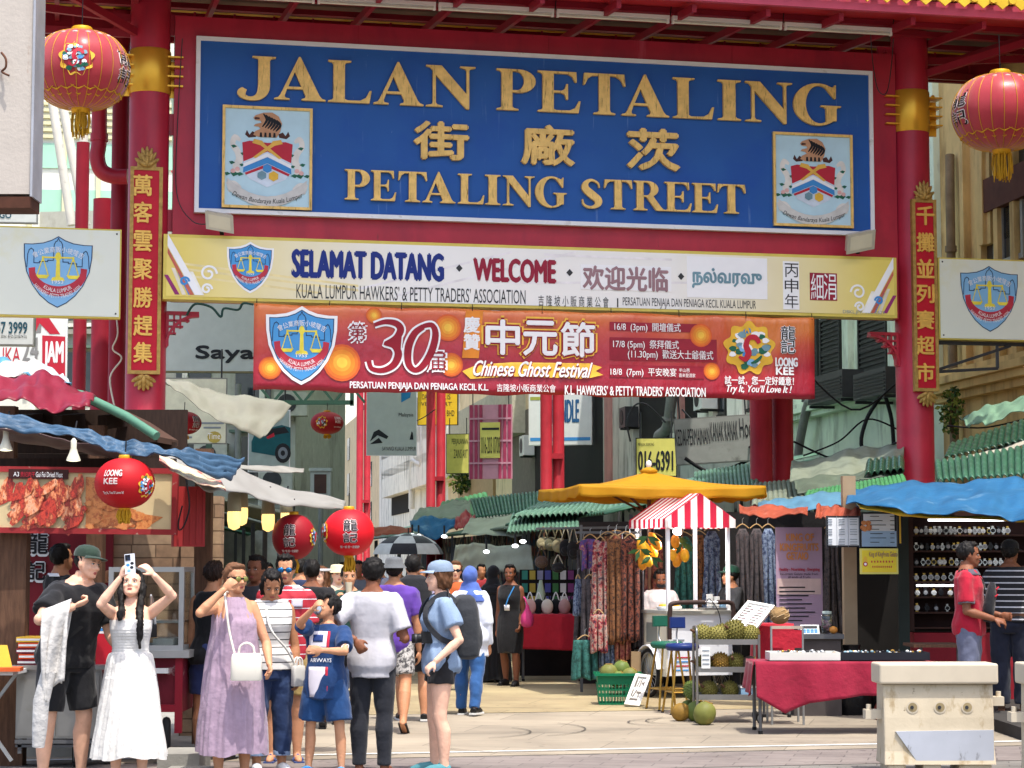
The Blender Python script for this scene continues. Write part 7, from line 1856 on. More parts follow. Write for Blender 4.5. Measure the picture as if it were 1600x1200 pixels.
f=Fr(h+V((.0,-.03,.01)),(1,.1,0));b=MB();CAMB=mat('camera black','#1a1a1c',.4);b.fbox(f,-.05,-.045,.075,.045,-.04,.04,CAMB);b.fbox(f,-.005,.045,.04,.068,-.025,.025,CAMB);b.build('body',cb);b=MB();b.tube([f.pt(-.05,-.005,0),f.pt(-.12,-.01,0),f.pt(-.125,-.01,0)],[.036,.036,.032],CAMB,16);b.tube([f.pt(-.085,-.008,0),f.pt(-.10,-.009,0)],.039,DGREY,16);b.build('lens',cb)
b=MB();b.tube(smooth_path([tuple(f.pt(.07,.03,0)),tuple(at(700,960,16.3)),tuple(at(700,925,16.4)),tuple(at(690,918,16.55)),tuple(at(676,935,16.5)),tuple(at(662,975,16.45))],6),.008,CAMB,6);b.build('strap',cb)
P=person('woman in a blue headscarf, white shirt and blue jeans walking away',735,22.8,1.64,165,'f',1.08,sk='tan',hair=('hijab','black'),LL=((.06,-.12,-1),(0,.0,-1)),RL=((-.05,.22,-1),(.0,.30,-1)),wear=[('top',cloth('pale blue shirt','#c4c9d4'),{'sleeve':1.0,'fore':.92,'hem':.40,'loose':.03,'flare':.6}),('trousers',cloth('bright denim','#2c5488',dirt=('#5a80ac',.6,.8,4,None)),{'to':.97}),('hijab',cloth('blue scarf','#4a62a6'))],shoes=('trainer',LEATHER),vox=.011,seed=21,eyes=False)
P=person('man with brown hair and dark sunglasses in an orange shirt behind the blue headscarf',712,27.0,1.70,0,'m',1.0,sk='light',hair=('short','brown'),wear=[('top',cloth('burnt orange shirt','#b0562c'),{}),('trousers',DDEN),('glasses',BLACK)],vox=.015,seed=22)
P=person('person in black headscarf and robe beside the woman with a lanyard',771,29.0,1.64,150,'f',1.1,sk='tan',hair=('hijab','black'),wear=[('dress',BLKT,{'rings':[(.83,.05,.045,0),(.79,.10,.06,.01),(.6,.11,.09,.03),(.3,.14,.12,.05),(.04,.16,.14,.05)]}),('top',BLKT,{'sleeve':1,'fore':.9,'hem':.6}),('hijab',BLKT)],vox=.015,seed=23,eyes=False)
P=person('woman in a sleeveless black dress with a lanyard carrying a pink bag',797,28.1,1.66,-22,'f',1.02,head=(8,0,0),LA=((.15,.05,-1),(.05,-.55,-.6),1.0),RA=((-.12,.05,-1),(-.02,-.15,-1),.7),LL=((.03,-.10,-1),(.0,.05,-1)),RL=((-.06,.1,-1),(0,.22,-1)),sk='brown',hair=('tail','black'),wear=[('dress',cloth('black office dress','#19191b'),{'rings':[(.822,.066,.046,0),(.79,.088,.052,0),(.7,.09,.07,0),(.62,.08,.06,.005),(.52,.105,.08,.01),(.40,.11,.09,.015),(.285,.098,.085,.015)]}),('strap',MIDB,{'path':[(.04,.03,.83),(.05,-.05,.80),(.02,-.085,.72),(.0,-.09,.66)],'w':.014,'name':'lanyard'})],shoes=('shoe',LEATHER),vox=.011,seed=24)
patch(P,.62,.665,-8,12,.03,PUREW,'name_badge',2,2)
o=thing('carrier_bag','pink plastic carrier bag held by the woman in the black dress','bag',at(822,982,27.75));c=at(824,964,27.75);b=MB();PK=mat('pink plastic bag','#c23a72',.35,var=.15,sc=12,bump=.4,bs=20)
b.lathe([(.02,.16),(.03,.10),(.075,.02),(.085,-.06),(.07,-.12),(.01,-.14)],c,PK,18,lambda j,z:1+.10*math.sin(j*2.3+z*20));b.build('body',o);b=MB();b.tube([c+V((0,0,.15)),c+V((-.03,0,.24)),c+V((-.05,.02,.26))],.012,PK,6);b.build('handle',o)
P=person('trader behind the far red bag table, half hidden by hanging dresses',873,31.0,1.66,-40,'m',1.0,sk='brown',wear=[('top',cloth('dark shirt','#26262c'),{}),('trousers',cloth('grey trousers','#4a4e56'))],shoes=('trainer',PGREY),vox=.015,seed=25)
P=person('vendor in a white T-shirt and black face mask standing inside the mango cart',1031,26.7,1.58,6,'m',1.05,head=(0,12,0),LA=((.2,-.2,-1),(-.3,-.9,-.1)),RA=((-.2,-.2,-1),(.3,-.9,-.1)),sk='brown',hair=('short','black'),wear=[('top',cloth('cream tee','#e4dad6'),{'sleeve':.8,'swide':.02,'loose':.02}),('trousers',DDEN),('mask',BLKT)],vox=.011,seed=26)
P=person('vendor in a green cap at the right of the mango cart',1142,26.5,1.62,-70,'m',1.05,head=(-5,-2,0),LA=((.2,-.35,-1),(-.1,-1,-.2)),RA=((-.2,-.4,-1),(.1,-1,-.2)),sk='tan',hair=('short','black'),wear=[('top',blotch('black floral shirt',['#15161a','#1a1b20','#16171c','#15161a','#6f93ac','#15161a','#15161a'],9,.8,'voro'),{'sleeve':.85,'swide':.02,'loose':.024}),('trousers',DDEN),('cap',cloth('bottle green cap','#1e4a38'))],vox=.011,seed=27)
P=person('man in a red polo shirt with a black sling bag at the right',1512,20.2,1.77,74,'m',1.03,z0=.12,head=(6,2,0),RA=('ik',(1553,967,19.95),(-.3,.5,-1),.8,(.3,.3,-.5)),LA=('ik',(1563,961,20.25),(.3,.5,-1),.8),sk='brown',hair=('short','black'),wear=[('top',cloth('red polo','#a2162e'),{'sleeve':.75,'swide':.02,'hem':.48,'loose':.02}),('shorts',cloth('slate shorts','#5c6074'),{'to':.5,'wide':.04}),('strap',BLKT,{'path':[(-.085,.05,.78),(-.07,.02,.825),(-.02,-.075,.77),(.03,-.09,.70)],'w':.05,'name':'sling_strap'})],shoes=('shoe',LEATHER),vox=.010,seed=28)
b=MB();so,eo=V(P[-1,'sh']),V(P[-1,'el']);c0=so.lerp(eo,.70);c1=so.lerp(eo,.78);b.tube([c0,c1],[.078,.080],cloth('grey ribbing','#4a4650'),16);b.build('sleeve_trim',P['root']);patch(P,.805,.836,-80,80,.026,cloth('grey ribbing','#4a4650'),'collar',3,14)
c=P['W'](P['tw']((-.07,-.205,.66*P['H'])));o=thing('sling_bag','black sling bag with red piping on the chest of the man in red','bag',c)
b=MB();NYL=cloth('black nylon','#1b1c20');R3=P['Rz']@Matrix.Rotation(.15,3,'X');rings=[]
for z,f_ in((-1,.5),(-.9,.9),(-.3,1.0),(.3,.92),(.8,.7),(1,.4)):rings.append([c+R3@V((.12*f_*math.copysign(abs(math.cos(q))**.6,math.cos(q)),.055*f_*math.sin(q),.19*z))for q in[2*math.pi*k/20 for k in range(20)]])
b.loft(rings,NYL);b.build('body',o);b=MB()
for z0,z1 in((.13,-.02),(.06,-.10)):b.tube(smooth_path([tuple(c+R3@V((-.085,-.045,z0))),tuple(c+R3@V((-.0,-.062,z0+.02))),tuple(c+R3@V((.085,-.045,z0))),tuple(c+R3@V((.10,-.03,z1)))],5),.006,PRED,6)
b.build('piping',o)
P=person('man in a black striped shirt and black cap at the right edge',1578,21.8,1.80,160,'m',1.15,z0=.12,head=(-10,6,0),sk='brown',hair=('short','black'),wear=[('top',stripes('black striped polo',['#17171b','#b8b6ba'],.062,2,.22,.85),{'sleeve':.8,'swide':.02,'hem':.52,'loose':.02,'wr':.006}),('trousers',cloth('navy track pants','#1b1e2c'),{'to':.97,'wide':.03}),('cap',BLKT)],RA=((-.2,-.1,-1),(.2,-.9,-.2)),LA=((.2,-.1,-1),(-.2,-.9,-.2)),shoes=('shoe',mat('brown suede','#5a3d2c',.8)),vox=.011,seed=29,eyes=False)
b=MB();
for s in(1,):
 h,k,a=V(P[s,'hip']),V(P[s,'knee']),V(P[s,'ank']);off=P['Rz']@V((s*.105,.02,0));off2=P['Rz']@V((s*.088,.01,0));up=tuple(off.normalized())
 b.beam(h+off,k+off2,.035,.006,PUREW,up=up);b.beam(k+off2,a+off2*.95,.035,.006,PUREW,up=up)
b.build('side_stripe',P['root'])
b=MB();rg=[P['W'](p)for p in P['tring'](.56,.03,40)];rg.append(rg[0])
for a0,a1 in zip(rg,rg[1:]):b.beam(a0,a1,.006,.04,mat('brown belt','#4a3020'))
b.build('belt',P['root'])
CR=[('person in a black shirt turned away behind the bright red lantern',487,21.0,1.72,190,'m','brown',('short','black'),'#1c1c20','#2a2a30',[]),('person in dark green drinking from a cup behind the boy in the kit',545,21.5,1.66,10,'m','warm',('short','black'),'#1f4038','#2a2a30',[]),('woman with a white headband and long brown hair between the two lanterns',503,24.0,1.64,-30,'f','light',('long','brown'),'#cdbfb0','#7a4a4a',[]),('person in a cream bucket hat and pale top behind the bright red lantern',527,26.0,1.66,20,'f','fair',('short','darkbrown'),'#c8b8a0','#3a4a6a',[('bucket',cloth('cream hat','#cfc2a0'))]),('person in a navy shirt deep in the crowd left of the striped shirt',470,27.0,1.74,160,'m','tan',('short','black'),'#2a3350','#26262a',[]),('tall man in a white shirt under the checked umbrella',622,31.0,1.74,185,'m','tan',('short','black'),'#c2bcc8','#2c2f3a',[]),('woman with a pink top far back beside the checked umbrella',658,33.0,1.62,10,'f','tan',('tail','black'),'#b05a70','#2c2f3a',[]),('man in a grey shirt far back near the mirrored red lantern',560,30.0,1.72,0,'m','brown',('short','black'),'#5a5f66','#2c2f3a',[]),('person in a yellow shirt far back left of the round lanterns',418,28.0,1.68,10,'m','tan',('short','black'),'#b09038','#2c2f3a',[]),('person in a blue shirt far down the street behind the checked umbrella',596,38.0,1.68,180,'m','tan',('short','black'),'#3a5a8a','#2c2f3a',[]),('person in a red shirt far down the street near the blue headscarf',752,36.0,1.66,10,'m','tan',('short','black'),'#8f2a30','#2c2f3a',[]),('person in a dark shirt far down the street left of the black dress',690,40.0,1.7,170,'m','brown',('short','black'),'#26282e','#2c2f3a',[]),('person in a beige shirt far down the street behind the lanterns',535,42.0,1.7,0,'m','tan',('short','black'),'#a09078','#2c2f3a',[]),('person in a white cap far down the street left of the red lantern',480,36.0,1.7,0,'m','tan',('short','black'),'#6a6f78','#2c2f3a',[('cap',cloth('white cap','#c8c8c8'))])]
for k,(lab,px,Y,H,phi,sex,sk_,hr,c1,c2,ex)in enumerate(CR):
 P=person(lab,px,Y,H,phi,sex,1.0+(k%3)*.04,sk=sk_,hair=hr,wear=[('top',cloth('crowd '+c1,c1),{'sleeve':.75}),('trousers',cloth('crowd '+c2,c2))]+ex,RA=((-.3,-.5,-.7),(.45,-.4,.85),1.2)if k==1 else None,LL=((.06,-.15,-1),(0,.1,-1)),RL=((-.06,.1,-1),(0,.2,-1)),shoes=('shoe',None),vox=.014 if Y<28 else .018,seed=40+k,eyes=abs(phi)<60 and Y<30,group='people in the crowd down the street')
 if k==1:
  c=V(P['W'](P['hp'](-.05,-.50,.15)));b=MB();b.tube([c+V((0,0,-.11)),c+V((0,0,.02))],[.028,.036],mat('paper cup','#c8c0a8'),14);tag(b.build('paper_cup'),'pale paper cup held up by the person in the dark green shirt','cup')
 if k==2:
  b=MB();rg=[P['W'](P['hp'](.40*math.cos(a),.085+.485*math.sin(a),.86))for a in[i*math.pi/12 for i in range(25)]];b.tube(rg,.016,PUREW,6);b.build('headband',P['root'])
c=at(638,866,30.6);o=thing('umbrella','black and white chequered umbrella open over the crowd','umbrella',c);n=8
UB,UW=cloth('umbrella black','#26292c',.6),cloth('umbrella white','#c6ccc4',.6)
b=MB()
for i in range(n):
 for j in range(3):
  m=UB if(i+j)%2 else UW
  def fn(u,v,i=i,j=j):
   a=2*math.pi*(i+u)/n+.3;t=(j+v)/3;r=.53*math.sin(t*1.35)/math.sin(1.35)*(1-.05*t*math.sin(math.pi*u));return c+V((r*math.cos(a),r*math.sin(a),.30*(math.cos(t*1.35)-math.cos(1.35))/(1-math.cos(1.35))-.0))
  b.grid(fn,4,4,m)
b.build('canopy',o);b=MB();b.tube([c+V((0,0,.38)),c+V((0,0,.0)),c+V((-.05,0,-.6))],.01,DGREY,6);b.build('shaft',o)
# lanterns
SATIN=mat('red satin','#9c2630',.32,var=.08,sc=3,bump=.15,bs=6,sheen=.4)
LTR=mat('red lantern paper','#ae141c',.55,var=.06,sc=4);LTRD=mat('dark red lantern paper','#8f1420',.55,var=.08,sc=4)
TASS=mat('gold tassel thread','#b98a1c',.7,var=.3,sc=50,stretch=(1,1,.1));GTRIM=mat('gold trim cloth','#c99624',.4,.3)
def lantern(px,py,rx_px,rz_px,Y,label,m,az=0.0,ribs=20,satin=False,group='red lanterns',deco='kee',tassel=.25,textm=None,far=False,cap=None):
 S=FPX/Y;c=at(px,py,Y);rx,rz=rx_px/S,rz_px/S
 o=thing('lantern',label,'lantern',c-V((0,0,rz)),group)
 b=MB();n=60 if satin else 40;prof=[]
 for i in range(25 if satin else 57):
  k=24 if satin else 56
  t=(-.5+i/k)*math.pi*.90;r=math.cos(t)**(.75 if satin else .9)*rx
  if not satin:r*=1-.012*(i%2)
  prof.append((max(r,rx*.16),math.sin(t)/math.sin(.45*math.pi)*rz))
 mod=(lambda j,z:1-.016*abs(math.cos(math.pi*j/n*ribs/2))**6)if satin else None
 b.lathe(prof,c,m,n,mod);b.build('body',o)
 if satin:
  b=MB()
  for k in range(ribs):
   a=2*math.pi*k/ribs+.1;b.tube([c+V((math.cos(a)*(r_+.004),math.sin(a)*(r_+.004),z_))for r_,z_ in prof],.004,GTRIM,4)
  b.build('rib',o)
  b=MB()
  for q in range(22):
   a=2*math.pi*q/22;
   for rr_,zz_,s_ in((.80,-.62,.07),(.68,-.74,.06)):
    p=c+V((math.cos(a)*rx*rr_*1.02,math.sin(a)*rx*rr_*1.02,zz_*rz));b.tube([p+V((math.cos(a)*s_*.2,math.sin(a)*s_*.2,s_*.6)),p+V((-math.sin(a)*s_,math.cos(a)*s_,0)),p+V((0,0,-s_*.5)),p+V((math.sin(a)*s_,-math.cos(a)*s_,0)),p+V((0,0,s_*.6))],.011,GTRIM,4)
  for q in range(16):
   a=2*math.pi*q/16;p=c+V((math.cos(a)*rx*.62,math.sin(a)*rx*.62,rz*.80));b.ell(p,(.05,.05,.025),mat('silver trim','#b59a94',.4),8,5)
  b.build('trim',o)
 b=MB();cr=rx*.2
 b.lathe([(cr,rz*.93),(cr*1.08,rz*.97),(cr*1.08,rz*1.10),(cr*.95,rz*1.13),(.012,rz*1.13)],c,cap or GTRIM,18)
 b.lathe([(.012,-rz*1.12),(cr*.9,-rz*1.12),(cr,-rz*1.0),(cr,-rz*.94)],c,cap or GTRIM,18);b.build('cap',o)
 if tassel:
  b=MB();rr_=random.Random(int(px));L=tassel
  for k in range(46 if not far else 16):
   a=rr_.uniform(0,6.28);q=cr*rr_.uniform(.3,1.0);p=c+V((q*math.cos(a),q*math.sin(a),-rz*1.08));l=L*rr_.uniform(.75,1.05)
   b.tube([p,p+V((.012*math.cos(a),.012*math.sin(a),-l*.5)),p+V((rr_.uniform(-.02,.02),rr_.uniform(-.02,.02),-l))],.008 if not far else .012,TASS,4)
  b.build('tassel',o)
 b=MB();b.tube([c+V((0,0,rz*1.1)),c+V((0,.03,rz*1.1+(.5 if satin else .12)))],.006,BLACK,5);b.build('cord',o)
 tm=textm or mat('lantern white print','#d8c8c4',.5)
 def loong(a0,s):
  f=BallFr(c,rx,rz,a0);b=MB()
  T(b,'LOONG',f,-.36*rx*s,.22*rz,.30*rx*s,.48*rz,tm,w=.006,bold=.05);T(b,'KEE',f,-.34*rx*s,-.08*rz,.16*rx*s,.16*rz,tm,w=.006,bold=.05);T(b,'Try It, You’ll Love It!',f,-.42*rx*s,-.48*rz,.36*rx*s,-.34*rz,tm,w=.006,bold=.03);b.build('lettering',o)
 def ji(a0):
  f=BallFr(c,rx,rz,a0);b=MB()
  for k,(ch,y0,y1)in enumerate((('龍',.02,.56),('記',-.46,.0))):
   T(b,ch,f,-.30*rx,y0*rz,.30*rx,y1*rz,tm,w=.004,bold=.07);T(b,ch,f,-.28*rx,(y0+.03)*rz,.28*rx,(y1-.03)*rz,BLACK,w=.010,bold=.01)
  T(b,'試一試·您一定鍾意!',f,-.46*rx,-.66*rz,.46*rx,-.55*rz,tm,w=.006,bold=.02);b.build('lettering',o)
 if deco=='front_text':loong(math.radians(-12),1.0);dragon_patch(BallFr(c,rx,rz,math.radians(58)),0,-.12*rz,rx*.36,.006,o,3)
 elif deco=='ji':ji(math.radians(8));dragon_patch(BallFr(c,rx,rz,math.radians(-72)),0,0,rx*.38,.006,o,4)
 elif deco=='ji2':ji(math.radians(-6));dragon_patch(BallFr(c,rx,rz,math.radians(74)),0,0,rx*.38,.006,o,5)
 elif deco=='dragon':dragon_patch(BallFr(c,rx,rz,math.radians(6)),0,.05*rz,rx*.34,.010,o,6);ji(math.radians(78))if not far else None
 elif deco=='farR':dragon_patch(BallFr(c,rx,rz,math.radians(-14)),0,0,rx*.34,.010,o,7);loong(math.radians(50),.8)
 elif deco=='farL':loong(math.radians(-8),.9);ji(math.radians(55))
 elif deco=='side':ji(math.radians(-74))
 return o
lantern(127,110,77,62,24.6,'big sheeny satin lantern with a dragon patch left of the left gate column',SATIN,ribs=24,satin=True,deco='dragon',tassel=.30)
lantern(1564,176,77,60,27.0,'big sheeny satin lantern with a full gold tassel right of the right gate column',SATIN,ribs=24,satin=True,deco='side',tassel=.36)
lantern(195,755,47,39,16.2,'red paper lantern reading LOONG KEE hanging before the poster board',LTR,deco='front_text',tassel=.10)
lantern(459,839,34,35,18.6,'darker red paper lantern with brush characters left of the brightest one',LTRD,deco='ji2',tassel=.10)
lantern(545,832,40,36,18.0,'brightest red paper lantern with brush characters and long tassel at the awning tip',mat('bright red lantern paper','#d01622',.5,var=.05),deco='ji',tassel=.12)
lantern(288,661,27,18,29.5,'small far lantern with white lettering in front of the notice board',LTRD,deco='farL',tassel=.06,far=True)
lantern(511,661,26,17.5,31.0,'small far lantern with a dragon patch in front of the red posts',LTRD,deco='farR',tassel=.05,far=True)
# rusty board, chain at upper left
o=thing('billboard','rust spotted white steel billboard edge at the upper left corner','billboard',at(20,310,14))
RUST=mat('rust stained white steel','#b5aca2',.6,var=.06,sc=4,dirt=[('#8a5a34',.60,.74,5,(1.5,1.5,.5)),('#5a3220',.68,.78,16,None)],bump=.15,bs=30)
b=MB();a,c=at(-60,-40,14),at(50,303,14);b.box((a.x,14,c.z),(c.x-.012,14.25,a.z+.4),RUST);b.build('panel',o)
b=MB();b.box((c.x-.01,13.98,c.z-.02),(c.x+.006,14.27,a.z+.4),mat('steel edge','#a8a8ac',.4,.4));b.build('edge',o)
b=MB();a2,c2=at(-60,304,14),at(48,325,14);b.box((a2 .x,13.99,c2 .z),(c2 .x,14.26,c.z-.02),mat('dark rusted bottom','#4a2c20',.8,var=.3,sc=12));b.build('bottom_rail',o)
b=MB();p=[at(2,82,13.96),at(9,92,13.94),at(9,105,13.94),at(3,112,13.95),at(14,118,13.93)];b.tube(smooth_path([tuple(q)for q in p],4),.008,mat('rusty wire','#5a3a2a',.8),6);b.build('wire_loop',o)
o=thing('chain','thin steel chain and rod hanging left of the big satin lantern','chain',at(61,280,15));b=MB();CHN=mat('bright steel','#bcbcc0',.3,.6)
b.tube([at(62,34,15),at(62,275,15)],.010,CHN,6)
for i in range(7):
 y=(18,24,30)[i]if i<3 else 272+(i-3)*6;p=at(60,y,15);b.tube([p+V((.018*math.cos(t)*(1 if i%2 else .3),.018*math.cos(t)*(.3 if i%2 else 1),.026*math.sin(t)))for t in[k*math.pi/6 for k in range(13)]],.005,CHN,5)
b.build('links',o)
# hanging goods
DRESSM=[blotch('batik rust',['#171112','#4a1f1a','#8a4a34','#1c1416','#221618','#6a2a22'],26,.9),blotch('batik red blue',['#8a1a22','#1c2440','#a89080','#8f2028','#141a30','#2a1418'],16,.9),blotch('batik navy',['#141a2e','#2c3a5c','#7a8aa0','#101422'],22,.9),blotch('batik green',['#0f2a28','#16403a','#2f6a62','#0c2020'],20,.9),blotch('batik maroon',['#2a1014','#6a1c28','#a06a50','#1c0c10'],22,.9),blotch('batik dark brown',['#1c1512','#4a2e1e','#8a5a34','#140f0c'],30,.9),blotch('yellow blue print',['#c79a26','#2a3a7a','#7a3a6a','#d8b040'],14,.85),blotch('dark print',['#141416','#2c2a2e','#4a4244','#101012'],18,.9)]
def garment(label,px,yt,yb,wpx,Y,m,kind='dress',seed=1,turn=0.0):
 S=FPX/Y;c=at(px,yt,Y);h=(yb-yt)/S;w=wpx/S;rr_=random.Random(seed);f1=rr_.uniform(0,6)
 o=thing('hanging_%s'%kind,label,kind,c-V((0,0,h)),'garments hanging at the clothes stall')
 ca,sa=math.cos(turn),math.sin(turn);b=MB()
 prof={'dress':[(0,.30),(.06,.62),(.14,.60),(.3,.55),(1,1.0)],'sarong':[(0,.9),(.5,.95),(1,1)],'shirt':[(0,.3),(.08,.9),(.3,.95),(.36,.66),(1,.72)],'scarf':[(0,.8),(1,.9)]}[kind]
 def fn(u,v):
  wd=float(np.interp(v,[p[0]for p in prof],[p[1]for p in prof]))*w;s=(u-.5)*wd;d=.045*math.sin(u*17+f1)*min(1,v*2)+.03*math.sin(u*31+2*f1)*v
  return c+V((ca*s-sa*d,sa*s+ca*d,-h*v-.02*math.sin(9*u+f1)*v))
 b.grid(fn,36,14,m,th=.012);b.build('cloth',o)
 b=MB();b.tube(smooth_path([tuple(c+V((-.3*w*ca,-.3*w*sa,.005))),tuple(c+V((0,0,.06))),tuple(c+V((.3*w*ca,.3*w*sa,.005)))],4),.008,mat('hanger','#a88a60',.6),6);b.tube([c+V((0,0,.06)),c+V((0,0,.12)),c+V((.02,0,.14))],.004,TIN,5);b.build('hanger',o)
 return o
rk=thing('clothes_rack','overhead steel rail carrying the hanging dresses beside the mango cart','rack',at(960,1070,27));b=MB()
b.beam(at(838,826,28),at(1110,822,26.8),.03,.03,STEELD);b.beam(at(900,832,26.6),at(1000,832,26.2),.03,.03,STEELD)
for px,Y in((908,26.8),(1000,26.5)):p=at(px,820,Y);b.beam(p,(p.x,p.y,0),.035,.035,STEELD)
b.build('rail',rk)
for k,(lab,px,yt,yb,w,Y,mi,kind,tn)in enumerate((('rust and black batik dress closest to the mango cart',978,838,1012,46,26.2,0,'dress',.1),('dark brown batik dress left of the rust one',950,838,1010,44,26.3,5,'dress',-.1),('maroon batik dress hanging behind the brown one',963,836,1005,60,26.7,4,'dress',.0),('red, white and navy printed dress at the front of the rack',932,900,1012,34,26.1,1,'dress',.3),('yellow, blue and purple printed top under the tile roof edge',922,842,890,34,26.6,6,'shirt',0),('dark green patterned sarong reaching near the ground',914,1000,1060,40,26.0,3,'sarong',.15),('rust batik cloth hung below the red printed dress',938,1000,1040,50,26.2,0,'sarong',.0),('dark print dress at the left end of the rack',912,850,1020,36,26.8,7,'dress',.2),('navy batik dress inside the mango cart stall',1112,830,1010,40,27.6,2,'dress',0),('green batik dress behind the mango cart vendor',1068,838,1010,44,27.6,3,'dress',0),('maroon dress between the cart posts at the back',1022,840,1010,44,27.8,4,'dress',.1),('brown dress right of the vendors at the back',1092,836,1010,36,27.9,5,'dress',0),('pale scarf hung at the left edge of the dresses',903,905,960,12,26.5,2,'scarf',.4))):
 garment(lab,px,yt,yb,w,Y,DRESSM[mi],kind,k+3,tn)
for k,(lab,px,yt,yb,w,Y,mi)in enumerate((('wide rust batik cloth forming the front of the garment wall',984,842,1000,30,25.95,0),('dark red and navy printed cloth left in the garment wall',938,846,1008,26,26.0,1),('brown batik cloth in the middle of the garment wall',961,842,1004,28,25.98,5),('maroon cloth reaching low between the brown and the rust batik',972,850,1030,24,26.05,4),('dark print cloth low at the left end of the garment wall',921,905,1052,26,26.1,7),('navy batik cloth low in the garment wall',948,880,1040,24,26.1,2),('black printed cloth beside the post of the mango cart',996,846,1010,18,26.1,7),('red printed cloth low in front of the garment wall',935,960,1018,26,25.9,1))):
 garment(lab,px,yt,yb,w,Y,DRESSM[mi],'sarong',k+60,.08*(k%3-1))
BAGM=[cloth('khaki canvas bag','#8a8262'),cloth('black canvas bag','#1e1e20'),cloth('brown canvas bag','#4a3a30'),cloth('olive print bag','#5f5e48')]
for k,(px,yt,yb,mi,lab)in enumerate(((849,826,860,0,'khaki shoulder bag leftmost under the tile roof edge'),(861,826,862,3,'olive printed bag second from the left under the roof edge'),(873,828,865,0,'pale khaki bag hung in the middle under the roof edge'),(884,828,872,1,'black long strapped bag right of the khaki ones'),(896,830,878,1,'black bag with pale straps next to the yellow printed top'),(846,856,888,2,'brown bag hung low at the left of the bag row'),(872,868,894,1,'black pouch hung lowest of the bag row'))):
 c=at(px,(yt+yb)/2+6,28.0-k*.05);S=FPX/28;h=(yb-yt)/S*.6
 o=thing('shoulder_bag',lab,'bag',c-V((0,0,h/2)),'bags hanging under the tile roof');b=MB();b.ell(c,(.09,.05,h/2),BAGM[mi],14,10);b.ell(c+V((0,-.04,-h*.12)),(.06,.025,h*.22),BAGM[mi],10,8);b.build('body',o)
 b=MB();b.tube(smooth_path([tuple(c+V((-.06,0,h*.4))),tuple(c+V((-.03,0,h*.9))),tuple(c+V((0,0,h*1.25))),tuple(c+V((.03,0,h*.9))),tuple(c+V((.06,0,h*.4)))],4),.009,TBEIG if mi==1 else BAGM[mi],6);b.build('strap',o)
def cloth_table(label,tl,tr,Y,dpt,bot,m,seed=2,legs=True,yaw=0.0):
 """table with a cloth hanging to an uneven hem; tl, tr pixel corners of the front top edge"""
 A,B=at(*tl,Y),at(*tr,Y+yaw);z=(A.z+B.z)/2;A.z=B.z=z
 d=(B-A).normalized();n=V((-d.y,d.x,0));o=thing('covered_table',label,'table',(A.x,A.y,0));L=(B-A).length;rr_=random.Random(seed);f1=rr_.uniform(0,6)
 b=MB();b.add([A,B,B+n*dpt,A+n*dpt,A-V((0,0,.03)),B-V((0,0,.03)),B+n*dpt-V((0,0,.03)),A+n*dpt-V((0,0,.03))],[(0,1,2,3),(7,6,5,4),(0,4,5,1),(1,5,6,2),(2,6,7,3),(3,7,4,0)],m);b.build('top',o)
 b=MB()
 def fn(u,v):
  zb=float(np.interp(u,[q[0]for q in bot],[q[1]for q in bot]));k=v**.7
  return A+d*(L*u)+V((0,0,.004))-V((0,0,1))*((z-zb)*v)-n*(.012+k*(.035+.030*math.sin(u*L*9+f1)+.014*math.sin(u*L*21+2*f1)))
 b.grid(fn,80,12,m,th=.006)
 def fs(u,v):
  zb=bot[0][1]+.06*u;return A+n*(dpt*u)+V((0,0,.004))-V((0,0,1))*((z-zb)*v)-d*(.012+v*(.03+.02*math.sin(u*14+f1)))
 b.grid(fs,24,8,m,th=-.006);b.build('tablecloth',o)
 if legs:
  for q in((.05,.05),(L-.05,.05),(.05,dpt-.06),(L-.05,dpt-.06)):
   b=MB();p=A+d*q[0]+n*q[1];b.tube([p-V((0,0,.03)),V((p.x,p.y,.03))],.016,STEELD,8);b.tube([V((p.x,p.y,.035)),V((p.x,p.y,0))],.022,RUB,8);b.build('leg',o)
 return o,A,B,n,z
REDC=cloth('crimson tablecloth','#84142e',.8,bs=14);REDC2=cloth('red tablecloth','#a51a2c',.8,bs=14)
o,A,B,n,z=cloth_table('red clothed table of handbags behind the woman in the black dress',(812,961),(912,959),29.2,.9,[(0,.45),(1,.42)],REDC2,4)
for k in range(6):
 px=828+k*13.5;c=at(px,950,29.5+.1*(k%2));c.z=z+.10;m=[mat('pink bag leather','#c8a098',.5),BLKT,mat('pale bag leather','#c8bfb0',.5),BLKT,mat('rose bag leather','#b08a84',.5),cloth('black canvas bag','#1e1e20')][k]
 bo=thing('handbag','%s handbag on the far red table'%['leftmost pink','black pale strapped','cream','shiny black','rose','rightmost black'][k],'bag',c-V((0,0,.1)),'handbags on the far red table');b=MB();b.ell(c,(.085,.06,.11),m,14,9);b.build('body',bo);b=MB();b.tube(smooth_path([tuple(c+V((-.05,0,.07))),tuple(c+V((0,.0,.2))),tuple(c+V((.05,0,.07)))],5),.010,[OFFW,BLACK][k%3==2],6);b.build('handle',bo)
b=MB();c=at(845,935,30);b.lathe([(.02,.26),(.05,.12),(.11,-.12),(.12,-.2)],c,mat('translucent bag','#a8b89a',.4,var=.1),16,lambda j,z_:1+.08*math.sin(j*2));tag(b.build('plastic_bag'),'pale green plastic bag hanging above the far red table','bag')
o=thing('goods_panel','grid rack of colourful packets behind the far red table','rack',at(845,930,30.6));rr_=random.Random(9);b=MB();a,c=at(812,890,30.6),at(902,962,30.6);b.box((a.x,30.6,0),(c.x,30.66,a.z),DARKBK);b.build('board',o)
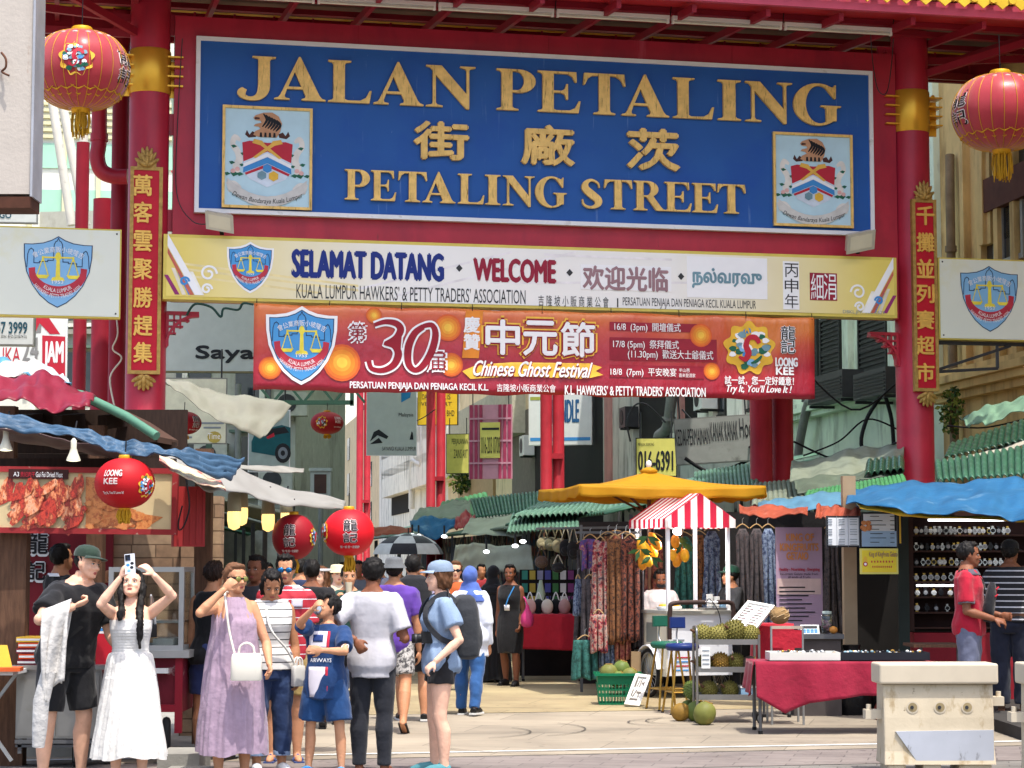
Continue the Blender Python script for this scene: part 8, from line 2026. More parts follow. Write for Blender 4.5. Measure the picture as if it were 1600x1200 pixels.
for k in range(21):
 p=at(820+(k%7)*12,898+(k//7)*20,30.55);b=MB();b.box((p.x-.042,30.55,p.z-.07),(p.x+.042,30.6,p.z+.06),[mat('packet %d'%q,h_,.4)for q,h_ in enumerate(('#2f7a6a','#c8c4bc','#4a4a8a','#a8923a','#7a3a6a','#3a6a3a','#8a8aa0'))][(k*3)%7]);b.build('packet',o)
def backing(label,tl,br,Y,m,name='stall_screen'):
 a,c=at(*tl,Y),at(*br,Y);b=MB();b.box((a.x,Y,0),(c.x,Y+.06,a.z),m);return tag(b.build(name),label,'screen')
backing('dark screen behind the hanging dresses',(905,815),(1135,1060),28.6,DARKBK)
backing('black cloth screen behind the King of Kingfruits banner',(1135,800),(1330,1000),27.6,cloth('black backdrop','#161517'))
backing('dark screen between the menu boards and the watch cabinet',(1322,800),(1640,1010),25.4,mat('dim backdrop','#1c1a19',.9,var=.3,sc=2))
for k,(px,col,lab)in enumerate(((1182,7,'dark printed dress left of the standing banner'),(1200,2,'navy batik dress half behind the standing banner'),(1298,7,'dark printed dress right of the standing banner'),(1160,7,'dark dress behind the green capped vendor'))):garment(lab,px,826,985,34,27.2,DRESSM[col],'dress',k+30,.1)
# yellow market umbrella
YC=mat('yellow canvas','#d09a22',.65,transl=.4,var=.06,sc=2,bump=.15,bs=10,dirt=('#b57a18',.6,.8,2,None))
cU=at(1014,760,26.8);cU.z=0
apx=at(1030,737,26.8).z;ez=at(880,757,25.6).z;o=thing('market_umbrella','big square yellow market umbrella behind the mango cart','umbrella',cU)
Rq=Matrix.Rotation(math.radians(13),3,'Z');hw,hd=1.19,1.05
def uc(i,j,z,k=1):return cU+Rq@V((i*hw*k,j*hd*k,z))
cs=[(-1,-1),(1,-1),(1,1),(-1,1)];b=MB()
for i in range(4):
 c0,c1=cs[i],cs[(i+1)%4]
 def fn(u,v,c0=c0,c1=c1):
  x,y=c0[0]+(c1[0]-c0[0])*u,c0[1]+(c1[1]-c0[1])*u;return uc(x,y,apx+(ez-apx)*v-.05*math.sin(math.pi*v)-.03*v*math.sin(math.pi*u),max(v,.02))
 b.grid(fn,12,8,YC,th=.004)
 def fv(u,v,c0=c0,c1=c1):
  x,y=c0[0]+(c1[0]-c0[0])*u,c0[1]+(c1[1]-c0[1])*u;return uc(x,y,ez-.14*v-.03*math.sin(math.pi*u)-.012*math.sin(u*23)*v,1+.012*math.sin(u*31+i)*v)
 b.grid(fv,40,4,YC,th=.004)
b.build('canopy',o);b=MB();b.lathe([(.10,apx-.02),(.12,apx+.01),(.07,apx+.04),(.02,apx+.06)],cU,YC,16);b.build('vent_cap',o);b=MB();b.lathe([(.02,apx+.05),(.04,apx+.09),(.03,apx+.13),(.0,apx+.15)],cU,PUREW,10);b.build('finial',o)
b=MB();b.cyl(cU+V((0,0,.0)),cU+V((0,0,apx)),.025,WOOD,10);b.build('pole',o)
b=MB()
for c_ in cs:b.beam(uc(0,0,apx-.12),uc(*c_,ez-.02,.98),.025,.03,WOOD);b.beam(uc(0,0,apx-.55),uc(*c_,(apx+ez)/2-.06,.5),.02,.025,WOOD)
b.box((cU.x-.06,cU.y-.06,apx-.6),(cU.x+.06,cU.y+.06,apx-.48),BLACK);b.each('rib',o)
# mango cart
MC=Fr(at(1043,1000,25.4)*1,(math.cos(math.radians(20)),math.sin(math.radians(20)),0));MC.o.z=0
cw,cd=.84,.98
def mp(u,d,z):return MC.pt(u,z,-d)
cart=thing('mango_cart','white mango ice cream cart with a red and white striped gable canopy','cart',mp(cw/2,cd/2,0));CWH=mat('white cart paint','#d3d5da',.4,var=.04,dirt=('#a39c8e',.64,.8,4,None));CIV=mat('ivory cart paint','#d6cfb9',.45,var=.05,dirt=('#a3957a',.62,.8,4,None))
b=MB()
def cbox(u0,u1,d0,d1,z0,z1,m):b.fbox(MC,u0,z0,u1,z1,-d1,-d0,m)
cbox(.0,cw+.02,0,cd,.28,1.02,CWH);cbox(-.014,-.001,.0,cd,.27,1.02,CIV);b.build('body',cart)
b=MB();cbox(-.03,cw+.04,-.03,cd+.02,1.02,1.06,mat('counter top','#a8a69c',.4));b.build('counter',cart)
b=MB();cbox(-.026,-.014,.18,.62,.62,.96,CIV);cbox(-.032,-.026,.24,.56,.67,.91,mat('grey window panel','#7d8078',.3));b.build('side_window',cart)
b=MB()
for u,d in((.02,.0),(cw-.02,.0),(.02,cd-.04),(cw-.02,cd-.04)):
 b.fbox(MC,u-.02,1.06,u+.02,2.10,-d-.04,-d,PUREW)
b.each('post',cart)
STW,STR_=mat('white canvas stripe','#d4d2d0',.7,var=.05,transl=.4),mat('red canvas stripe','#a52238',.7,var=.06,transl=.4)
b=MB();zr,zz=at(1097,771,25.5).z,at(1043,824,25.3).z;ov=.06;zt=zz+.10
nst=11
def gz_(u):return zt+(zr-zt)*(1-abs(2*u-1))
for k in range(nst):
 u0,u1=k/nst,(k+1)/nst;m=STW if k%2==0 else STR_;P_=[(u0,zz),(u1,zz),(u1,gz_(u1))]+([(.5,zr)]if u0<.5<u1 else[])+[(u0,gz_(u0))]
 for dd in(-ov,cd+ov):
  X=lambda u:-.05+(cw+.10)*u
  fr_=MC.off(-dd);pts=[(X(u),z_)for u,z_ in P_];b.poly(fr_,pts,.0,m,th=.006)
nsl=15
for side in(0,1):
 for k in range(nsl):
  d0,d1=-ov+(cd+2*ov)*k/nsl,-ov+(cd+2*ov)*(k+1)/nsl;m=STW if k%2 else STR_;ue=-.05 if side==0 else cw+.05;dr_=0
  q=[mp(cw/2,d0,zr+.004),mp(cw/2,d1,zr+.004),mp(ue+dr_*(k+1)/nsl*.6*(1 if side==0 else 0),d1,zt+.004),mp(ue+dr_*k/nsl*.6*(1 if side==0 else 0),d0,zt+.004)]
  b.add(q,[(0,1,2,3)],m);lo_=[V((p.x,p.y,zz))for p in(q[2],q[3])];b.add([q[3],q[2],lo_[0],lo_[1]],[(0,1,2,3)],m)
b.build('canopy',cart)
b=MB();PAD=mat('brown bar padding','#3a2b28',.6);b.tube(smooth_path([tuple(mp(.0,-.06,.72)),tuple(mp(.0,-.08,1.06)),tuple(mp(.05,-.09,1.15)),tuple(mp(.45,-.1,1.16))],5),.028,PAD,10);b.tube([mp(.45,-.1,1.16),mp(.62,-.1,1.16)],.014,PUREW,8);b.tube(smooth_path([tuple(mp(.62,-.1,1.16)),tuple(mp(.80,-.09,1.15)),tuple(mp(.84,-.08,1.05)),tuple(mp(.84,-.06,.72))],5),.028,PAD,10);b.tube(smooth_path([tuple(mp(.45,-.12,1.14)),tuple(mp(.5,-.13,1.2)),tuple(mp(.62,-.12,1.05)),tuple(mp(.68,-.08,.85))],5),.006,BLACK,5);b.build('push_handle',cart)
for u,d,ax in((-.06,.42,0),(cw+.08,.42,0)):
 c=mp(u,d,.30);w_=wheel(c,.30,.05,tuple(MC.ex),spokes=18,par=cart)
 b=MB();P_=[c+V((-MC.en.x*.335*math.cos(t),-MC.en.y*.335*math.cos(t),.335*math.sin(t)))for t in[math.radians(10+i*16)for i in range(11)]]
 for p0,p1 in zip(P_,P_[1:]):b.beam(p0,p1,.09,.012,PUREW,up=tuple(((p0+p1)/2-c).normalized()))
 b.build('mudguard',w_)
b=MB();f=MC.off(.004)
b.fbox(MC,.07,.66,.30,.675,0,.006,PTEAL);b.fbox(MC,.07,.70,.22,.715,0,.006,PGREY)
for i in range(4):b.fbox(MC,.10,.34+i*.05,.30,.355+i*.05,.0,.006,[MIDB,PRED][i%2])
b.build('lettering',cart)
for k,(u,z_)in enumerate(((.60,1.16),(.69,1.16))):
 c=mp(u,.08,1.065);b=MB();b.tube([c,c+V((0,0,.16 if k else .19))],[.032,.042],OFFW,16);
 for q in range(4):b.tube([c+V((0,0,.05+q*.03)),c+V((0,0,.056+q*.03))],.041,OFFW,16)
 tag(b.build('paper_cups'),('taller left stack of white paper cups on the mango cart','shorter right stack of white paper cups on the mango cart')[k],'cups')
b=MB();q=mp(.72,.05,1.06);b.fbox(MC,.50,1.06,.80,1.09,-.2,-.02,STEEL);tag(b.build('tray'),'steel tray under the paper cups on the mango cart','tray')
b=MB();c=mp(.16,.3,1.06);b.lathe([(.14,0),(.16,.04),(.15,.045)],c,OFFW,18);
for q in range(7):b.ell(c+V((.08*math.cos(q),.07*math.sin(q),.05)),(.05,.035,.025),mat('cut mango','#d8a030',.5),8,6)
tag(b.build('fruit_dish'),'white dish of cut mango at the left end of the cart counter','dish')
b=MB();p=mp(-.345,.11,.82);b.fbox(MC,-.022,.70,-.016,1.0,-.92,-.74,OFFW)
for i in range(5):b.fbox(MC,-.026,.74+i*.05,-.022,.75+i*.05,-.90,-.76,PGREY)
tag(b.build('notice_sheet'),'white notice sheet taped to the ivory side of the mango cart','notice')
MNG=[mat('mango skin','#d99a22',.45,var=.12,sc=20),mat('mango skin orange','#cf8420',.45,var=.12,sc=20)];LEAF=mat('dark leaf','#2b4a26',.5,var=.2)
spots=[(1008,858,'a'),(1019,842,'b'),(1002,850,'c'),(1026,850,'d'),(1008,868,'e'),(1000,866,'f'),(1012,876,'g'),(1004,880,'h'),(1020,862,'i')]
words=['front centre','top right','upper left','outer right','central lower','left lower','lowest right','lowest left','right middle']
for k,(x,y,_)in enumerate(spots):
 c=at(x,y,25.75+(k%3)*.06);b=MB();a=R.uniform(-.5,.5);b.ell(c,(.058,.052,.086),MNG[k%2],14,10,rot=Matrix.Rotation(a,3,'Y'));o=b.build('mango');tag(o,'%s mango in the bunch on the left post of the striped cart'%words[k],'mango','mangoes hung on the mango cart')
for k,(x,y)in enumerate(((1055,846),(1052,868),(1062,862),(1070,868),(1058,876))):
 c=at(x,y,25.6+(k%3)*.06);b=MB();b.ell(c,(.056,.05,.084),MNG[(k+1)%2],14,10,rot=Matrix.Rotation(R.uniform(-.4,.4),3,'Y'));o=b.build('mango');tag(o,'%s mango in the bunch right of the front left cart post'%['topmost','left','middle','rightmost','lowest'][k],'mango','mangoes hung on the mango cart')
for k,P_ in enumerate((((1012,838),(1000,858),(1018,870)),((1066,850),(1058,840)))):
 b=MB()
 for x,y in P_:
  c=at(x,y,25.66)
  for s in range(4):
   a=s*1.7+x;d=V((math.cos(a),-.2,-.5+.4*math.sin(a))).normalized();sd=d.cross(V((0,1,.2))).normalized();L=.17;b.add([c,c+d*L*.5+sd*.028,c+d*L,c+d*L*.5-sd*.028],[(0,1,2,3)],LEAF)
 b.tube([at(P_[0][0],826,25.66),at(P_[0][0],P_[0][1]+10,25.7)],.008,WOOD,6)
 tag(b.build('mango_leaves'),('leafy stem of the mango bunch on the left cart post','leafy stem of the mango bunch at the front left cart post')[k],'leaves')
p=mp(cw*.36,.35,2.02);o=thing('cart_lamp','bright bulb hanging under the striped canopy of the mango cart','lamp',p);b=MB();b.ell(p,(.06,.06,.05),mat('cart bulb','#f4f6fa',.3,emit=4.0),14,8);b.build('bulb',o);b=MB();b.tube([p+V((0,0,.04)),p+V((0,0,.22))],.02,DGREY,8);b.build('holder',o)
ld=bpy.data.lights.new('cart_lamp_light','POINT');ld.energy=22;ld.shadow_soft_size=.08;lo_=bpy.data.objects.new('cart_lamp_light',ld);COL.objects.link(lo_);lo_.location=p-V((0,0,.12))
# stools, basket, boards, trolley, fruit
BRS=mat('brass tube','#a8843c',.3,.7,var=.1)
def stool(px,py_foot,Y,seatm,lab,turn):
 c=at(px,1000,Y);c.z=0;o=thing('bar_stool',lab,'stool',c,'folding bar stools by the mango cart');zs=.73;Rm=Matrix.Rotation(turn,3,'Z')
 b=MB();b.lathe([(.16,zs-.045),(.185,zs-.02),(.185,zs+.01),(.165,zs+.03),(.02,zs+.034)],c,seatm,24);b.build('seat',o)
 for i in range(4):
  a=math.pi/4+i*math.pi/2;d=V((math.cos(a),math.sin(a),0));b=MB();b.tube([c+Rm@(d*.13)+V((0,0,zs-.04)),c+Rm@(d*.25)+V((0,0,.012))],.013,BRS,8);b.tube([c+Rm@(d*.25)+V((0,0,.02)),c+Rm@(d*.252)],.017,RUB,8);b.build('leg',o)
 b=MB();q=[c+Rm@(V((math.cos(math.pi/4+i*math.pi/2),math.sin(math.pi/4+i*math.pi/2),0))*.215)+V((0,0,.24))for i in range(5)]
 for p0,p1 in zip(q,q[1:]):b.tube([p0,p1],.009,BRS,6)
 b.build('footrest',o)
 b=MB();bk=c+Rm@V((0,.17,0));b.tube(smooth_path([tuple(c+Rm@V((.0,.13,zs-.03))),tuple(c+Rm@V((0,.22,zs+.08))),tuple(c+Rm@V((0,.20,zs+.2)))],5),.010,TIN,8);b.build('back_stay',o)
 b=MB();f=Fr(c+Rm@V((0,.19,zs+.25)),Rm@V((1,0,0)));b.fbox(f,-.085,-.06,.085,.06,-.02,.02,seatm);b.fbox(f,-.07,-.05,.07,.05,.02,.026,seatm);b.build('backrest',o)
stool(1042,1108,23.6,mat('green vinyl','#1f5a48',.4),'brass legged bar stool with a green seat',.35)
stool(1066,1112,23.0,mat('blue vinyl','#1c2f66',.4),'brass legged bar stool with a blue seat',.2)
c=at(966,1098,24.5);c.z=0;o=thing('plastic_basket','green slotted plastic basket holding green coconuts','basket',c);GP=mat('green basket plastic','#0f6a48',.4,var=.06)
b=MB();wb_,db_,hb_=.25,.19,.36
def bk_(u,z):k=.88+.12*z/hb_;return k
for s in range(4):
 for zz0,zz1 in((0,.03),(.10,.12),(.17,.19),(.24,.36)):
  k0,k1=bk_(0,zz0),bk_(0,zz1);P0=[(-wb_,-db_),(wb_,-db_),(wb_,db_),(-wb_,db_)];a,d=P0[s],P0[(s+1)%4]
  b.add([c+V((a[0]*k0,a[1]*k0,zz0)),c+V((d[0]*k0,d[1]*k0,zz0)),c+V((d[0]*k1,d[1]*k1,zz1)),c+V((a[0]*k1,a[1]*k1,zz1)),c+V((a[0]*k0*.96,a[1]*k0*.96,zz0)),c+V((d[0]*k0*.96,d[1]*k0*.96,zz0)),c+V((d[0]*k1*.96,d[1]*k1*.96,zz1)),c+V((a[0]*k1*.96,a[1]*k1*.96,zz1))],[(0,1,2,3),(7,6,5,4),(0,4,5,1),(2,6,7,3)],GP)
 for i in range(13):
  t=i/12;a,d=P0[s],P0[(s+1)%4];x,y=a[0]+(d[0]-a[0])*t,a[1]+(d[1]-a[1])*t;b.beam(c+V((x*.88,y*.88,0))*1,c+V((x*.985,y*.985,.25)),.012,.008,GP,up=(0,-1,.1)if s in(0,2)else(1,0,.1))
b.box((c.x-.21,c.y-.16,0.002),(c.x+.21,c.y+.16,.012),GP);b.fbox(Fr(c,(1,0,0)),-.28,.34,.28,.37,-.22,-.19,GP);b.fbox(Fr(c,(1,0,0)),-.28,.34,.28,.37,.19,.22,GP);b.build('body',o)
COCO=mat('green coconut husk','#6f7238',.55,var=.22,sc=6,dirt=('#8f7c46',.55,.75,7,None));COCO2=mat('fresh green coconut','#5f7034',.5,var=.2,sc=6,dirt=('#9a9a5a',.58,.75,8,None));COCOB=mat('browning coconut','#8a6a2c',.6,var=.3,sc=6,dirt=('#5a4420',.55,.7,9,None))
def coco(p,r,m,lab,rot=0.0):
 o=thing('coconut',lab,'coconut',p-V((0,0,r)),'green coconuts on and near the cart');b=MB();b.ell(p,(r,r*.96,r*1.08),m,20,14,rot=Matrix.Rotation(rot,3,'Y'));b.build('husk',o);Rm=Matrix.Rotation(rot,3,'Y');b=MB();q=p+Rm@V((0,0,r*1.06))
 for i in range(4):a=i*1.57;b.ell(q+Rm@V((.022*math.cos(a),.022*math.sin(a),-.004)),(.026,.018,.008),COCOB,8,5,rot=Rm)
 b.build('cap',o)
for k,(dx,dy,z_,r,m)in enumerate(((-.11,-.05,.36,.105,COCO),(.04,.06,.40,.10,COCO2),(.13,-.06,.33,.095,COCO),(-.02,-.08,.30,.09,COCO2))):coco(c+V((dx,dy,z_)),r,m,'%s coconut in the green basket'%['left yellowish','topmost green','right','lower hidden middle'][k],.3*k)
def board(label,P4,Y0,Y1,lines):
 """leaning white foam board with a rim: pixel corners bl, br, tr, tl"""
 q=[at(*P4[0],Y0),at(*P4[1],Y0),at(*P4[2],Y1),at(*P4[3],Y1)];ex=q[1]-q[0];ey=q[3]-q[0];f=Fr(q[0],ex,ey-ex.normalized()*ey.dot(ex.normalized()));sk_=ey.dot(f.ex);w_,h_=ex.length,ey.dot(f.ey)
 class SF:
  def pt(s,u,v,w=0):return f.pt(u+sk_*v/h_,v,w)
 s=SF();o=thing('foam_board',label,'menu board',q[0]);FO=mat('white foam board','#d2d1cc',.6,var=.04,bump=.15,bs=60);b=MB();b.fbox(s,0,0,w_,h_,-.03,0,FO);t=.035
 for z in((0,0,w_,t),(0,h_-t,w_,h_),(0,t,t,h_-t),(w_-t,t,w_,h_-t)):b.fbox(s,*z,0,.02 if z[3]-z[1]<.05 else .019,FO)
 b.build('panel',o);b=MB()
 for tx,a0,b0,a1,b1,m in lines:T(b,tx,s,a0*w_,b0*h_,a1*w_,b1*h_,m,w=.004,bold=.02)
 b.build('lettering',o)
GREYI=mat('grey brown marker','#6a625c',.6)
board('tilted foam board price sign leaning beside the green basket',((975,1101),(999,1104),(1015,1058),(993,1053)),24.0,24.2,[(c_,x_,y_,x_+l_,y_+h_,GREYI)for c_,x_,y_,l_,h_ in(('|',.22,.60,.09,.26),('/',.36,.60,.12,.24),('|',.52,.60,.06,.26),('-',.62,.70,.2,.06),('|',.74,.60,.06,.2),('|',.2,.3,.07,.2),('/',.3,.28,.2,.24),('-',.5,.40,.3,.06),('|',.62,.26,.06,.2),('-',.22,.18,.5,.05))])
TY=21.6;a,c=at(1088,1010,TY),at(1184,1010,TY);o=thing('steel_trolley','three tier steel trolley loaded with durians and coconuts','trolley',((a.x+c.x)/2,TY,0));x0,x1,y0,y1=a.x+.02,c.x,TY,TY+.42
tz_=[.24,.52,.80]
for z_ in tz_:
 b=MB();b.box((x0,y0,z_),(x1,y1,z_+.012),STEEL)
 for q in((x0,y0,x1,y0+.012),(x0,y1-.012,x1,y1),(x0,y0+.012,x0+.012,y1-.012),(x1-.012,y0+.012,x1,y1-.012)):b.box((q[0],q[1],z_+.012),(q[2],q[3],z_+.055),STEEL)
 b.build('shelf',o)
b=MB()
for x in(x0-.014,x1+.014):
 for y in(y0-.0,y1):b.tube([V((x,y,.10)),V((x,y,.90))],.014,STEEL,8)
b.tube(smooth_path([(x0-.014,y0,.9),(x0-.014,y0+.05,.97),(x0-.014,y1-.05,.97),(x0-.014,y1,.9)],4),.013,STEEL,8);b.build('frame',o)
for x in(x0-.014,x1+.014):
 for y in(y0,y1):wheel((x,y,.055),.055,.028,(1,.4,0),par=o,rimm=TIN)
b=MB();b.box((x0+.03,y0-.012,.56),(x0+.12,y0-.006,.78),OFFW)
for i in range(4):b.box((x0+.04,y0-.016,.60+i*.045),(x0+.11,y0-.012,.612+i*.045),PGREY)
tag(b.build('price_tag'),'white price tag hanging on the left of the steel trolley','price tag')
DUR=mat('durian husk','#655f2c',.7,var=.2,sc=14);DUR2=mat('pale durian husk','#7a733a',.7,var=.2,sc=14);JACK=mat('cracked brown fruit skin','#8a6e48',.8,var=.2,sc=10,bump=.5,bs=30)
def durian(p,r,m,lab,el=1.15,rot=0.0,sp=True,group='durians on the steel trolley'):
 o=thing('durian',lab,'durian',p-V((0,0,r)),group);Rm=Matrix.Rotation(rot,3,'Y')@Matrix.Rotation(rot*1.7,3,'Z');b=MB();b.ell(p,(r*el,r*.95,r),m,20,14,rot=Rm)
 if sp:
  n=150;ga=math.pi*(3-math.sqrt(5))
  for i in range(n):
   z_=1-2*(i+.5)/n;q=math.sqrt(1-z_*z_);d=V((math.cos(ga*i)*q,math.sin(ga*i)*q,z_));s=Rm@V((d.x*r*el,d.y*r*.95,d.z*r));dn=(Rm@V((d.x/el,d.y/.95,d.z))).normalized()
   t1=dn.cross(V((.3,.5,.81))).normalized();t2=dn.cross(t1);base=[p+s*.985+(t1*math.cos(k)+t2*math.sin(k))*r*.10 for k in(0,1.57,3.14,4.71)];b.add(base+[p+s+dn*r*.24],[(0,1,4),(1,2,4),(2,3,4),(3,0,4)],m)
 b.build('husk',o);b=MB();e=p+Rm@V((-r*el,0,0));b.tube([e,e+Rm@V((-.05,0,.015))],[.016,.011],WOOD,8);b.build('stalk',o)
xm=lambda t:x0+(x1-x0)*t
for k,(t,dy,r,el,m,rot,lab)in enumerate(((.10,.12,.088,1.1,DUR2,.2,'leftmost durian on the top shelf of the trolley'),(.34,.10,.082,1.35,DUR2,-.1,'elongated durian second on the top shelf of the trolley'),(.64,.14,.11,1.05,DUR,.4,'largest durian on the top shelf of the trolley'),(.90,.12,.085,1.05,DUR2,-.3,'rightmost durian on the top shelf of the trolley'),(.48,.32,.09,1.1,DUR,.1,'durian at the back of the top shelf of the trolley'))):durian(V((xm(t),y0+dy,tz_[2]+.012+r*1.1)),r,m,lab,el,rot)
for k,(t,dy,r,lab)in enumerate(((.12,.15,.075,'small durian at the left of the middle trolley shelf'),(.40,.14,.085,'durian in the middle of the middle trolley shelf'),(.66,.15,.082,'durian right of centre on the middle trolley shelf'))):durian(V((xm(t),y0+dy,tz_[1]+.012+r*1.1)),r,COCOB if k==1 else DUR,lab,1.2,.3*k)
coco(V((xm(.88),y0+.14,tz_[1]+.09)),.072,mat('purple brown husk','#5a4a44',.6,var=.2),'purple brown husked fruit at the right of the middle trolley shelf',1.2)
for k,t in enumerate((.2,.55)):durian(V((xm(t),y0+.15,tz_[0]+.10)),.08,DUR,('left durian on the bottom trolley shelf','middle durian on the bottom trolley shelf')[k],1.15,.4)
b=MB();b.box((xm(.72),y0+.05,tz_[0]+.014),(xm(.97),y0+.3,tz_[0]+.12),mat('pale blue box','#7fa0b8',.5));b.box((xm(.72)-.006,y0+.044,tz_[0]+.12),(xm(.97)+.006,y0+.306,tz_[0]+.135),OFFW);tag(b.build('box'),'pale blue lidded box on the bottom trolley shelf','box')
for k,(x,y,r,m,lab)in enumerate(((1064,1104,.095,COCOB,'browning coconut lowest left in the heap on the ground'),(1075,1094,.095,COCO2,'green coconut at the left back of the heap on the ground'),(1088,1098,.105,COCO2,'green coconut in the middle of the heap on the ground'),(1101,1103,.115,COCO,'largest green coconut at the right front of the heap'))):
 Yc=(21.9,22.3,21.9,21.4)[k];p=at(x,y,Yc);p.z=r*1.02;coco(p,r,m,lab,(1.3,.6,.9,.35)[k])
p=at(1081,1082,22.2);durian(V((p.x,p.y,.30)),.085,COCO2,'small green durian standing on the coconut heap',1.3,1.3,group='fruit heap on the ground')
p=gnd(1262,0+1180);
def standee(label,tl,br,Y,yaw):
 f=sframe((tl[0]+br[0])/2,(tl[1]+br[1])/2,Y,yaw);u0,v1=f.uv(*tl);u1,v0=f.uv(*br);v1=v1;o=thing('standing_banner',label,'banner',f.pt((u0+u1)/2,v0));b=MB();b.fbox(f,u0,v0,u1,v1,-.012,0,mat('mauve banner print','#b094aa',.55,var=.12,sc=1.2));b.fbox(f,u0+.01,v0+(v1-v0)*.32,u1-.02,v0+(v1-v0)*.48,0,.004,mat('banner pink box','#d0b4ae',.55));b.build('sheet',o)
 OR_=mat('banner orange ink','#d08a50',.5);b=MB();h_=v1-v0;w_=u1-u0
 for s,y0_,y1_,a0,a1,m,bo in(('KING OF',.86,.94,.22,.82,OR_,.04),('KINGFRUITS',.76,.84,.08,.92,OR_,.04),('GETAIO',.67,.75,.22,.70,OR_,.04),('Healthy - Nourishing - Energising',.55,.59,.06,.94,PRED,.02),('Ice-cream Gelato made from',.515,.54,.08,.90,INK,.01),('all kinds of Fruits.',.485,.508,.25,.75,INK,.01)):T(b,s,f,u0+a0*w_,v0+y0_*h_,u0+a1*w_,v0+y1_*h_,m,w=.008,bold=bo)
 for i in range(9):b.fbox(f,u0+.06*w_,v0+(.05+i*.042)*h_,u0+(.55+.35*((i*7)%5)/5)*w_,v0+(.062+i*.042)*h_,.005,.008,INK)
 b.build('lettering',o);b=MB();b.beam(f.pt((u0+u1)/2,v1,-.03),V((f.o.x,f.o.y+.1,0)),.03,.03,STEELD);b.build('stand',o)
standee('mauve standing banner reading KING OF KINGFRUITS GETAIO behind the durian trolley',(1212,824),(1286,978),24.6,6)
b=MB();p0,p1=at(1318,840,23.4),at(1340,976,23.4);b.box((p0 .x,23.4,0),(p1 .x,23.55,2.6),mat('beige post paint','#9a8468',.7,var=.1));tag(b.build('stall_post'),'beige square post under the hanging menu boards','post')
o=thing('counter','grey counter carrying the scale and glass jar','counter',(xat(1285,22.6),22.6,0));a,c=at(1236,991,22.6),at(1319,991,22.6);b=MB();b.box((a.x,22.6,a.z-.05),(c.x,23.1,a.z),STEELD);b.build('top',o);b=MB();b.box((a.x+.03,22.64,0),(c.x-.03,23.06,a.z-.05),mat('counter front','#4a4442',.7));b.build('body',o);zc_=a.z
o=thing('kitchen_scale','pale blue digital scale on the grey counter','scale',(xat(1266,22.8),22.8,zc_));p=at(1266,980,22.75);b=MB();b.fbox(Fr((p.x,22.75,zc_),(1,0,0),(0,.5,.85)),-.10,.0,.10,.11,-.05,0,OFFW);b.box((p.x-.1,22.8,zc_+.0),(p.x+.1,23.0,zc_+.06),OFFW);b.build('body',o);b=MB();f=Fr((p.x,22.75,zc_),(1,0,0),(0,.5,.85));b.fbox(f,-.08,.065,.08,.095,0,.004,INK)
for i in range(8):b.fbox(f,-.08+(i%4)*.042,.012+(i//4)*.025,-.045+(i%4)*.042,.03+(i//4)*.025,0,.005,MIDB)
b.build('keypad',o)
o=thing('glass_jar','glass jar with pink notes and a pale lid on the grey counter','jar',(xat(1291,22.75),22.75,zc_));p=V((xat(1291,22.75),22.75,zc_));b=MB();b.lathe([(.058,0.003),(.06,.01),(.06,.19),(.048,.21),(.046,.21),(.056,.185),(.056,.012),(.05,.01)],p,mat('jar glass','#dfe6e4',.05,var=0,trans=1.0),18);b.build('body',o);b=MB();b.lathe([(.05,.21),(.052,.24),(.02,.245)],p,mat('jar lid','#9aa8a0',.5),18);b.build('lid',o);b=MB();
for i in range(6):b.ell(p+V((.02*math.cos(i*2),.02*math.sin(i*2),.03+i*.02)),(.03,.02,.014),mat('pink note','#c08a98',.7),8,5)
b.build('contents',o)
for k,(x,y,r,m,lab)in enumerate(((1218,962,.10,JACK,'brown cracked melon on the little red table beside the foam board'),(1302,983,.045,mat('orange fruit','#c08038',.5),'small orange fruit right of the glass jar'))):
 p=at(x,y,22.2 if k==0 else 22.7);p.z=p.z if k==0 else zc_+r*.95;b=MB();b.ell(p,(r*1.05,r,r*.9),m,18,12);rr_=random.Random(2)
 if k==0:
  for i in range(40):
   a,t=rr_.uniform(0,6.28),rr_.uniform(-1.2,1.2);b.tube([p+V((r*1.07*math.cos(a+q*.14)*math.cos(t+q*rr_.uniform(-.1,.1)),r*1.02*math.sin(a+q*.14)*math.cos(t),r*.92*math.sin(t+q*.06)))for q in range(5)],.004,mat('melon net','#b39a74',.8),4)
 tag(b.build('melon' if k==0 else'fruit'),lab,'fruit')
 if k==0:zmel=p.z-r*.9
cloth_table('small red clothed table under the cracked melon',(1186,976),(1240,974),22.4,.5,[(0,.55),(1,.5)],REDC2,6);
o=thing('chair_frame','steel tube chair with a red back beside the red clothed table','chair',(xat(1230,21.4),21.4,0));b=MB();pa,pb_=at(1205,978,21.4),at(1254,978,21.4)
for p in(pa,pb_):b.tube([V((p.x,21.4,0)),V((p.x,21.4,p.z))],.012,TIN,8);b.tube([V((p.x,21.8,0)),V((p.x,21.8,.44))],.012,TIN,8)
b.each('leg',o);b=MB();b.box((pa.x,21.39,pa.z-.03),(pb_.x,21.41,pa.z),mat('chair top rail','#a89888',.5));b.build('top_rail',o);b=MB();b.box((pa.x+.01,21.395,pa.z-.22),(pb_.x-.01,21.405,pa.z-.04),REDC2);b.build('backrest',o);b=MB();b.box((pa.x,21.38,.43),(pb_.x,21.8,.46),REDC2);b.build('seat',o)
board('white foam double menu board propped up behind the durians',((1133,982),(1176,990),(1200,945),(1168,940)),21.9,22.3,[('-',.08+.48*q,.84-.085*r_,.08+.48*q+.2+.04*((r_*3+q)%4),.86-.085*r_,(GREYI,PROSE)[(r_+q)%2])for q in(0,1)for r_ in range(9)])
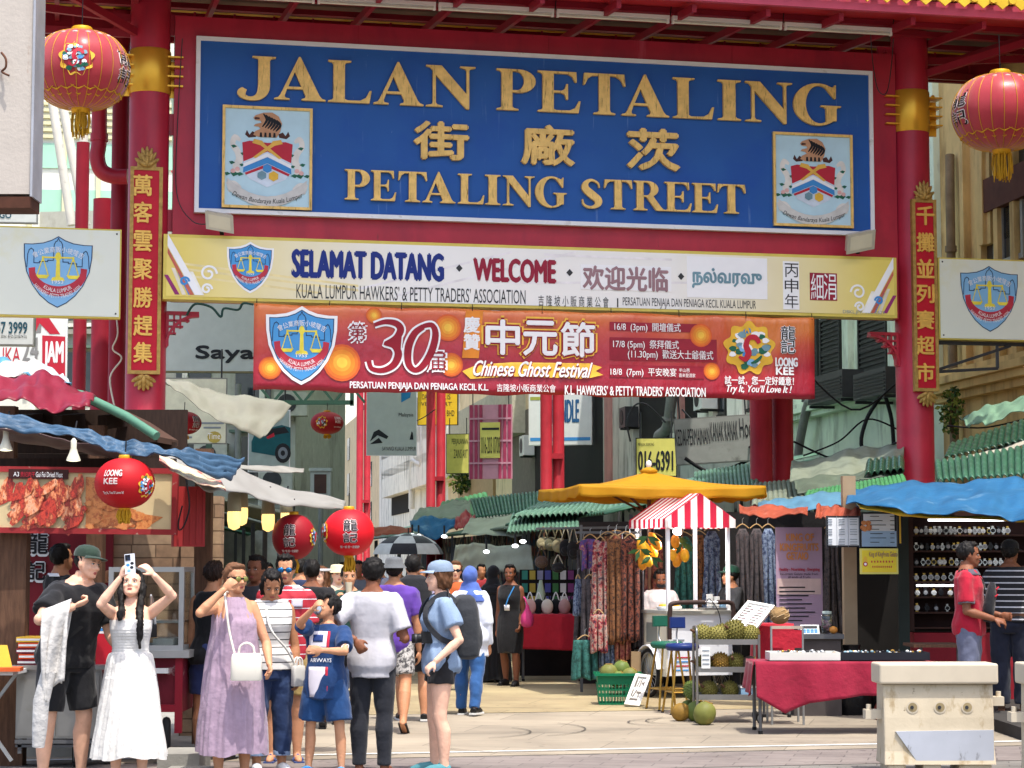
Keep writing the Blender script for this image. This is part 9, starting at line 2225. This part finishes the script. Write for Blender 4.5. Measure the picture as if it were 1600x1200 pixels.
RT,A,B,n,z=cloth_table('long crimson clothed table with display trays nearest the barrier',(1180,1036),(1460,1032),20.2,.62,[(0,.36),(.16,.20),(.3,.30),(.6,.37),(1,.36)],REDC,8)
d_=(B-A).normalized();tf=Fr(A,d_)
def tray(label,t0,t1,m,seed):
 L=(B-A).length;u0,u1=L*t0,L*t1;o=thing('display_tray',label,'tray',A+d_*(u0+u1)/2);b=MB();zz=.012
 for q in((u0,u1,.04,.055),(u0,u1,.40,.415)):b.fbox(tf,q[0],zz,q[1],zz+.075,-q[3],-q[2],m)
 b.fbox(tf,u0,zz,u0+.015,zz+.074,-.40,-.055,m);b.fbox(tf,u1-.015,zz,u1,zz+.074,-.40,-.055,m);b.fbox(tf,u0+.015,zz,u1-.015,zz+.045,-.40,-.055,m);b.build('box',o)
 b=MB();rr_=random.Random(seed);mats=[BLACK,TIN,PTEAL,OFFW,COCOB,INK,BRS]
 for i in range(int((u1-u0)/.02)):
  u=u0+.03+(u1-u0-.06)*rr_.random();dd=rr_.uniform(.07,.38);b.ell(tf.pt(u,zz+.06+rr_.uniform(0,.02),-dd),(rr_.uniform(.010,.028),rr_.uniform(.010,.022),.014),rr_.choice(mats),7,5)
 g=b.build('trinkets',o);g['kind']='stuff'
tray('white display tray of trinkets on the crimson table',.085,.48,mat('white tray board','#c8c8c0',.5,var=.06),3);tray('black display tray of trinkets on the crimson table',.485,.98,mat('black tray board','#1c1d24',.5),4)
f=sframe(1345,830,22.6,4);WB_=mat('white menu sheet','#d6dade',.4,var=.03)
def menu1(b,f,u0,v0,u1,v1):
 for k in range(3):
  a=u0+(u1-u0)*(.03+.33*k);b.fbox(f,a+.10,v0,a+.103,v1,0,.004,PGREY)
  for i in range(11):
   if i%4!=3:y=v1-.04-i*(v1-v0)/12.5;b.fbox(f,a,y,a+.05+.04*((i*3+k)%3)/3,y+.006,0,.006,PGREY)
hsign('menu_board','white price list sheet hanging at the left under the orange tarpaulin',f,(1291,806),(1345,855),WB_,INK,[],th=.03,art=menu1,hang=False)
def menu2(b,f,u0,v0,u1,v1):
 w_,h_=u1-u0,v1-v0;b.fbox(f,u0+.0,v0,u1,v0+h_*.45,0,.003,mat('menu blue','#9ab4d0',.4));cu,cv=u0+.12*w_,v1-.42*h_
 for i in range(8):b.poly(f,[(cu+.035*math.cos(i)+.03*math.cos(t),cv+.04*math.sin(i*2)+.025*math.sin(t))for t in[q*.63 for q in range(10)]],.005+i*.0004,FRY)
 for i in range(7):y=v1-.05-i*h_/8;b.fbox(f,u0+.24*w_,y,u0+(.5+.1*(i%3))*w_,y+.007,.003,.006,INK);b.fbox(f,u1-.18*w_,y,u1-.06*w_,y+.007,.003,.006,INK)
hsign('menu_board','white and pale blue price list with a food picture beside the watch cabinet',f,(1346,800),(1401,854),WB_,INK,[],th=.03,art=menu2,hang=False)
hsign('menu_board','narrow yellow edged price list strip left of the watch cabinet',f,(1402,800),(1411,852),PYEL,INK,[],th=.03,hang=False)
f=sframe(1374,877,22.4,4)
def ks(b,f,u0,v0,u1,v1):
 cu,cv=f.uv(1352,877);b.poly(f,[(cu+.022*math.cos(t),cv+.055*math.sin(t))for t in[q*.5 for q in range(13)]],.004,PYEL);b.poly(f,[(cu+.025*math.cos(t),cv-.03+.025*math.sin(t))for t in[q*.5 for q in range(13)]],.006,PRED);b.poly(f,[(cu+.014*math.cos(t),cv-.03+.014*math.sin(t))for t in[q*.5 for q in range(13)]],.008,PUREW)
hsign('stall_sign','small bright yellow sign reading King of KingFruits below the menu boards',f,(1344,857),(1404,897),mat('bright yellow sheet','#dcc433',.45,var=.04),YELP,[('King of KingFruits Gelato',(1358,872),(1402,862),mat('purple ink','#6a3a6a')),('- - - - - - - -',(1361,879),(1395,876),PRED),('- - - - - - - - - -',(1363,887),(1393,884),PRED)],th=.03,art=ks,hang=False)
# watch cabinet and the back of the right stall
CY=23.6;a,c=at(1426,808,CY),at(1650,986,CY);o=thing('watch_cabinet','wide dark wooden display cabinet with rows of watches and tube lamps','cabinet',((a.x+c.x)/2,CY,0));CABW=mat('dark brown cabinet','#3a211a',.6,var=.2,sc=4)
b=MB();b.box((a.x,CY+.28,c.z),(c.x,CY+.32,a.z),mat('cabinet back','#2a1715',.8,var=.2));b.box((a.x-.05,CY,c.z),(a.x,CY+.32,a.z),CABW);b.box((a.x-.05,CY,a.z),(c.x,CY+.32,a.z+.06),CABW);b.build('case',o)
shz=[at(1500,y,CY).z for y in(835,860,884,908,932,956,980)];b=MB()
for zz in shz:b.box((a.x+.001,CY+.01,zz-.02),(c.x,CY+.27,zz),CABW)
b.each('shelf',o);GLOW=mat('lit tube','#f4f8ff',.3,emit=3.0)
for zz,xa in((shz[0]+.15,1452),(shz[3]-.09+.03,1432)):b=MB();b.box((xat(xa,CY),CY+.0,zz),(c.x,CY+.03,zz+.022),GLOW);b.build('tube_lamp',o)
b=MB();b.box((a.x-.18,CY-.05,0),(a.x-.06,CY,a.z),mat('dark green door','#2c332e',.6));b.build('door',o)
b=MB();b.box((a.x,CY+.02,0),(c.x,CY+.3,c.z-.02),mat('cabinet base red','#8a1c28',.6));b.build('base',o)
WT=[mat('steel watch','#b8b8b4',.25,.7),mat('gold watch','#b89a50',.25,.7),mat('black watch','#1c1c20',.3),mat('white watch','#d8d8d8',.4)];DI=[mat('dial white','#d0d0cc',.3),mat('dial black','#18181c',.3),mat('dial silver','#9a9a9c',.3)]
rr_=random.Random(21);protos={}
def watch(k):
 w_=MB();w_.tube([V((0,.02,.03)),V((0,-.012,.032))],.026,WT[k%4],12);w_.tube([V((0,-.012,.032)),V((0,-.014,.032))],.020,DI[k%3],12)
 w_.box((-.012,.0,.05),(.012,.03,.075),WT[(k*3)%4]);w_.box((-.012,.0,-.005),(.012,.03,.012),WT[(k*3)%4]);return w_.build('watch')
rows=['top','second','third','fourth','fifth','lowest'];ww=[]
for r_ in range(6):
 nn=[20,18,17,14,12,10][r_]
 for i in range(nn):
  k=rr_.choice((0,2,3,4,6,7,8,10,11,0,2,3,8,1))
  if k not in protos:protos[k]=watch(k);ob=protos[k]
  else:ob=dup(protos[k])
  x=a.x+.05+(c.x-a.x-.5)*i/nn+rr_.uniform(-.01,.01);ob.location=(x,CY+.06+rr_.uniform(0,.03),shz[r_]+.006)if r_ else(x,CY+.06,shz[0]+.006);s_=rr_.uniform(1.0,1.2);ob.scale=(s_,s_,s_)
  tag(ob,'wristwatch standing in the %s row of the watch cabinet'%rows[r_],'watch','watches in the %s row'%rows[r_])
o=thing('side_table','brown topped side table before the watch cabinet','table',(xat(1440,22),22,0));p0,p1=at(1422,1006,21.9),at(1500,1006,21.9);b=MB();b.box((p0 .x,21.7,p0 .z-.03),(p1 .x,22.3,p0 .z),WOOD);b.build('top',o);b=MB()
for x in(p0 .x+.08,p1 .x-.05):b.tube([V((x,21.75,p0 .z-.03)),V((x,21.75,0))],.02,STEELD,8)
b.each('leg',o)
PCH=mat('red moulded plastic','#a01824',.35)
def pstool(px,Y,lab,h=.46,w=.16):
 c=at(px,1000,Y);c.z=0;o=thing('plastic_stool',lab,'stool',c,'red plastic stools');b=MB();b.box((c.x-w,c.y-w,h-.03),(c.x+w,c.y+w,h),PCH);b.build('seat',o)
 for sx in(-1,1):
  for sy in(-1,1):b=MB();b.add([c+V((sx*w*q,sy*w*q2,z_))for z_,e in((h-.03,1.0),(0,1.18))for q,q2 in((e,e),(e-.32,e),(e-.32,e-.1),(e,e-.32))],[(0,1,2,3),(7,6,5,4),(0,4,5,1),(1,5,6,2),(2,6,7,3),(3,7,4,0)],PCH);b.build('leg',o)
pstool(1412,22.6,'red plastic stool behind the black display tray');pstool(764,29.5,'red plastic stool left of the far red table near the black dress');pstool(1440,21.0,'red plastic stool half behind the plastic barrier')
b=MB();p=at(1372,1092,20.6);b.tube(smooth_path([(p.x+.1,20.6,.42),(p.x-.02,20.6,.25),(p.x-.04,20.55,.14),(p.x+.05,20.55,.12),(p.x+.4,20.5,.12)],5),.012,mat('rusty red tube','#7a3a34',.6),8);tag(b.build('bent_tube'),'bent rusty red metal tube left of the plastic barrier','tube')
b=MB();p0,p1=at(1520,1125,21.6),at(1660,1125,21.6);b.box((p0 .x,19.3,0),(p1 .x+1.5,24.5,.12),mat('dark platform','#3a3836',.8,var=.15));tag(b.build('platform'),'low dark stall platform under the two men at the right','platform')
for k,(px,lab,h)in enumerate(((1330,'black bin bag sack behind the crimson table, left one',.5),(1352,'black bin bag sack behind the crimson table, right one',.42))):c=at(px,1000,22.9+k*.2);c.z=0;b=MB();b.lathe([(.2,0),(.24,.15),(.2,h*.9),(.08,h*1.3),(.1,h*1.5)],c,mat('black bin bag','#141416',.3,bump=.6,bs=14),20,lambda j,z_:1+.07*math.sin(j*1.9+z_*9));tag(b.build('bin_bag'),lab,'sack','black sacks')
b=MB();b.box((xat(985,26),25.9,0),(xat(1000,26),26.2,.55),mat('cardboard','#8d7658',.8));b.box((xat(935,26.2),26.1,0),(xat(970,26.2),26.5,.5),mat('beige carton','#9a9478',.8));
[tag(q,l,'carton')for q,l in zip(b.each('carton'),('right brown carton under the hanging dresses','left beige carton under the hanging dresses'))]
# white plastic road barriers
BP=mat('dirty cream plastic','#bdb098',.55,var=.08,sc=4,dirt=[('#8d754c',.54,.76,5,(2,2,1)),('#54432c',.66,.76,14,None),('#d2cab8',.6,.75,3,None)],bump=.12,bs=20);BPW=mat('clean white plastic patch','#a9adb6',.55,var=.05,dirt=[('#6f6f70',.60,.70,7,(1.6,1,.6)),('#33343a',.69,.74,9,(2.2,1,.5))]);BTOP=mat('cream plastic top','#bdb19c',.5,var=.05,dirt=('#b09b78',.62,.8,6,None))
def barrier(px0,px1,Y,label):
 a,c=at(px0,1037,Y),at(px1,1037,Y);zt=a.z;w_=c.x-a.x;f=Fr(V((a.x,Y,0)),(1,.02,0));o=thing('road_barrier',label,'barrier',f.pt(w_/2,0),'white plastic road barriers');b=MB()
 b.fbox(f,.0,zt-.16,w_,zt,-.36,0,BTOP);cap=b.build('top_rail',o)
 m_=cap.modifiers.new('b','BEVEL');m_.width=.018;m_.segments=3
 b=MB();zs=[(zt-.165,.035,.05),(zt-.42,.035,.03),(.17,.035,.02),(.07,.03,.0)]
 rg=[[f.pt(ins,z_,-dd),f.pt(w_-ins,z_,-dd),f.pt(w_-ins,z_,-.36+dd),f.pt(ins,z_,-.36+dd)]for z_,ins,dd in zs];b.loft(rg,BP,smooth=False)
 for u in(.06,w_*.36,w_*.66,w_-.20):b.fbox(f,u,0,u+.14,.072,-.34,-.02,BP)
 body=b.build('body',o);m_=body.modifiers.new('b','BEVEL');m_.width=.012;m_.segments=2
 b=MB()
 for q in(.28,.51,.74):
  u=w_*q;zc_=zt-.34
  for r0,r1,d0,d1,m2 in((.048,.040,-.028,-.055,BTOP),(.040,.030,-.054,-.075,BP),(.012,.012,-.04,-.075,mat('bolt tan','#a8905a',.5,.3))):b.tube([f.pt(u,zc_,d0),f.pt(u,zc_,d1)]if r1!=.012 else[f.pt(u,zc_,-.03),f.pt(u,zc_,-.06)],[r0,r1],m2,18)
  b.tube([f.pt(u,zc_,-.045),f.pt(u,zc_,-.0265)],.036,mat('hole shade plastic','#8f7f5e',.7),18);b.tube([f.pt(u-.006,zc_,-.03),f.pt(u-.006,zc_,-.022)],.014,DGREY,12)
 b.build('drain_hole',o)
 b=MB();P_=[(w_*.13,.325),(w_*.95,.335),(w_*.95,.078),(w_*.32,.074)];b.poly(f,P_,-.006,BPW,th=.02);b.build('white_patch',o)
 b=MB()
 for u0,u1 in((-.09,.04),(w_-.04,w_+.07)):zc_=zt-.40 if u0<0 else zt-.30;b.fbox(f,u0,zc_-.035,u1,zc_+.035,-.24,-.12,BTOP);b.cyl(f.pt(u0+.035 if u0<0 else u1-.03,zc_+.03,-.18),f.pt(u0+.035 if u0<0 else u1-.03,zc_+.075,-.18),.02,BTOP,10)
 b.build('connector_lug',o)
barrier(1374,1561,16.5,'dirty cream plastic road barrier with three round holes in the right foreground')
barrier(1604,1800,15.6,'second plastic road barrier cut off by the right picture edge')
wire('overhead_cable','black cable looping across the grey shophouse above the pale phone number board',[at(985,690,38),at(980,660,38),at(990,635,38),at(1010,632,38),at(1040,660,38)],.018,DGREY)
wire('overhead_cable','thin black cable sagging before the pale green house',[at(1255,712,31),at(1310,690,31),at(1355,655,31),at(1405,672,31)],.014)
wire('overhead_cable','thin cable sagging from the green house to the right of the gate',[at(1480,665,29),at(1540,668,28.5),at(1620,650,28)],.012)
for k,(P_,lab)in enumerate((([(1066,640,38),(1130,700,37),(1200,690,35)],'thin cable sagging across the white piers of the grey shophouse'),([(1240,690,31),(1320,720,31),(1405,690,30)],'thin cable sagging low over the grey green tarpaulin'),([(590,640,75),(640,660,72),(680,640,70)],'thin cable far down the street before the mouldy house'),([(1240,560,32),(1330,640,31.5),(1400,600,31)],'thin cable hanging from the dark casing to the gate column'))):
 wire('overhead_cable',lab,[at(*p)for p in P_],.016)
for k,(px,py,w_,h_,lab,m)in enumerate(((972,668,.8,.55,'dark air conditioner on the grey pilaster behind the umbrella',DGREY),(815,712,1.0,.7,'pale air conditioner on the brown grey render below the white shop sign',OFFW),(770,735,1.0,.7,'pale air conditioner on the beige house right of the lattice sign',OFFW),(1090,640,.8,.55,'pale air conditioner on the grey shophouse above the tilted board',OFFW))):
 u,v=RF.off(.45).uv(px,py);o=thing('air_conditioner',lab,'air conditioner',RF.pt(u,v,.2),'air conditioners along the right shophouses');b=MB();b.fbox(RF,u-w_/2,v,u+w_/2,v+h_,.08,.45,m);b.build('casing',o);b=MB();b.cyl(RF.pt(u-w_*.1,v+h_/2,.45),RF.pt(u-w_*.1,v+h_/2,.465),h_*.38,BLACK,16);b.build('fan',o)
 b=MB();b.beam(RF.pt(u-w_*.3,v-.03,0.01),RF.pt(u-w_*.3,v-.03,.45),.05,.05,DGREY);b.beam(RF.pt(u+w_*.3,v-.03,.01),RF.pt(u+w_*.3,v-.03,.45),.05,.05,DGREY);b.each('bracket',o)
wire('overhead_cable','cable bundle sagging beneath the weathered tilted board',[at(1070,716,36),at(1110,738,36),at(1150,728,36),at(1180,712,36)],.035)
bpy.data.scenes.remove(TMP)
